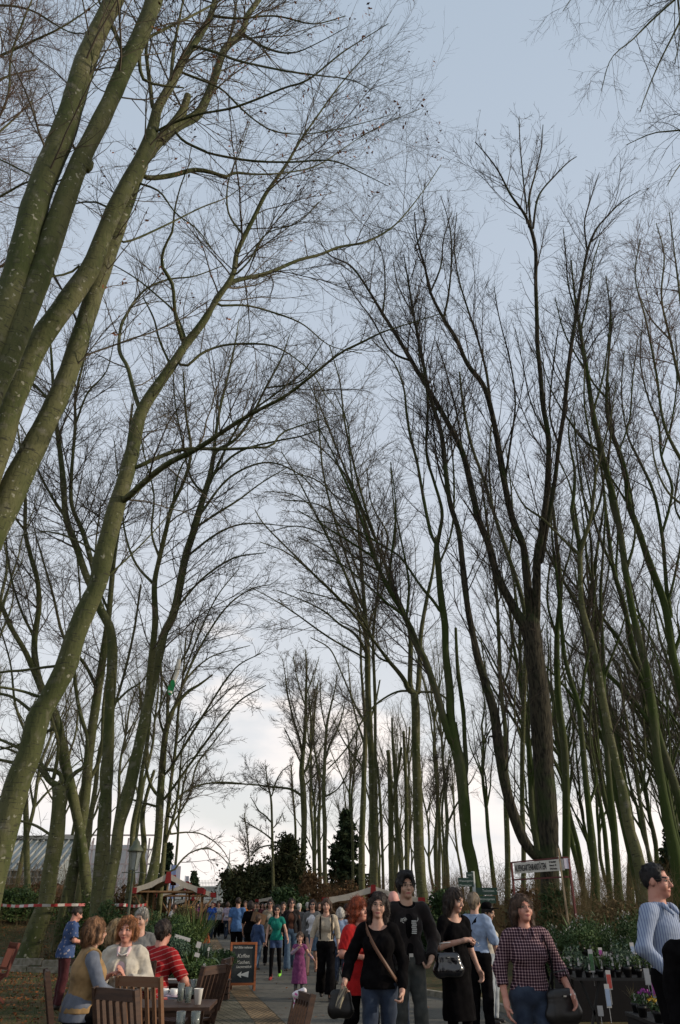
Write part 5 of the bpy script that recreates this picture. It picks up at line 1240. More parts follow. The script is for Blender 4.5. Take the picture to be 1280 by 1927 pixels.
    if top:
        b, p = topb(top); garment(top.get('name', 'shirt'), top['m'], b, top.get('amp', .0050), post=p)
        if top.get('collar'):
            def cb(f):
                [f.cap(T((q*.058, -.060, 1.432)), T((q*.048, -.128, 1.368)), .020, .010, .01) for q in (-1, 1)]
                for a in np.linspace(-2.5, 2.3, 24):
                    f.cap(T((.066*math.sin(a), .01+.062*math.cos(a), 1.432)), T((.066*math.sin(a+.22), .01+.062*math.cos(a+.22), 1.436)), .014, .014, .014)
            garment('collar', top['collar'], cb, .0006)
    if outer:
        b, p = topb(outer, .008); garment(outer.get('name', 'jacket'), outer['m'], b, outer.get('amp', .005), post=p)
    if bottom:
        t = bottom; wz = t.get('waist', 1.0)
        if t['kind'] in ('trousers', 'shorts'):
            def bb(f):
                o = t.get('o', .012)
                f.ell((0, .012, .93), (.162*f_+o, .120*f_+o, .13+o), k=.05)
                for sd in 'LR': leg(f, sd, o, flare=t.get('flare', .008), o2=t.get('o2', o+.004))
            def pp(f):
                f.clip((0, 0, wz), (0, 0, 1))
                if seated and t['kind'] == 'trousers': pass
                zc = t.get('hem', .07)
                if not seated: f.clip((0, 0, zc), (0, 0, -1))
            garment(t['kind'], t['m'], bb, t.get('amp', .004), 26, pp, st=(1,1,1.3))
            if t.get('belt'): garment('belt', t['belt'], lambda f: f.ell((0, .012, .93), (.166*f_+.012, .124*f_+.012, .134+.012)), .0005, post=lambda f: (f.clip((0,0,1.0),(0,0,1)), f.clip((0,0,.965),(0,0,-1))))
        else:
            zc = t.get('hem', .45)
            def bb(f):
                f.ell((0, .012, .93), (.165*f_+.012, .122*f_+.012, .13), k=.05)
                f.cap((0, .012, .90), (0, .0, zc-.12), .165*f_+.01, (.165+t.get('flare', .06))*f_, .05, sy=.78)
            garment('skirt', t['m'], bb, t.get('amp', .007), 24, lambda f: (f.clip((0, 0, wz), (0, 0, 1)), f.clip((0, 0, zc), (0, 0, -1))), st=(1,1,.25))
    if extras and extras.get('leggings'):
        garment('leggings', extras['leggings'], lambda f: (leg(f, 'L', .004), leg(f, 'R', .004)), .0008)
    # shoes, one mesh each
    if not seated:
        for sd, sm_ in (('L', shoes if not isinstance(shoes, tuple) else shoes[0]), ('R', shoes if not isinstance(shoes, tuple) else shoes[1])):
            An = np.array(L['a'+sd]); g = Fld(An-(.09,.24,.12), An+(.09,.13,.10), h*.9)
            g.cap(An+(0, .035, -.05), An+(0, -.14, -.062), .040, .032, .03); g.cap(An+(0, .02, -.02), An+(0, .02, .03 if sm_ is not SHOE else .0), .044, .046, .02)
            g.clip(An+(0, 0, -.088), (0, 0, -1)); V, Q = g.mesh()
            if len(V): mesh_obj('shoe', V, Q, sm_, root)
    # hair
    if hair and hair[0] != 'bald':
        st, hm, Lh = hair
        hh = h*.85
        f = Fld(np.array(Hd((0, 0, 1.62)))-(.24*hs, .24*hs, .22*hs+Lh), np.array(Hd((0, 0, 1.62)))+(.24*hs, .24*hs, .20*hs), hh)
        vol = {'short': .005, 'bob': .006, 'long': .005, 'curly': .022, 'crop': .004, 'bun': .008, 'quiff': .016, 'thin': .003}[st]
        f.ell(Hd((0, .018, 1.637)), ((.082+vol)*hs, (.100+vol)*hs, (.100+vol)*hs), Rh, k=.0)
        if st == 'quiff': f.ell(Hd((0, -.025, 1.715)), (.070, .080, .042), Rh, k=.04)
        if st in ('bob', 'long', 'curly'):
            r_ = .030 if st != 'curly' else .045
            for q in (-1, 1):
                f.cap(Hd((q*.078, .0, 1.64)), Hd((q*.082, -.012 if Lh > .1 else 0, 1.56)), r_, r_, .03)
                f.cap(Hd((q*.080, .01, 1.56)), T((q*(.085 if Lh < .2 else .10), -.02 if Lh > .2 else .02, 1.56-Lh)), r_, r_*.8, .03)
                f.cap(Hd((q*.05, .06, 1.58)), T((q*.055, .07, 1.56-Lh)), .05, .04, .04)
            f.cap(Hd((0, .07, 1.60)), T((0, .078, 1.55-Lh)), .06, .045, .04)
        elif st in ('short', 'quiff', 'bun'):
            f.cap(Hd((0, .065, 1.60)), Hd((0, .055, 1.555)), .062, .05, .03)
            for q in (-1, 1): f.cap(Hd((q*.072, .012, 1.63)), Hd((q*.072, .022, 1.59)), .018, .012, .02)
        if st == 'bun': f.ell(Hd((0, .11, 1.68)), (.045, .04, .04), Rh, k=.01)
        f.noise(.0036 if st != 'curly' else .010, 75 if st != 'curly' else 48, hash_s(label), (1, 1, .25 if st != 'curly' else 1)); 
        if st != 'curly': f.noise(.0038, 150, hash_s(label)+5, (1, 1, .1))
        zf = 1.674 if st not in ('quiff', 'thin', 'bald', 'crop') else (1.688 if st != 'thin' else 1.712)
        fw = .060 if st in ('bob', 'long', 'curly') else .066
        f.ell(Hd((0, -.13, zf-.085)), (fw*hs, .095*hs, .092*hs), Rh, k=.008, op='sub')
        f.cap(Hd((0, -.13, zf-.11)), Hd((0, -.13, zf-.26)), fw*hs, fw*hs, .008, op='sub')
        V, Q = f.mesh()
        if detail and Y < 24:                    # loose strands lying on and lifting off the mass of hair
            ns = int(3200 if Y < 12 else 900); qi = rng.integers(0, len(Q), ns); c_ = V[Q[qi]].mean(1)
            nn_ = np.cross(V[Q[qi, 2]]-V[Q[qi, 0]], V[Q[qi, 3]]-V[Q[qi, 1]]); nn_ /= np.linalg.norm(nn_, axis=1, keepdims=True)+1e-9
            hc = np.array(Hd((0, .02, 1.62))); nn_ *= np.sign(((c_-hc)*nn_).sum(1))[:, None]
            g_ = c_-np.array(Hd((0, .04, 1.74))); g_[:, 2] = -np.abs(g_[:, 2])-.03; g_ /= np.linalg.norm(g_, axis=1, keepdims=True)
            d_ = g_ - (g_*nn_).sum(1, keepdims=True)*nn_ + rng.normal(size=(ns, 3))*(.13 if st != 'curly' else .8); d_ /= np.linalg.norm(d_, axis=1, keepdims=True)+1e-9
            Ls = (.025+.045*rng.random(ns))*(1 if st in ('bob','long','curly') else .55); P_ = np.empty((ns, 4, 3)); P_[:, 0] = c_-nn_*.002
            for k in range(1, 4):
                d_ = d_ + nn_*(.10 if k == 1 else -.10) + np.array([0, 0, -.12]) + rng.normal(size=(ns, 3))*(.08 if st != 'curly' else .5); d_ /= np.linalg.norm(d_, axis=1, keepdims=True)
                P_[:, k] = P_[:, k-1] + d_*(Ls/3)[:, None]
            v2, q2 = tubes(P_, np.repeat(np.array([[.0010, .0013, .0010, .0004]]), ns, 0), 3); Q = np.vstack([Q, q2+len(V)]); V = np.vstack([V, v2])
        mesh_obj('hair', V, Q, hm, root)
    if glasses:
        q = MB(); lens = MB()
        for sx in (-1, 1):
            n = 14; R1 = .0235 if glasses == 'sun' else .021
            c = [Hd((sx*.031 + R1*math.cos(a), -.112 - .0*abs(math.cos(a)), 1.609 + R1*.80*math.sin(a))) for a in np.linspace(0, 2*math.pi, n+1)]
            q.tube(c, .0020 if glasses == 'sun' else .0016, 5)
            if glasses == 'sun': lens.add([Hd((sx*.031, -.112, 1.609))]+c[:-1], [(0, i+1, (i+1) % n+1) for i in range(n)])
            q.tube([Hd((sx*.053, -.108, 1.614)), Hd((sx*.078, -.05, 1.616)), Hd((sx*.079, .01, 1.612))], .0016, 5)
        q.tube([Hd((-.010, -.113, 1.613)), Hd((0, -.118, 1.616)), Hd((.010, -.113, 1.613))], .0018, 5)
        q.build('glasses', GOLD if glasses != 'sun' else DARKG, root, True)
        if lens.V: lens.build('dark_lens', DARKG, root)
    root['_s'] = s
    def W2(p):                                     # rig point -> world
        p = np.array(p, float)*s; c_, s_ = math.cos(rz), math.sin(rz); return np.array([x + p[0]*c_-p[1]*s_, Y + p[0]*s_+p[1]*c_, zg + p[2]])
    return root, W2, dict(T=T, Hd=Hd, A=AA, garment=garment, s=s, x=x, Y=Y, zg=zg, h=h, lo=lo, hi=hi)
# ---------------------------------------------------------------- patterned cloths
def pat(name, base, fn):
    m = mat(name, base, .9, .15, bump=(150,.15,(1,1,1),.004)); nn, ll = nodes(m); b = nn['Principled BSDF']
    t = nn.new('ShaderNodeTexCoord'); sp = nn.new('ShaderNodeSeparateXYZ'); ll.new(t.outputs['Object'], sp.inputs[0])
    def M(op, a, b_=None, c=None):
        q = nn.new('ShaderNodeMath'); q.operation = op
        for i, v in enumerate((a, b_, c)):
            if v is None: continue
            if isinstance(v, (int, float)): q.inputs[i].default_value = v
            else: ll.new(v, q.inputs[i])
        return q.outputs[0]
    def mixc(f, A_, B_):
        q = nn.new('ShaderNodeMix'); q.data_type = 'RGBA'; ll.new(f, q.inputs['Factor'])
        for k, v in (('A', A_), ('B', B_)):
            if isinstance(v, tuple): q.inputs[k].default_value = (*v, 1)
            else: ll.new(v, q.inputs[k])
        return q.outputs['Result']
    ll.new(fn(M, mixc, sp.outputs, nn, ll, t), b.inputs['Base Color']); return m
def line(M, v, period, duty): return M('LESS_THAN', M('FRACT', M('DIVIDE', v, period)), duty)
PLAID = pat('plaid_cloth', (.05,.02,.03), lambda M, mx, o, *_: mx(line(M, o['X'], .024, .26), mx(line(M, o['Z'], .024, .26), (.020,.009,.016), (.17,.095,.11)), mx(line(M, o['Z'], .024, .26), (.17,.095,.11), (.46,.36,.36))))
STRIPE = pat('blue_striped_cloth', (.3,.35,.5), lambda M, mx, o, *_: mx(line(M, M('SUBTRACT', M('MULTIPLY', o['X'], .62), M('MULTIPLY', o['Y'], .79)), .019, .26), (.26,.31,.41), (.10,.13,.24)))
def fl(M, mx, o, nn, ll, t, base=(.55,.55,.52), dot=(.05,.09,.20), sc=22, th=.58):
    q = nn.new('ShaderNodeTexVoronoi'); q.inputs['Scale'].default_value = sc; ll.new(t.outputs['Object'], q.inputs['Vector'])
    return mx(M('LESS_THAN', q.outputs['Distance'], .30), base, dot)
FLORAL = pat('white_floral_cloth', (.5,.5,.5), lambda M, mx, o, nn, ll, t: fl(M, mx, o, nn, ll, t))
HAWAII = pat('blue_patterned_cloth', (.05,.1,.3), lambda M, mx, o, nn, ll, t: fl(M, mx, o, nn, ll, t, (.045,.075,.17), (.26,.24,.27), 17))
REDST = pat('red_striped_cloth', (.35,.02,.02), lambda M, mx, o, *_: mx(line(M, M('ADD', o['Z'], M('MULTIPLY', o['X'], .35)), .055, .13), (.27,.014,.016), (.40,.19,.17)))
CREAM = cloth('cream_linen', (.46,.42,.35)); PINKC = cloth('pale_pink_collar', (.58,.42,.43)); TAN = cloth('tan_knit', (.26,.165,.075)); GREYB = cloth('grey_blue_cloth', (.12,.135,.17)); BEIGE = cloth('beige_knit', (.40,.34,.26)); REDC = cloth('red_knit', (.38,.012,.012), (.27,.01,.012))
TEAL = cloth('teal_cloth', (.006,.15,.115)); BROWNC = cloth('brown_knit', (.085,.035,.022)); LBLUE = cloth('light_blue_cloth', (.25,.32,.45)); WHITEC = cloth('white_cotton', (.55,.55,.58)); GREYC = cloth('grey_cotton', (.12,.12,.12)); BLUET = cloth('blue_tshirt', (.07,.15,.32)); ROYAL = cloth('royal_blue', (.025,.08,.36)); PURPLE = cloth('purple_knit', (.15,.035,.11), (.20,.06,.14)); LILAC = cloth('lilac_striped_sleeve', (.36,.27,.36)); DKJ = cloth('dark_brown_jacket', (.009,.007,.007), (.014,.010,.010)); DENIMB = cloth('denim_blue', (.035,.06,.13)); ORANGE = cloth('orange_cloth_shirt', (.5,.16,.03)); PINK = cloth('pink_cloth', (.45,.05,.14)); GREENS = mat('lime_sneaker', (.20,.55,.05), .6); REDS = mat('dark_red_sneaker', (.20,.02,.02), .6); BSH = mat('brown_leather', (.10,.05,.03), .5)

CHINA_N = mat('pearl', (.6,.55,.5), .3, .5)
def strap(pts, w, m, name, root, W2=None):
    """flat strap through rig points"""
    P = np.array(pts, float); P, _ = resamp(P, np.ones(len(P)), 24); V = []; Fc = []
    T = np.gradient(P, axis=0)
    for i, p in enumerate(P):
        t = T[i]/np.linalg.norm(T[i]); out = p-np.array([0, 0.02, p[2]]); out -= (out@t)*t; out /= np.linalg.norm(out)+1e-9; s = np.cross(t, out)
        V += [p-s*w/2, p+s*w/2, p+s*w/2+out*.005, p-s*w/2+out*.005]
    for i in range(23):
        a = 4*i
        for k in range(4): Fc.append((a+k, a+(k+1) % 4, a+4+(k+1) % 4, a+4+k))
    return mesh_obj(name, V, Fc, m, root)
def bagthing(label, loc, dims, m, handle=None, rz=0, rot=None, name='handbag', cat='bag', hm=None, straps=()):
    root = thing(name, label, cat, loc, rz)
    f = Fld(np.array([-dims[0], -dims[1]-.04, -dims[2]-.04]), np.array([dims[0], dims[1]+.04, dims[2]+.06]), .008)
    f.cap((-dims[0]*.5+.03, 0, -dims[2]*.30), (dims[0]*.5-.03, 0, -dims[2]*.30), dims[2]*.30, dims[2]*.30, 0, sy=dims[1]/dims[2]*1.6)
    f.cap((-dims[0]*.42+.03, 0, dims[2]*.14), (dims[0]*.42-.03, 0, dims[2]*.14), dims[2]*.26, dims[2]*.26, .05, sy=dims[1]/dims[2]*1.4)
    f.noise(.004, 40, 3); V, Q = f.mesh(); mesh_obj('bag_body', V, Q, m, root)
    if handle: MB().tube(handle, .008, 7).build('handle', hm or m, root, True)
    MB().box((0, -dims[1]*.42, dims[2]*.2), (.03,.006,.012)).build('clasp', METAL, root)
    return root

# ---------------------------------------------------------------- the people in front
P = {}
# plaid woman, nearest on the right
r, W2, I = person('woman in a maroon and white checked shirt looking up, black handbag on her shoulder', 992, 7.75, 1.67, R_(4), (12, -8, 0), ('bob', HM, .085), SKR,
  top=dict(m=PLAID, sleeve=(1.45, 1.45), hem=.95, neck=('v', .11), collar=PLAID, o=.018), bottom=dict(kind='trousers', m=JEANS, o=.014), fat=1.06, glasses='clear',
  arms=dict(eL=(-.262,.04,1.11), wL=(-.25,-.06,.84), eR=(.30,.06,1.13), wR=(.335,-.12,.92)), legs=STRIDE2)
strap([(.15,-.16,.97), (.17,-.15,1.15), (.155,-.10,1.32), (.145,0,1.415), (.16,.09,1.30), (.20,.10,1.05), (.22,.02,.98)], .03, BLACK, 'bag_strap', r)
MB().lathe([(.031,-.012),(.033,0),(.031,.012)], I['A']('wR')*1.0, 12).build('wristwatch', METAL, r, True)
b = W2((.24,-.12,.86)); bagthing('soft black handbag hanging at the side of the woman in the checked shirt', b, (.26,.12,.27), LEATHER, rz=R_(20), handle=[(-.12,0,.10),(-.08,0,.22),(.06,0,.24),(.13,0,.10)], hm=LEATHER)
# smiling woman in black
r, W2, I = person('smiling woman with dark hair, glasses and black top, a leaflet in her lowered hand', 712, 8.75, 1.70, R_(-6), (4, 2, 4), ('long', HB, .17), SK,
  top=dict(m=BLACK, sleeve=(1.92, 1.92), hem=.86, neck=('round', .085), o=.016, flare=.0), bottom=dict(kind='trousers', m=JEANS, o=.012), fat=1.02, glasses='clear',
  arms=dict(eL=(-.29,.02,1.13), wL=(-.335,-.12,.93), eR=(.25,.05,1.10), wR=(.235,-.10,.84)), legs=STRIDE, hands=(.7,.8))
MB().tube([I['Hd']((.088*math.cos(a), .018-.03*0+.10*0, 1.655+.075*math.sin(a))) for a in np.linspace(0, math.pi, 12)], .011, 7).build('headband', BLACK, r, True)
strap([(-.13,.0,1.45), (-.10,-.10,1.36), (-.02,-.165,1.22), (.08,-.17,1.08), (.17,-.10,.95), (.20,.0,.90)], .035, BSH, 'bag_strap', r)
w = W2((-.37,-.20,.80)); t = thing('leaflet', 'folded paper leaflet held low by the smiling woman in black', 'leaflet', w, R_(20)); MB().box((0,0,0), (.012,.13,.19), rot=Matrix.Rotation(.35, 3, 'Y')).box((.015,0,0), (.004,.11,.16), rot=Matrix.Rotation(.5, 3, 'Y')).build('paper', mat('leaflet_paper', (.32,.27,.18), .7, noise=(18,(.07,.06,.05),.45,.55)), t)
w = W2((-.40,.10,.74)); bagthing('dark handbag behind the smiling woman at her right hip', w, (.17,.10,.25), LEATHER, handle=[(-.06,0,.10),(-.02,0,.28),(.05,0,.10)])
# red-haired woman
r, W2, I = person('woman with curly red hair and a long red tunic, turned to the right', 676, 10.2, 1.64, R_(38), (18, 0, 0), ('curly', HR, .07), SKR,
  top=dict(m=REDC, sleeve=(.85, .85), hem=.70, neck=('round', .06), o=.022, flare=.03), bottom=dict(kind='trousers', m=BLACK, o=.014), fat=1.14,
  arms=dict(eL=(-.27,.0,1.13), wL=(-.10,-.22,1.10), eR=(.26,.0,1.12), wR=(.10,-.23,1.10)), handdir={'L': (1,-.3,.1), 'R': (-1,-.3,.1)}, legs=STRIDE2)
MB().tube([(-.07,-.07,1.42),(-.04,-.13,1.37),(0,-.15,1.35),(.04,-.13,1.37),(.07,-.07,1.42)], .005, 6).build('necklace', METAL, r, True)
# tall young man
r, W2, I = person('tall young man with thick black hair, printed black T-shirt and open dark jacket', 768, 9.7, 1.91, R_(6), (6, -2, 0), ('quiff', HBL, 0), SK2, fem=False, fat=.90,
  top=dict(m=BLACK, sleeve=(.5,.5), hem=.93, neck=('round', .035), o=.012), outer=dict(m=DKJ, sleeve=(1.95,1.9), hem=.90, open=.085, neck=('round', .06), name='jacket', o=.018), bottom=dict(kind='trousers', m=JEANSG, o=.016, belt=LEATHER), glasses='clear',
  arms=dict(eL=(-.26,.05,1.12), wL=(-.24,-.08,.90), eR=(.28,.06,1.13), wR=(.215,-.09,.95)), handdir={'R': (-.5,-.1,-.9)}, legs=dict(kL=(-.10,-.03,.49), aL=(-.13,.0,.09), kR=(.10,-.03,.49), aR=(.14,-.02,.09)), hands=(.5,.9))
TS = mat('tshirt_print', (.42,.42,.40), .8)
q = MB()
for i in range(7): q.box((.045+rnd.uniform(-.004,.004), -.142+.0*i, 1.285-.018*i), (.05, .006, .010))
for i in range(14):
    a = rnd.uniform(0, 6.28); rr_ = rnd.uniform(.0,.035); q.tube([(-.06+rr_*math.cos(a), -.142, 1.29+rr_*math.sin(a)), (-.06+rr_*math.cos(a+1), -.146, 1.29+rr_*math.sin(a+1))], .003, 4)
q.tube([(.075,-.135,1.28),(.09,-.132,1.30),(.085,-.134,1.315)], .003, 4); q.build('shirt_print', TS, r)
MB().tube([(-.02,-.145,.97),(-.02,-.148,.94)], .006, 5).box((0,-.150,.985), (.04,.006,.03)).build('belt_buckle', METAL, r)
# black dress woman
r, W2, I = person('woman with long dark hair and long black skirt looking down at her raised hand', 857, 10.1, 1.76, R_(28), (22, 14, 0), ('long', HB, .15), SK, fat=.98,
  top=dict(m=BLACK, sleeve=(.95,.95), hem=.92, neck=('round', .09), o=.012), bottom=dict(kind='skirt', m=BLACK, hem=.42, flare=.045, waist=1.03),
  arms=dict(eL=(-.24,-.02,1.13), wL=(-.02,-.23,1.20), eR=(.235,.05,1.12), wR=(.27,-.05,.89)), handdir={'L': (1,-.2,.15)}, hands=(.9,.5), extras=dict(leggings=BLACK))
w = W2((.09,-.27,1.19)); t = thing('spectacles', 'folded pair of pale spectacles held by the woman in black', 'spectacles', w, R_(20))
q = MB(); q.tube([(0,0,.0),(.03,0,-.02),(.06,0,-.045),(.02,0,-.055),(-.01,0,-.05),(0,0,0)], .003, 5).tube([(.0,0,0),(-.012,0,.03)], .003, 5); q.build('frame', METAL, t, True)
w = W2((-.20,-.11,.98)); bagthing('boxy black patent handbag hooked on the forearm of the woman in the black skirt', w, (.27,.12,.26), mat('patent_leather', (.006,.006,.008), .12, .8), handle=[(-.08,0,.08),(-.08,0,.19),(.06,0,.20),(.08,0,.08)], hm=METAL, rz=R_(8))
# light blue shirt woman seen from behind
r, W2, I = person('person with short grey-blond hair and light blue shirt seen from behind, dark shoulder strap', 897, 12.3, 1.74, R_(150), (0, 0, 0), ('short', hairm('ash_hair', (.20,.15,.10)), 0), SK, fat=1.03,
  top=dict(m=LBLUE, sleeve=(1.15,1.15), hem=.97, neck=('round', .03), collar=LBLUE, o=.02), bottom=dict(kind='trousers', m=BLACK, o=.016), glasses='sun', legs=STAND,
  arms=dict(eL=(-.25,.0,1.12), wL=(-.25,-.10,.90)))
strap([(-.15,-.05,1.12), (-.10,.0,1.40), (-.03,.11,1.36), (.08,.14,1.15), (.16,.10,1.02)], .04, BLACK, 'bag_strap', r)
# capped person
person('person in a dark peaked cap and light trousers almost hidden behind the light blue shirt', 918, 13.4, 1.60, R_(60), (0, 20, 0), ('short', HBL, 0), SK2, top=dict(m=CREAM, sleeve=(.6,.6), hem=.93), bottom=dict(kind='trousers', m=cloth('pale_trousers', (.30,.33,.36)), o=.012), legs=STAND, detail=True)
t = atx(918, 13.3, 1.5); c = thing('peaked_cap', 'dark peaked cap on the half-hidden person beside the signpost', 'cap', (t[0], 13.38, 1.52), R_(60)); MB().lathe([(.088,0),(.092,.04),(.07,.085),(.02,.10)], n=16).box((0,-.12,.005), (.13,.12,.012)).build('cap', BLACK, c, True)
# man in striped shirt, right edge
r, W2, I = person('man with glasses in a blue and white striped shirt facing the right edge', 1258, 7.45, 1.91, R_(40), (12, 4, 0), ('thin', HBL, 0), SKR, fem=False, fat=.96, glasses='clear',
  top=dict(m=STRIPE, sleeve=(1.9,1.9), hem=.94, neck=('v', .06), collar=STRIPE, o=.014, amp=.003), bottom=dict(kind='trousers', m=BLACK, o=.016),
  arms=dict(eL=(-.31,.02,1.14), wL=(-.20,-.12,.96)), handdir={'L': (.3,-.3,-.9)}, legs=STAND)
person('person in a black jacket cut off by the right edge of the picture', 1318, 6.3, 1.60, R_(-20), (0,0,0), ('short', HBL, 0), SK, top=dict(m=BLACK, sleeve=(1.9,1.9), hem=.85, neck=('high', 0), o=.03), bottom=dict(kind='trousers', m=BLACK), fem=False)
# ---------------------------------------------------------------- seated group on the left
def seat(label, px, Y, rz, look, hair, sk, top, **kw):
    A = atx(px, Y, 1.0); return person(label, px, Y, kw.pop('H', 1.68), rz, look, hair, sk, top=top, bottom=dict(kind='trousers', m=kw.pop('bm', BLACK), o=.014), legs=SIT, z=tz(A[0], Y)+kw.pop('dz', .12), **kw)
seat('seated elderly woman with short ginger hair in a cream linen jacket, gesturing with both hands', 237, 8.9, R_(2), (-8, 4, 0), ('bob', HO, -.02), SKR, dict(m=PINKC, sleeve=(.5,.5), hem=.95, neck=('v', .04), collar=PINKC, o=.006, amp=.002),
  outer=dict(m=CREAM, sleeve=(1.7,1.75), hem=.86, open=.060, neck=('v', .12), o=.020, amp=.004, name='jacket'), fat=1.10,
  arms=dict(eL=(-.27,-.03,1.12), wL=(-.10,-.29,1.19), eR=(.27,-.03,1.12), wR=(.08,-.29,1.17)), handdir={'L': dict(d=(.75,-.35,.45), n=(.3,0,-1), t=(0,0,1)), 'R': dict(d=(-.2,-.5,.85), n=(-1,-.2,0), t=(-.3,0,1))}, hands=(.25,.25))
MB().tube([(-.065,-.05,1.44),(-.045,-.115,1.39),(0,-.135,1.37),(.045,-.115,1.39),(.065,-.05,1.44)], .008, 6).build('necklace', CHINA_N, bpy.data.objects[[o.name for o in COL.objects if o.get('label','').startswith('seated elderly')][0]], True)
r, W2, I = seat('seated woman with wavy auburn hair and a tan vest over a grey-blue shirt', 164, 8.3, R_(118), (16, 0, 0), ('bob', hairm('auburn_hair', (.19,.095,.045)), .02), SK, dict(m=GREYB, sleeve=(1.85,1.85), hem=.86, neck=('round', .03), o=.014, amp=.003),
  outer=dict(m=TAN, sleeve=0, hem=.93, neck=('round', .02), o=.026, amp=.003, name='vest', tank=True), fat=1.10, arms=dict(eL=(-.27,-.10,1.13), wL=(-.14,-.33,1.05), eR=(.27,-.12,1.12), wR=(.16,-.35,1.04)), lean=.10)
seat('seated woman with straight blond hair in a white flowered blouse behind the auburn-haired woman', 205, 9.9, R_(95), (10, 4, 0), ('bob', HBD, .05), SK, dict(m=FLORAL, sleeve=(.8,.8), hem=.9, neck=('round', .03), o=.016), arms=dict(eL=(-.25,-.10,1.13), wL=(-.1,-.3,1.08), eR=(.25,-.1,1.13), wR=(.1,-.3,1.08)), lean=.15, dz=.08)
seat('seated man in a red striped shirt leaning on the table, his back turned', 292, 9.6, R_(152), (12, 6, 0), ('short', HB, 0), SKR, dict(m=REDST, sleeve=(.9,.9), hem=.9, neck=('round', .02), collar=REDST, o=.022), fem=False, fat=1.14, bm=JEANS,
  arms=dict(eL=(-.34,-.12,1.12), wL=(-.26,-.34,1.02), eR=(.32,-.1,1.12), wR=(.2,-.34,1.03)), lean=.22, dz=.09)
seat('seated grey-haired person half hidden behind the ginger-haired woman', 262, 10.9, R_(20), (-30, 5, 0), ('short', HG, 0), SK, dict(m=GREYC, sleeve=(.9,.9), hem=.9, o=.02), dz=.16, H=1.72)
seat('seated bald pink-headed person at the back of the coffee tables', 243, 12.4, R_(0), (20, 0, 0), ('bald', HG, 0), skin('pink_skin', (.50,.20,.19)), dict(m=BLACK, sleeve=(.9,.9), hem=.9, o=.02), dz=.10, fem=False, H=1.72)
# ---------------------------------------------------------------- people on the path
r, W2, I = person('woman in a beige top and wide black trousers holding the small girl by the hand', 614, 16.3, 1.69, R_(0), (0, 4, 0), ('bob', HM, .02), SK,
  top=dict(m=BEIGE, sleeve=(1.35,1.35), hem=.98, neck=('round', .06), o=.012), bottom=dict(kind='trousers', m=BLACK, o=.016, o2=.03, flare=.05, hem=.13), arms=dict(eL=(-.26,.02,1.12), wL=(-.30,-.05,.88)), legs=STRIDE2)
for sx in (-1, 1): strap([(sx*.11,-.10,1.02), (sx*.115,-.155,1.22), (sx*.11,-.10,1.38), (sx*.10,.0,1.445), (sx*.10,.10,1.36)], .035, BLACK, 'rucksack_strap', r)
r, W2, I = person('little girl in a purple knitted dress, one arm across her chest', 565, 16.7, 1.08, R_(0), (-2, 4, 0), ('bun', HM, 0), SK, kid=True, fat=1.02, h=.0085,
  top=dict(m=PURPLE, sleeve=(.35,.35), hem=.62, neck=('round', .03), o=.016, flare=.04), bottom=dict(kind='skirt', m=PURPLE, hem=.40, flare=.10, waist=.9), arms=dict(eL=(-.23,-.08,1.20), wL=(-.03,-.21,1.36), eR=(.29,.02,1.18), wR=(.42,-.02,1.05)), extras=dict(leggings=GREYC), shoes=mat('pink_shoes', (.45,.2,.25), .6))
I['garment']('sleeves', LILAC, lambda f: [f.cap(I['A']('e'+s_), I['A']('e'+s_)+(I['A']('w'+s_)-I['A']('e'+s_))*.85, .05, .04) or f.cap(np.array([-.17 if s_=='L' else .17, .01, 1.375]), I['A']('e'+s_), .058, .05) for s_ in 'LR'], .002)
person('girl in a teal T-shirt, shorts and black leggings with one red and one green shoe', 521, 20.7, 1.58, R_(-4), (6, 4, 0), ('long', HBL, .12), SK, fat=.86, glasses='sun',
  top=dict(m=TEAL, sleeve=(.4,.4), hem=.90, neck=('round', .05), o=.014), bottom=dict(kind='shorts', m=DENIMB, hem=.72, o=.016), extras=dict(leggings=BLACK), shoes=(REDS, GREENS), legs=STRIDE, arms=dict(eL=(-.24,.04,1.12), wL=(-.25,-.08,.88), eR=(.25,-.02,1.12), wR=(.33,-.18,.93)))
person('dark-haired woman in a brown top, open dark cardigan and flared jeans, sunglasses on', 548, 23.5, 1.74, R_(6), (10, 0, 0), ('bob', HB, .02), SK, glasses='sun', top=dict(m=BROWNC, sleeve=(1.0,1.0), hem=.94, neck=('round', .07)), outer=dict(m=DKJ, sleeve=(1.9,1.9), hem=.88, open=.10, name='cardigan'), bottom=dict(kind='trousers', m=JEANSM, o=.012, flare=.04, hem=.05), shoes=SHOE, legs=STRIDE)
person('woman in a white tank top and open grey cardigan, bare lower legs and brown sandals', 588, 22.0, 1.70, R_(-3), (0, 0, 0), ('bob', HB, -.02), SK, glasses='sun', top=dict(m=WHITEC, sleeve=0, hem=.92, neck=('round', .08)), outer=dict(m=GREYC, sleeve=(1.8,1.8), hem=.86, open=.11, name='cardigan'), bottom=dict(kind='skirt', m=JEANSM, hem=.55, flare=.02), shoes=BSH, legs=STRIDE)
person('man in a bright blue T-shirt and black trousers walking away, seen from behind', 447, 27.0, 1.78, R_(176), (10, 0, 0), ('crop', HB, 0), SK, fem=False, fat=1.06, top=dict(m=BLUET, sleeve=(.7,.7), hem=.80, o=.02, flare=.0), bottom=dict(kind='trousers', m=BLACK, o=.014), legs=STRIDE)
person('woman in dark clothes with a cardboard box under her arm right of the blue T-shirt', 471, 25.5, 1.68, R_(160), (20, 0, 0), ('bob', HB, .03), SK, top=dict(m=BLACK, sleeve=(1.0,1.0), hem=.85, o=.02), bottom=dict(kind='trousers', m=BLACK), legs=STRIDE2)
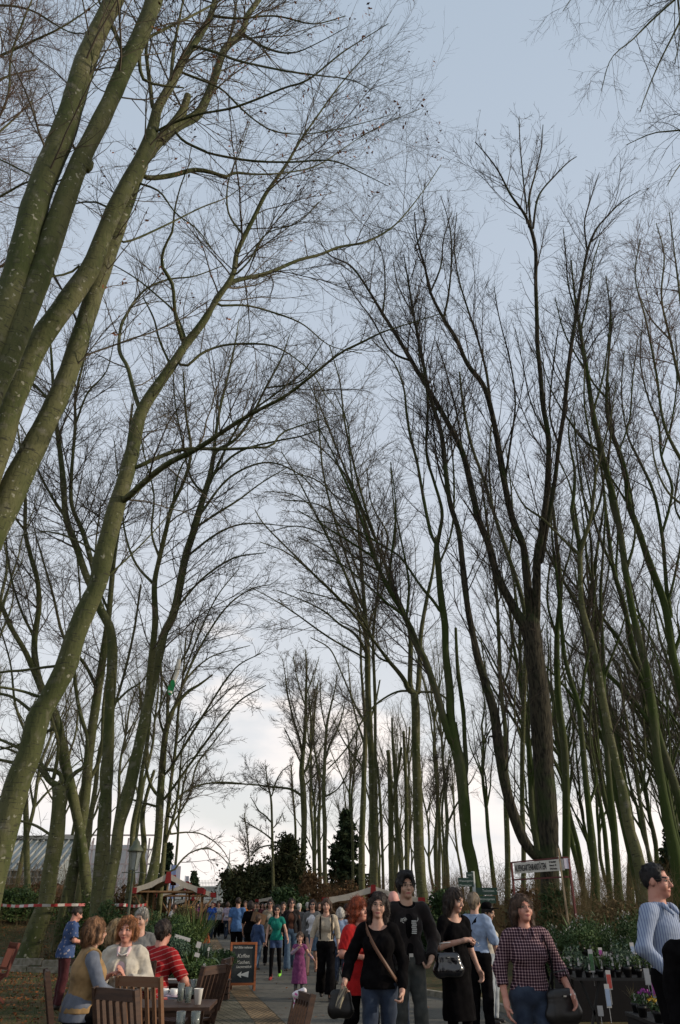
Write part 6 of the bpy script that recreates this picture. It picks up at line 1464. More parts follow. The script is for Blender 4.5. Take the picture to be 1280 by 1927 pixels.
w = at(487, 1728, 25.0); t = thing('cardboard_box', 'brown cardboard box carried beside the woman in dark clothes', 'box', w, R_(25)); MB().box((0,0,0), (.36,.26,.26), rot=Matrix.Rotation(.3, 3, 'Y')).build('carton', mat('cardboard', (.16,.09,.05), .9, noise=(3,(.12,.07,.04),.4,.6)), t)
person('child in a denim-blue jacket and jeans walking below the cardboard box', 487, 23.5, 1.30, R_(150), (0, 0, 0), ('short', HM, 0), SK, kid=True, top=dict(m=DENIMB, sleeve=(1.9,1.9), hem=.80, o=.026), bottom=dict(kind='trousers', m=JEANSM, o=.016), legs=STRIDE2)
person('woman with sunglasses and a sand-coloured cardigan over a pale top, behind the teal girl', 508, 25.5, 1.72, R_(3), (0, 0, 0), ('bob', HB, .05), SK, glasses='sun', top=dict(m=CREAM, sleeve=(.5,.5), hem=.92, neck=('round', .07)), outer=dict(m=cloth('sand_cardigan', (.22,.18,.13)), sleeve=(1.8,1.8), hem=.80, open=.08, name='cardigan'), bottom=dict(kind='trousers', m=BLACK), legs=STRIDE)
person('woman in a black strap top between the teal girl and the brown top', 533, 27.5, 1.66, R_(4), (4, 0, 0), ('long', HB, .10), SK, top=dict(m=BLACK, sleeve=0, hem=.9, neck=('round', .08)), bottom=dict(kind='trousers', m=BLACK), legs=STRIDE)
person('grey-haired person in a grey jacket right of the brown top', 563, 29.0, 1.62, R_(170), (0,0,0), ('short', HW, 0), SK, top=dict(m=GREYC, sleeve=(1.9,1.9), hem=.84, o=.025), bottom=dict(kind='trousers', m=BLACK))
person('white-haired person left of the white tank top', 579, 33.0, 1.66, R_(170), (0,0,0), ('short', HW, 0), SK, top=dict(m=BLACK, sleeve=(1.9,1.9), hem=.84, o=.025), bottom=dict(kind='trousers', m=BLACK))
person('person with pale blond hair and a light shirt just right of the beige-topped woman', 641, 19.5, 1.52, R_(175), (0,0,0), ('bob', HW, .03), SK, top=dict(m=LBLUE, sleeve=(.9,.9), hem=.84, o=.02), bottom=dict(kind='trousers', m=JEANS))
person('bald man in a pale blue shirt hidden behind the tall young man', 743, 12.2, 1.76, R_(165), (0,0,0), ('bald', HW, 0), skin('pink_scalp', (.52,.26,.22)), fem=False, top=dict(m=LBLUE, sleeve=(.9,.9), hem=.9, o=.02), bottom=dict(kind='trousers', m=JEANS))
person('stooping man in a blue patterned short-sleeved shirt behind the seated women', 131, 15.2, 1.56, R_(120), (0, 22, 0), ('crop', HB, 0), SKR, fem=False, fat=1.05, top=dict(m=HAWAII, sleeve=(.8,.8), hem=.84, o=.03, collar=HAWAII), bottom=dict(kind='trousers', m=cloth('dark_red_trousers', (.06,.015,.018))), arms=dict(eL=(-.25,-.04,1.14), wL=(-.12,-.26,1.10), eR=(.25,-.04,1.14), wR=(.12,-.26,1.08)), lean=.12)
# far crowd
FC = [(399, 44, 1.72, 0, 'man in a royal blue T-shirt and jeans walking forward in the crowd', ROYAL, JEANS, 'short', HB, True), (411, 45, 1.72, 4, 'woman in a pale grey top and dark trousers beside the royal blue T-shirt', cloth('pale_grey', (.38,.38,.40)), BLACK, 'bob', HM, True),
 (428, 44, 1.70, 170, 'woman in a lilac top with a light jacket tied round her waist', cloth('pale_lilac', (.42,.36,.45)), JEANS, 'bob', HM, True), (387, 50, 1.68, 10, 'person in dark brown clothes left of the royal blue T-shirt', cloth('umber', (.05,.03,.025)), BLACK, 'short', HB, False),
 (380, 54, 1.66, 0, 'person in a crimson top at the left side of the far crowd', PINK, JEANS, 'short', HB, False), (371, 50, 1.66, 30, 'person in a purple top beside the crimson one', PURPLE, BLACK, 'bob', HB, False), (362, 46, 1.62, 60, 'person in a dark coat in front of the pale tent', BLACK, BLACK, 'short', HB, False),
 (392, 58, 1.78, 0, 'taller dark-headed person between the brown and royal blue tops', BLACK, BLACK, 'short', HBL, False), (420, 52, 1.68, 0, 'person in a white shirt behind the lilac top', WHITEC, BLACK, 'short', HM, False), (436, 56, 1.70, 0, 'person in a rust red shirt left of the blue T-shirt man', cloth('rust', (.25,.06,.03)), BLACK, 'short', HB, False),
 (461, 40, 1.74, 0, 'person in an orange shirt right of the blue T-shirt man', ORANGE, JEANS, 'short', HM, False), (456, 58, 1.66, 0, 'person in a pale shirt behind the orange one', CREAM, BLACK, 'bob', HM, False), (480, 46, 1.66, 0, 'person in a dark red top above the cardboard box', cloth('wine', (.12,.02,.02)), BLACK, 'bob', HB, False),
 (494, 44, 1.66, 0, 'person in a maroon coat left of the sunglasses woman', cloth('maroon', (.09,.02,.025)), BLACK, 'short', HB, False), (443, 66, 1.68, 0, 'small far person in grey over the blue shoulder', GREYC, BLACK, 'short', HG, False), (405, 68, 1.70, 0, 'small far person in black between two nearer walkers', BLACK, BLACK, 'short', HB, False),
 (352, 40, 1.60, 80, 'person in a yellow-brown jacket at the flower stall', cloth('ochre', (.28,.15,.04)), JEANS, 'short', HB, False), (338, 36, 1.62, 120, 'stall visitor in a red jacket under the nearest canopy', cloth('bright_red', (.35,.03,.03)), BLACK, 'short', HB, False), (327, 33, 1.62, 60, 'stall visitor in white under the nearest canopy', WHITEC, JEANS, 'bob', HM, False),
 (601, 36, 1.66, 0, 'dark-clad person glimpsed behind the white tank top', BLACK, BLACK, 'short', HB, False), (655, 24, 1.60, 90, 'dark-clad stall visitor under the white awning', BLACK, BLACK, 'short', HB, False), (545, 46, 1.68, 0, 'far walker in olive above the teal girl', cloth('olive_drab', (.07,.07,.03)), BLACK, 'short', HM, False)]
cols = [('slate', (.05,.06,.07)), ('dark olive', (.04,.04,.02)), ('navy', (.015,.02,.05)), ('dull green', (.03,.06,.035)), ('dusky pink', (.20,.09,.10)), ('charcoal', (.02,.02,.02)), ('sandy', (.22,.17,.11))]
r9 = random.Random(9)
for i, px in enumerate((356, 366, 376, 384, 396, 403, 415, 424, 433, 440, 452, 466, 476, 486, 500, 515, 526, 540, 552, 570, 590, 612)):
    cn, cc_ = cols[i % 7]; Y_ = (60 if px < 440 else 48) + r9.uniform(-4, 22); hn, hm_ = [('dark', HB), ('brown', HM), ('grey', HG)][i % 3]
    FC.append((px, Y_, r9.uniform(1.58, 1.80), r9.choice((0, 175, 20, -15)), '%s-haired person in a %s top, %s from left in the far crowd' % (hn, cn, ['first','second','third','fourth','fifth','sixth','seventh','eighth','ninth','tenth','eleventh','twelfth','thirteenth','fourteenth','fifteenth','sixteenth','seventeenth','eighteenth','nineteenth','twentieth','21st','22nd'][i]), cloth(cn.replace(' ', '_')+'_far', cc_), BLACK if i % 2 else JEANS, 'short' if i % 3 else 'bob', hm_, False))
for i, (px, Y, H, rz, lab, tm, bm, hst, hm, leg_) in enumerate(FC):
    person(lab, px, Y, H, R_(rz), (0, 0, 0), (hst, hm, .02 if hst == 'bob' else 0), SK, top=dict(m=tm, sleeve=(.6,.6) if i % 2 == 0 else (1.8,1.8), hem=.86, o=.018), bottom=dict(kind='trousers', m=bm), legs=STRIDE if i % 2 else STRIDE2, detail=leg_, h=.015 if leg_ else .022)
t = atx(430, 43.9, .9); c = thing('tied_jacket', 'light jacket tied round the waist of the woman in lilac', 'jacket', (t[0], 43.85, .86)); MB().tube([(-.17,-.0,.16),(0,-.14,.15),(.17,0,.16),(0,.15,.15),(-.17,0,.16)], .03, 6).box((.02,.17,-.08), (.34,.04,.46), taper=.8).box((.12,-.13,-.1), (.06,.03,.4)).build('jacket', CREAM, c)
w = atx(388, 34, .5); c = thing('shopping_bag', 'bright red and orange plastic bag carried at the left edge of the path', 'bag', (w[0], 34, .28)); MB().box((0,0,.12), (.34,.2,.36), taper=.5).tube([(-.08,0,.28),(-.03,0,.5),(.03,0,.5),(.08,0,.28)], .01, 5).build('bag', mat('red_plastic', (.55,.06,.03), .4, noise=(6,(.5,.2,.05),.4,.6)), c)
# ---------------------------------------------------------------- garden furniture
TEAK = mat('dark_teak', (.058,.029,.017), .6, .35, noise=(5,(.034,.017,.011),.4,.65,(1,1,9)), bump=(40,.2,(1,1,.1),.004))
TEAKL = mat('sunlit_teak', (.14,.075,.04), .65, .3, noise=(5,(.13,.06,.03),.4,.65,(1,1,9)))  # lighter copy of the dark teak, sunlight put into its colour
def chair(label, loc, rz, m=TEAK, tilt=None, group='wooden folding chairs of the coffee garden'):
    root = thing('folding_chair', label, 'chair', loc, rz, group)
    w = .21; B = lambda z: .20 + max(0, z-.44)*.28          # back line leans
    q = MB()
    for s_ in (-1, 1): q.bar((s_*w, .20, .40), (s_*w, B(.92), .92), .045, .026, up=(1,0,0))
    q.bar((-w-.01, B(.88), .88), (w+.01, B(.88), .88), .03, .075).bar((-w, B(.52), .52), (w, B(.52), .52), .025, .04)
    q.build('back_frame', m, root)
    q = MB()
    for k in range(5): X = -w+.07+k*(2*w-.14)/4; q.bar((X, B(.53), .53), (X, B(.86), .86), .042, .014, up=(1,0,0))
    q.build('backrest', m, root)
    q = MB()
    for k in range(6): q.box((0, -.22+k*.075, .445), (2*w-.02, .058, .018))
    q.bar((-w+.03, -.26, .425), (-w+.03, .20, .425), .025, .03).bar((w-.03, -.26, .425), (w-.03, .20, .425), .025, .03)
    q.build('seat', m, root)
    for s_ in (-1, 1):
        MB().bar((s_*(w-.0), .205, .46), (s_*(w-.0), -.26, .0), .042, .024, up=(1,0,0)).build('leg', m, root)
        MB().bar((s_*(w-.055), -.22, .44), (s_*(w-.055), .27, .0), .042, .024, up=(1,0,0)).build('leg', m, root)
    MB().bar((-w, .12, .12), (w, .12, .12), .02, .03).bar((-w, -.16, .10), (w, -.16, .10), .02, .03).build('stretcher', m, root)
    if tilt: root.rotation_euler = (tilt[0], tilt[1], rz)
    return root
def loc_at(px, row, z): g_ = gnd(px, row, z); return g_[0], g_[1]
def ch(label, px, Y, rz, m=TEAK, tilt=None, dz=None):
    x, y, _ = atx(px, Y, .8); return chair(label, (x, y, tz(x, y)+.02 if dz is None else dz), R_(rz), m, tilt)
ch('dark folding chair under the auburn-haired woman in the tan vest, its back to the lawn', 150, 8.25, 112)
ch('dark slatted chair with its back to the camera, nearest the small coffee table', 272, 6.7, 148)
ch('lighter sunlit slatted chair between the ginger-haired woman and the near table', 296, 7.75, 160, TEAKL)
ch('chair beneath the ginger-haired woman in the cream jacket', 240, 9.05, 4)
ch('chair beneath the man in the red striped shirt', 286, 9.45, 152)
ch('chair beneath the blond woman in the flowered blouse', 196, 9.95, 95)
ch('slice of a dark chair back at the left edge of the picture', -2, 7.0, 70)
ch('dark chair of which only the top rail shows at the bottom left', 50, 6.2, 120)
ch('reddish folding chair standing askew on the lawn at the left edge', -10, 15.5, -50, mat('reddish_teak', (.11,.03,.02), .6))
ch('dark folding chair right of the near table, turned side-on', 350, 8.9, -115)
ch('folding chair tipped forward against the table, its back slanting up to the right', 372, 9.9, -95, tilt=(0, 0, 0))
ch('dark chair standing alone in the foreground with a white cloth over its back', 500, 7.2, -70)
# cloth over the foreground chair
_cx, _cy, _ = atx(500, 7.2, .8); w = (_cx-.13*.34+.33*.94, _cy+.13*.94+.33*.34, .90); c = thing('cloth', 'white cloth with pink pattern hung over the foreground chair back', 'cloth', w, R_(-20))
f = Fld((-.16,-.12,-.20), (.16,.12,.12), .009); f.cap((-.03,0,.015), (.03,0,.03), .034, .028, .02); f.cap((-.04,.0,.0), (-.05,0,-.16), .028, .016, .02, sy=.6); f.noise(.006, 45, 4); V, Q = f.mesh()
mesh_obj('draped_cloth', V, Q, pat('pink_dotted_white', (.6,.55,.56), lambda M, mx, o, nn, ll, t: fl(M, mx, o, nn, ll, t, (.60,.56,.58), (.50,.12,.30), 30)), c)
def table(label, px, row, z, W_, D, rz, m=TEAK):
    x, y = loc_at(px, row, z); zt = z - tz(x, y)
    root = thing('garden_table', label, 'table', (x, y, tz(x, y)), R_(rz), 'wooden tables of the coffee garden')
    q = MB(); n = max(4, int(D/.085))
    for k in range(n): q.box((0, -D/2+D*(k+.5)/n, zt-.0125), (W_, D/n-.008, .025))
    q.box((-W_/2-.02, 0, zt-.014), (.04, D, .03)).box((W_/2+.02, 0, zt-.014), (.04, D, .03)).build('tabletop', m, root)
    MB().box((0, -D/2+.06, zt-.05), (W_-.1, .02, .05)).build('apron', m, root); MB().box((0, D/2-.06, zt-.05), (W_-.1, .02, .05)).build('apron', m, root)
    for s_ in (-1, 1):
        MB().bar((s_*(W_/2-.08), -D/2+.08, 0), (s_*(W_/2-.08), D/2-.08, zt-.04), .045, .03, up=(1,0,0)).build('leg', m, root)
        MB().bar((s_*(W_/2-.12), D/2-.08, 0), (s_*(W_/2-.12), -D/2+.08, zt-.04), .045, .03, up=(1,0,0)).build('leg', m, root)
    return root
T1 = (1.0)
table('near dark wooden coffee table with cups, glasses and a paper cup on it', 328, 1888, .80, .62, .62, 2)
table('second wooden coffee table in front of the man in red with a cup and napkin', 306, 1846, .80, .62, .55, -4)
table('third small wooden table beside the potted plants', 347, 1799, .80, .6, .5, 0)
table('table at the very bottom edge whose drinking glasses poke into the picture', 352, 1952, .80, .5, .45, 0)
CHINA = mat('white_china', (.66,.64,.62), .25, .5); SAUC = mat('mauve_saucer', (.42,.34,.44), .3, .5)
GLS = mat('drinking_glass', (.55,.62,.58), .05, .6, trans=.85)
def on(px, row, z=.80): g_ = gnd(px, row, z); return (g_[0], g_[1], z)
def cup(label, px, row, z=.80, sauc=True, rz=0):
    root = thing('coffee_cup', label, 'cup', on(px, row, z), rz, 'coffee cups on the tables')
    MB().lathe([(.020,.012),(.034,.03),(.038,.07),(.035,.07),(.030,.03),(.005,.018)], n=16).tube([(.036,0,.058),(.055,0,.052),(.052,0,.032),(.034,0,.028)], .0045, 6).build('cup', CHINA, root, True)
    if sauc: MB().lathe([(.03,.0),(.07,.010),(.068,.013),(.02,.006)], n=18).build('saucer', SAUC, root, True)
cup('left white coffee cup of the pair on the near table, on a mauve saucer', 309, 1876); cup('right white coffee cup of the pair on the near table', 327, 1877, rz=1); cup('white coffee cup with dark rim on the second table before the man in red', 305, 1839, rz=2); cup('white cup at the elbow of the cream jacket', 275, 1836)
def glass(label, px, row, z=.80, H=.14, r=.032):
    root = thing('drinking_glass', label, 'glass', on(px, row, z), 0, 'empty drinking glasses'); MB().lathe([(r*.85,0),(r,H),(r-.003,H),(r*.85-.004,.012),(.002,.01)], n=16).build('glass', GLS, root, True)
glass('tall empty glass left of the paper cup on the near table', 339, 1884); glass('second tall empty glass beside the paper cup', 353, 1887, H=.12); glass('empty glass at the back of the near table', 363, 1872, H=.13)
glass('left one of the glasses at the very bottom edge', 338, 1946, H=.13); glass('right one of the glasses at the very bottom edge', 366, 1946, H=.13)
r = thing('paper_cup', 'tall white paper cup on the right corner of the near table', 'cup', on(372, 1890)); MB().lathe([(.027,0),(.040,.115),(.043,.118),(.038,.118),(.024,.01)], n=20).build('cup', mat('white_paper', (.68,.66,.62), .7), r, True)
r = thing('bottle', 'clear glass bottle with red label on the near table', 'bottle', on(381, 1868)); MB().lathe([(.030,0),(.031,.14),(.013,.20),(.012,.245),(.014,.25)], n=16).build('bottle', GLS, r, True); MB().lathe([(.0315,.06),(.0315,.11)], n=16).build('label', REDC, r, True)
r = thing('napkin', 'white paper napkin lying on the second table', 'napkin', on(335, 1843)); MB().box((0,0,.004), (.24,.14,.006), rot=Matrix.Rotation(.2, 3, 'Z')).build('napkin', CHINA, r)
for px, row, lab in ((290, 1880, 'small spoon on the near table left of the cups'),):
    r = thing('spoon', lab, 'spoon', on(px, row)); MB().bar((0,0,.004),(.11,.02,.004), .008, .003).lathe([(.0,.003),(.014,.006),(.0,.008)], (.12,.022,0), 10).build('spoon', METAL, r)
# ---------------------------------------------------------------- chalkboard
WO = mat('orange_wood', (.38,.115,.035), .55, .35, noise=(4,(.26,.075,.025),.4,.65,(1,1,8))); CHB = mat('chalkboard_face', (.018,.022,.023), .7, .25, noise=(5,(.035,.04,.04),.45,.7)); CHALK = mat('chalk', (.52,.52,.48), .9)
bx, by, _ = atx(455, 18.2, 0); root = thing('chalkboard', 'orange-framed A-board chalkboard on the pavement reading Kaffee Kuchen with an arrow to the left', 'chalkboard', (bx, by, .012), R_(5))
LN = .16; W_, H_ = .52, .86
def fp(x, z, d=0): return (x, -.17 + LN*z/H_ - d, z)
q = MB(); 
for s_ in (-1, 1): q.bar(fp(s_*W_/2, 0), fp(s_*W_/2, H_), .042, .03, up=(0,1,0))
q.bar(fp(-W_/2+.02, H_-.02), fp(W_/2-.02, H_-.02), .028, .042).bar(fp(-W_/2+.02, .12), fp(W_/2-.02, .12), .028, .042).build('front_frame', WO, root)
b = MB(); A4 = [fp(-W_/2+.02,.14), fp(W_/2-.02,.14), fp(W_/2-.02,H_-.04), fp(-W_/2+.02,H_-.04)]; b.add(A4 + [(p[0], p[1]+.01, p[2]) for p in A4], [(0,1,2,3),(7,6,5,4),(0,4,5,1),(1,5,6,2),(2,6,7,3),(3,7,4,0)]); pn = b.build('board', CHB, root)
q = MB()
for s_ in (-1, 1): q.bar((s_*(W_/2-.03), .22, 0), (s_*(W_/2-.03), .0, H_-.03), .035, .025, up=(0,1,0))
q.bar((-W_/2+.03, .19, .12), (W_/2-.03, .19, .12), .025, .03).build('rear_frame', mat('shaded_wood', (.14,.05,.025), .7), root)  # rear legs: the orange wood again, with shade put into its colour
MB().quad((-W_/2+.04,.185,.14),(W_/2-.04,.185,.14),(W_/2-.04,.01,H_-.05),(-W_/2+.04,.01,H_-.05)).build('rear_board', CHB, root)
def chalk(s, x, z, sz, sh=.25, sc=(1,1)):
    p = fp(x, z, .008); text('chalk_writing', s, sz, CHALK, pn, frontM(p[0], p[1], p[2], -math.atan2(LN, H_)), bold=.0012, shear=sh, font_scale=sc)
chalk('Hof Ebbe nebenan', -.215, .765, .062, .3, (.86,1)); chalk('Kaffee', -.13, .61, .10); chalk('Kuchen,', -.135, .50, .085); chalk('Laugengebäck', -.14, .42, .062, .3, (.9,1))
a = MB(); pts = [(-.11,.28),(-.02,.34),(-.03,.295),(.13,.345),(.12,.235),(-.03,.27),(-.02,.225)]
a.add([fp(x, z, .009) for x, z in pts] + [fp(.03,.285,.009)], [(0,1,2),(0,2,5),(0,5,6),(2,3,7),(7,3,4),(5,7,4),(2,7,5)]); a.build('chalk_arrow', CHALK, pn)
# ---------------------------------------------------------------- potted plants
POTB = mat('black_plastic_pot', (.008,.008,.009), .5, .4); TERRA = mat('terracotta', (.20,.085,.05), .8); TAGW = mat('white_label', (.40,.39,.38), .5)
FLP = mat('purple_petals', (.22,.03,.22), .6); FLY = mat('yellow_petals', (.60,.38,.03), .6); FLW = mat('white_petals', (.38,.36,.34), .6)
def blades(n, H, sp, w, m, name, root, z0=0, droop=.5):
    a = rng.random(n)*6.28; L = H*(.6+.5*rng.random(n)); K = 5; V = []; th = .2 + sp*rng.random(n)
    P = np.zeros((n, K, 3))
    for k in range(K):
        f_ = k/(K-1); ang = th*(1+droop*f_*1.6); P[:, k, 0] = np.cos(a)*L*f_*np.sin(ang); P[:, k, 1] = np.sin(a)*L*f_*np.sin(ang); P[:, k, 2] = z0 + L*f_*np.cos(ang)
    side = np.stack([-np.sin(a), np.cos(a), 0*a], -1)[:, None]*(w*np.sin(np.linspace(.5, 3.1, K)))[None, :, None]
    V = np.stack([P-side, P+side], 2).reshape(-1, 3); b = (np.arange(n)*K*2)[:, None]; k = (np.arange(K-1)*2)[None]
    F = np.stack([b+k, b+k+1, b+k+3, b+k+2], -1).reshape(-1, 4); return mesh_obj(name, V, F, m, root, smooth=False)
def potted(label, loc, kind, R0, H, m, pot=POTB, pr=.10, ph=.16, n=700, leaf=.025, group=None, cat='plant', tag_=False, flowers=None, cp=None):
    root = thing('potted_plant', label, cat, loc, rnd.uniform(0, 6.28), group)
    MB().lathe([(pr*.75,0),(pr,ph),(pr*1.06,ph),(pr*1.06,ph-.02),(pr*.9,ph-.03)], n=12).build('pot', pot, root, True)
    if kind == 'bush':
        d = rng.normal(size=(n, 3)); d /= np.linalg.norm(d, axis=1, keepdims=True); rr_ = (rng.random(n)**.45)*(1+.25*rng.random(n)**3)
        C_ = d*rr_[:, None]*np.array([R0, R0, H*.5]) + np.array([0, 0, ph+H*.45]); C_[:, 2] = np.clip(C_[:, 2], ph*.7, None)
        leaves_mesh('foliage', C_, leaf, m, root, per=2, spread=leaf*.5)
    else: blades(n, H, R0/H*1.5, leaf, m, 'leaves', root, ph*.9, .7 if kind == 'fern' else .25)
    if flowers:
        a = rng.random(12)*6.28; q = rng.random(12)**.5*R0*.9; leaves_mesh('flowers', np.stack([np.cos(a)*q, np.sin(a)*q, ph+H*(.65+.35*rng.random(12))], -1), min(leaf*.75, .012), flowers, root, per=4, spread=.008)
    if tag_: MB().box((pr*.5,-pr*.6,ph+.05), (.024,.002,.075)).build('plant_label', TAGW, root)
    return root
G1 = 'plants for sale at the left-hand stall'
lp = [(318,1716,15.5,'fern',.42,.55,GREEND,'big dark fern behind the man in the red shirt'), (300,1724,16.5,'fern',.35,.6,GREEND,'dark leafy bush left of the big fern'), (345,1738,14.5,'bush',.34,.5,GREENL,'bright green shrub in front of the flower stall'),
      (372,1700,17.0,'grass',.20,.95,GREENL,'tall upright grassy plant beside the shopping bag'), (385,1758,14.0,'fern',.30,.4,GREEN_B,'blue-green fern at the front of the plant display'), (398,1782,15.0,'grass',.22,.3,GREENL,'low green grassy plant nearest the chalkboard'),
      (360,1778,12.5,'fern',.32,.38,GREENL,'light green fern behind the third small table'), (330,1768,12.8,'bush',.24,.36,GREEN_B,'small dark bush right of the red-shirted man'), (382,1806,13.6,'bush',.22,.25,GREENL,'low leafy plant behind the tipped folding chair'), (418,1790,16.6,'bush',.26,.32,GREEND,'round dark plant left of the chalkboard'),
      (372,1812,11.8,'bush',.24,.28,GREENL,'green plant between third table and tipped chair'), (285,1712,19,'bush',.5,.8,GREEND,'wide dark conifer-like pot plant under the lamp'), (268,1720,18,'fern',.4,.6,GREEND,'dark fern under the lamp post'), (335,1722,19,'bush',.3,.5,GREENL,'yellow-green pot plant at the stall front'),
      (415,1806,17.6,'bush',.17,.24,GREENL,'smallest green plant, touching the chalkboard shadow'), (350,1705,21,'bush',.3,.4,OLIVE,'ochre flowering plant on the stall counter')]
for px, yt, Y, kd, R0, H, m, lab in lp:
    t = at(px, yt, Y); x = t[0]; base = t[2]-H-.14
    zt = tz(x, Y)
    if base > zt + .08:                       # stands on an upturned crate
        c = thing('plant_crate', 'dark wooden crate under the ' + lab[:60], 'crate', (x, Y, zt)); hh = base-zt
        qq = MB()
        for s_ in (-1, 1):
            for k in range(max(2, int(hh/.1))): qq.box((0, s_*.17, .05+k*.1), (.36, .015, .08)).box((s_*.17, 0, .05+k*.1), (.015, .32, .08))
        qq.box((0,0,hh-.008), (.38,.38,.014)).build('slats', TEAK, c)
    else: base = zt
    potted(lab, (x, Y, base), kd, R0, H, m, TERRA if R0 > .33 else POTB, .13 if R0 > .25 else .09, .17, (2600 if R0 > .25 else 1500) if kd == 'bush' else 210, .021 if kd == 'bush' else .012, G1, flowers=FLY if m is OLIVE else (FLW if 'chalkboard' in lab else None))
for px, row, Y, s_, lab in ((374, 1778, 13.2, (.07,.01,.08), 'bright white price card among the plants'), (393, 1786, 13.6, (.035,.01,.05), 'small white plant card left of the chalkboard'), (371, 1797, 12.2, (.07,.01,.05), 'tilted white card beside the third table'), (343, 1765, 14, (.26,.16,.05), 'crumpled pale wrapping paper on the plant display')):
    w = at(px, row, Y); c = thing('price_card' if s_[1] < .1 else 'wrapping_paper', lab, 'card' if s_[1] < .1 else 'paper', w, R_(15)); MB().box((0,0,0), s_, rot=Matrix.Rotation(.25, 3, 'Y')).bar((0,.01,-s_[2]/2-.12), (0,.01,-s_[2]/2+.02), .006).build('card', TAGW, c)
# right-hand sale tables
def saletable(label, x0, x1, y0, y1, z, m=POTB, trestle=True):
    root = thing('sale_table', label, 'table', ((x0+x1)/2, (y0+y1)/2, 0), 0); W_, D = x1-x0, y1-y0
    MB().box((0,0,z-.015), (W_, D, .03)).build('tabletop', m, root)
    if trestle:
        for X in (-W_/2+.2, 0, W_/2-.2):
            MB().bar((X-.12,-D/2+.1,0),(X+.12,-D/2+.1,z-.03), .03).bar((X+.12,-D/2+.1,0),(X-.12,-D/2+.1,z-.03), .03).bar((X,D/2-.1,0),(X,D/2-.1,z-.03), .03).build('trestle', BLK, root)
    else: MB().box((0,-D/2+.02,(z-.03)/2), (W_-.02, .02, z-.04)).box((W_/2-.02,0,(z-.03)/2), (.02, D-.06, z-.04)).box((-W_/2+.02,0,(z-.03)/2), (.02, D-.06, z-.04)).build('cloth_sides', mat('dark_table_cloth', (.012,.010,.010), .9), root)
    return (x0, x1, y0, y1, z)
tA = saletable('long trestle table packed with black pots right of the checked shirt', 3.05, 5.6, 11.3, 12.4, .74)
tB = saletable('raised back table with leafy green plants behind the pot table', 3.6, 7.2, 13.6, 14.8, .78, trestle=False)
tC = saletable('low dark-clothed table with flowering pots in front of the striped-shirt man', 3.0, 5.2, 8.1, 9.4, .58, trestle=False)
def ordn(n): return '%d%s' % (n, 'st' if n == 1 else 'nd' if n == 2 else 'rd' if n == 3 else 'th')
def fill(tb, nx_, ny_, kinds, lab, group, scale=1.0, tb_name='table'):
    x0, x1, y0, y1, z = tb; pro = []
    for i, (kd, R0, H, m, n, leaf, flw, _) in enumerate(kinds):
        pro.append(potted(lab, (0, 0, -50), kd, R0, H, m, POTB, .045*scale, .085*scale, n, leaf, group, tag_=True, flowers=flw))
    first = set()
    for a in range(nx_):
        for b in range(ny_):
            i = rnd.randrange(len(pro)); pl = ('%s from left, %s row, %s' % (ordn(a+1), (['front', 'middle', 'back'] if ny_ == 3 else ['front', 'second', 'third', 'back'])[b], tb_name)); o = pro[i] if i not in first else copy_tree(pro[i]); first.add(i); o['label'] = kinds[i][7] + ', ' + pl
            o.location = (x0+.07+(x1-x0-.14)*a/(nx_-1)+rnd.uniform(-.04,.04), y0+.08+(y1-y0-.16)*b/max(1, ny_-1)+rnd.uniform(-.015,.015), z+.002); o.rotation_euler = (0, 0, rnd.uniform(-.7, .7)); s_ = rnd.uniform(.8, 1.3); o.scale = (s_, s_, s_*rnd.uniform(.8, 1.35))
    for i, p_ in enumerate(pro):
        if i not in first: p_.location = (x0+.2+i*.1, y1-.05, z+.002)
fill(tA, 20, 3, [('bush',.07,.16,GREENL,70,.018,None,'green seedling pot'), ('grass',.08,.20,GREENL,26,.006,None,'grassy seedling pot'), ('bush',.06,.12,GREEND,60,.016,FLW,'white-flowered pot'), ('bush',.07,.20,GREEN_B,70,.018,None,'blue-green seedling pot')], 'small black pot with green seedling and white label on the long trestle table', 'seedling pots on the long trestle table', tb_name='trestle table')
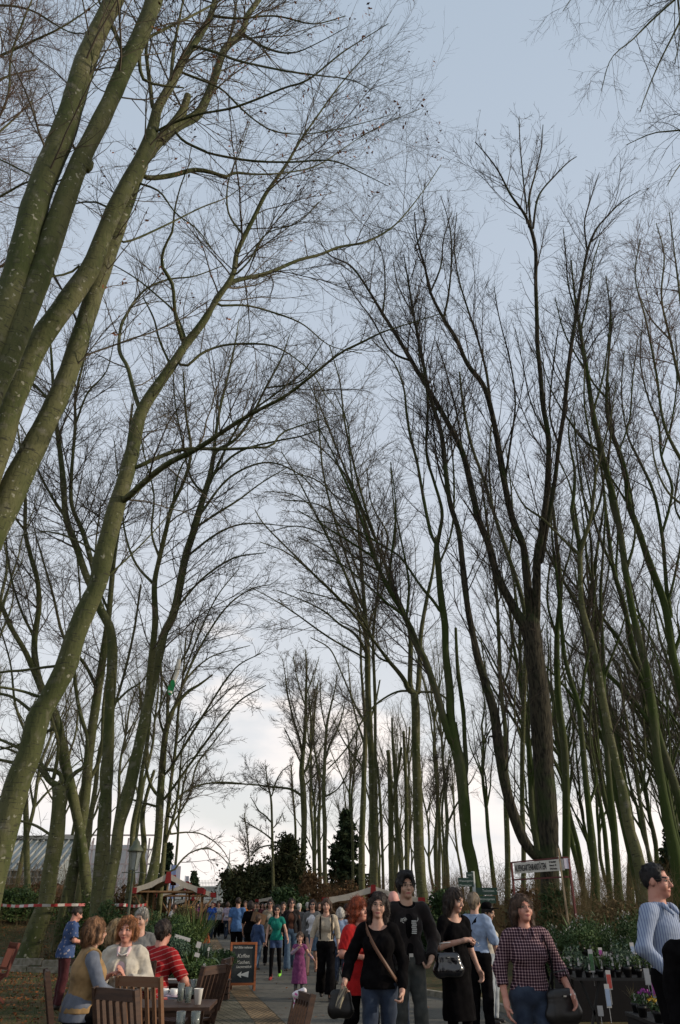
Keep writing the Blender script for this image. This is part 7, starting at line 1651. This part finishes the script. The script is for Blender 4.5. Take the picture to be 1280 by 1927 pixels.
fill(tB, 12, 3, [('bush',.18,.30,GREENL,430,.018,None,'bright leafy pot plant'), ('bush',.16,.36,GREEND,430,.018,FLW,'dark white-flowered pot plant'), ('grass',.16,.36,GREENL,46,.010,None,'tall grassy pot plant')], 'leafy green pot plant on the raised back table', 'leafy plants on the raised back table', 1.6, 'raised back table')
fill(tC, 9, 4, [('bush',.08,.10,GREEND,60,.018,FLP,'purple-flowered pot'), ('bush',.09,.12,GREEND,60,.018,FLP,'tall purple-flowered pot'), ('grass',.08,.22,OLIVE,20,.005,None,'straw-coloured grass pot'), ('bush',.07,.10,GREEND,50,.018,FLY,'yellow-flowered pot')], 'small flowering pot with label on the low dark table', 'flowering pots on the low dark table', tb_name='low dark table')
# picture labels standing among the pots
PICR = mat('picture_red', (.35,.06,.05), .5); PICP = mat('picture_purple', (.25,.05,.22), .5); PICG = mat('picture_green', (.06,.14,.06), .5); PICB = mat('picture_blue_white', (.25,.32,.45), .5)
for px, row, Y, hh, mt, lab in ((1113, 1808, 11.4, .26, PICG, 'tall picture label at the left end of the pot rows'), (1146, 1844, 10.6, .20, PICR, 'red picture label hanging at the front edge of the pot table'), (1144, 1874, 10.5, .24, PICB, 'blue and green picture label below the red one'), (1191, 1792, 12.2, .24, PICB, 'pale picture label standing high among the pots'), (1130, 1792, 12.6, .12, PICP, 'small purple picture label at the back of the pots'),
    (1140, 1800, 12.4, .12, TAGW, 'small white plant card at the back of the pots'), (1166, 1806, 12.3, .11, TAGW, 'small white plant card in the middle of the pots'), (1231, 1856, 9.2, .20, PICP, 'picture label of a pink flower on the low dark table'), (1218, 1838, 9.8, .16, TAGW, 'tilted white card left of the pink flower label'), (1130, 1902, 9.5, .09, TAGW, 'white card near the ground below the pot table')):
    w = at(px, row, Y); c = thing('picture_label', lab, 'plant label', w, R_(rnd.uniform(-15, 15))); MB().box((0,0,0), (.06,.004,hh)).bar((0,.004,-hh/2-.15),(0,.004,-hh/2), .006).build('card', TAGW, c); MB().box((0,-.004,-.015), (.052,.003,hh*.72)).build('picture', mt, c)
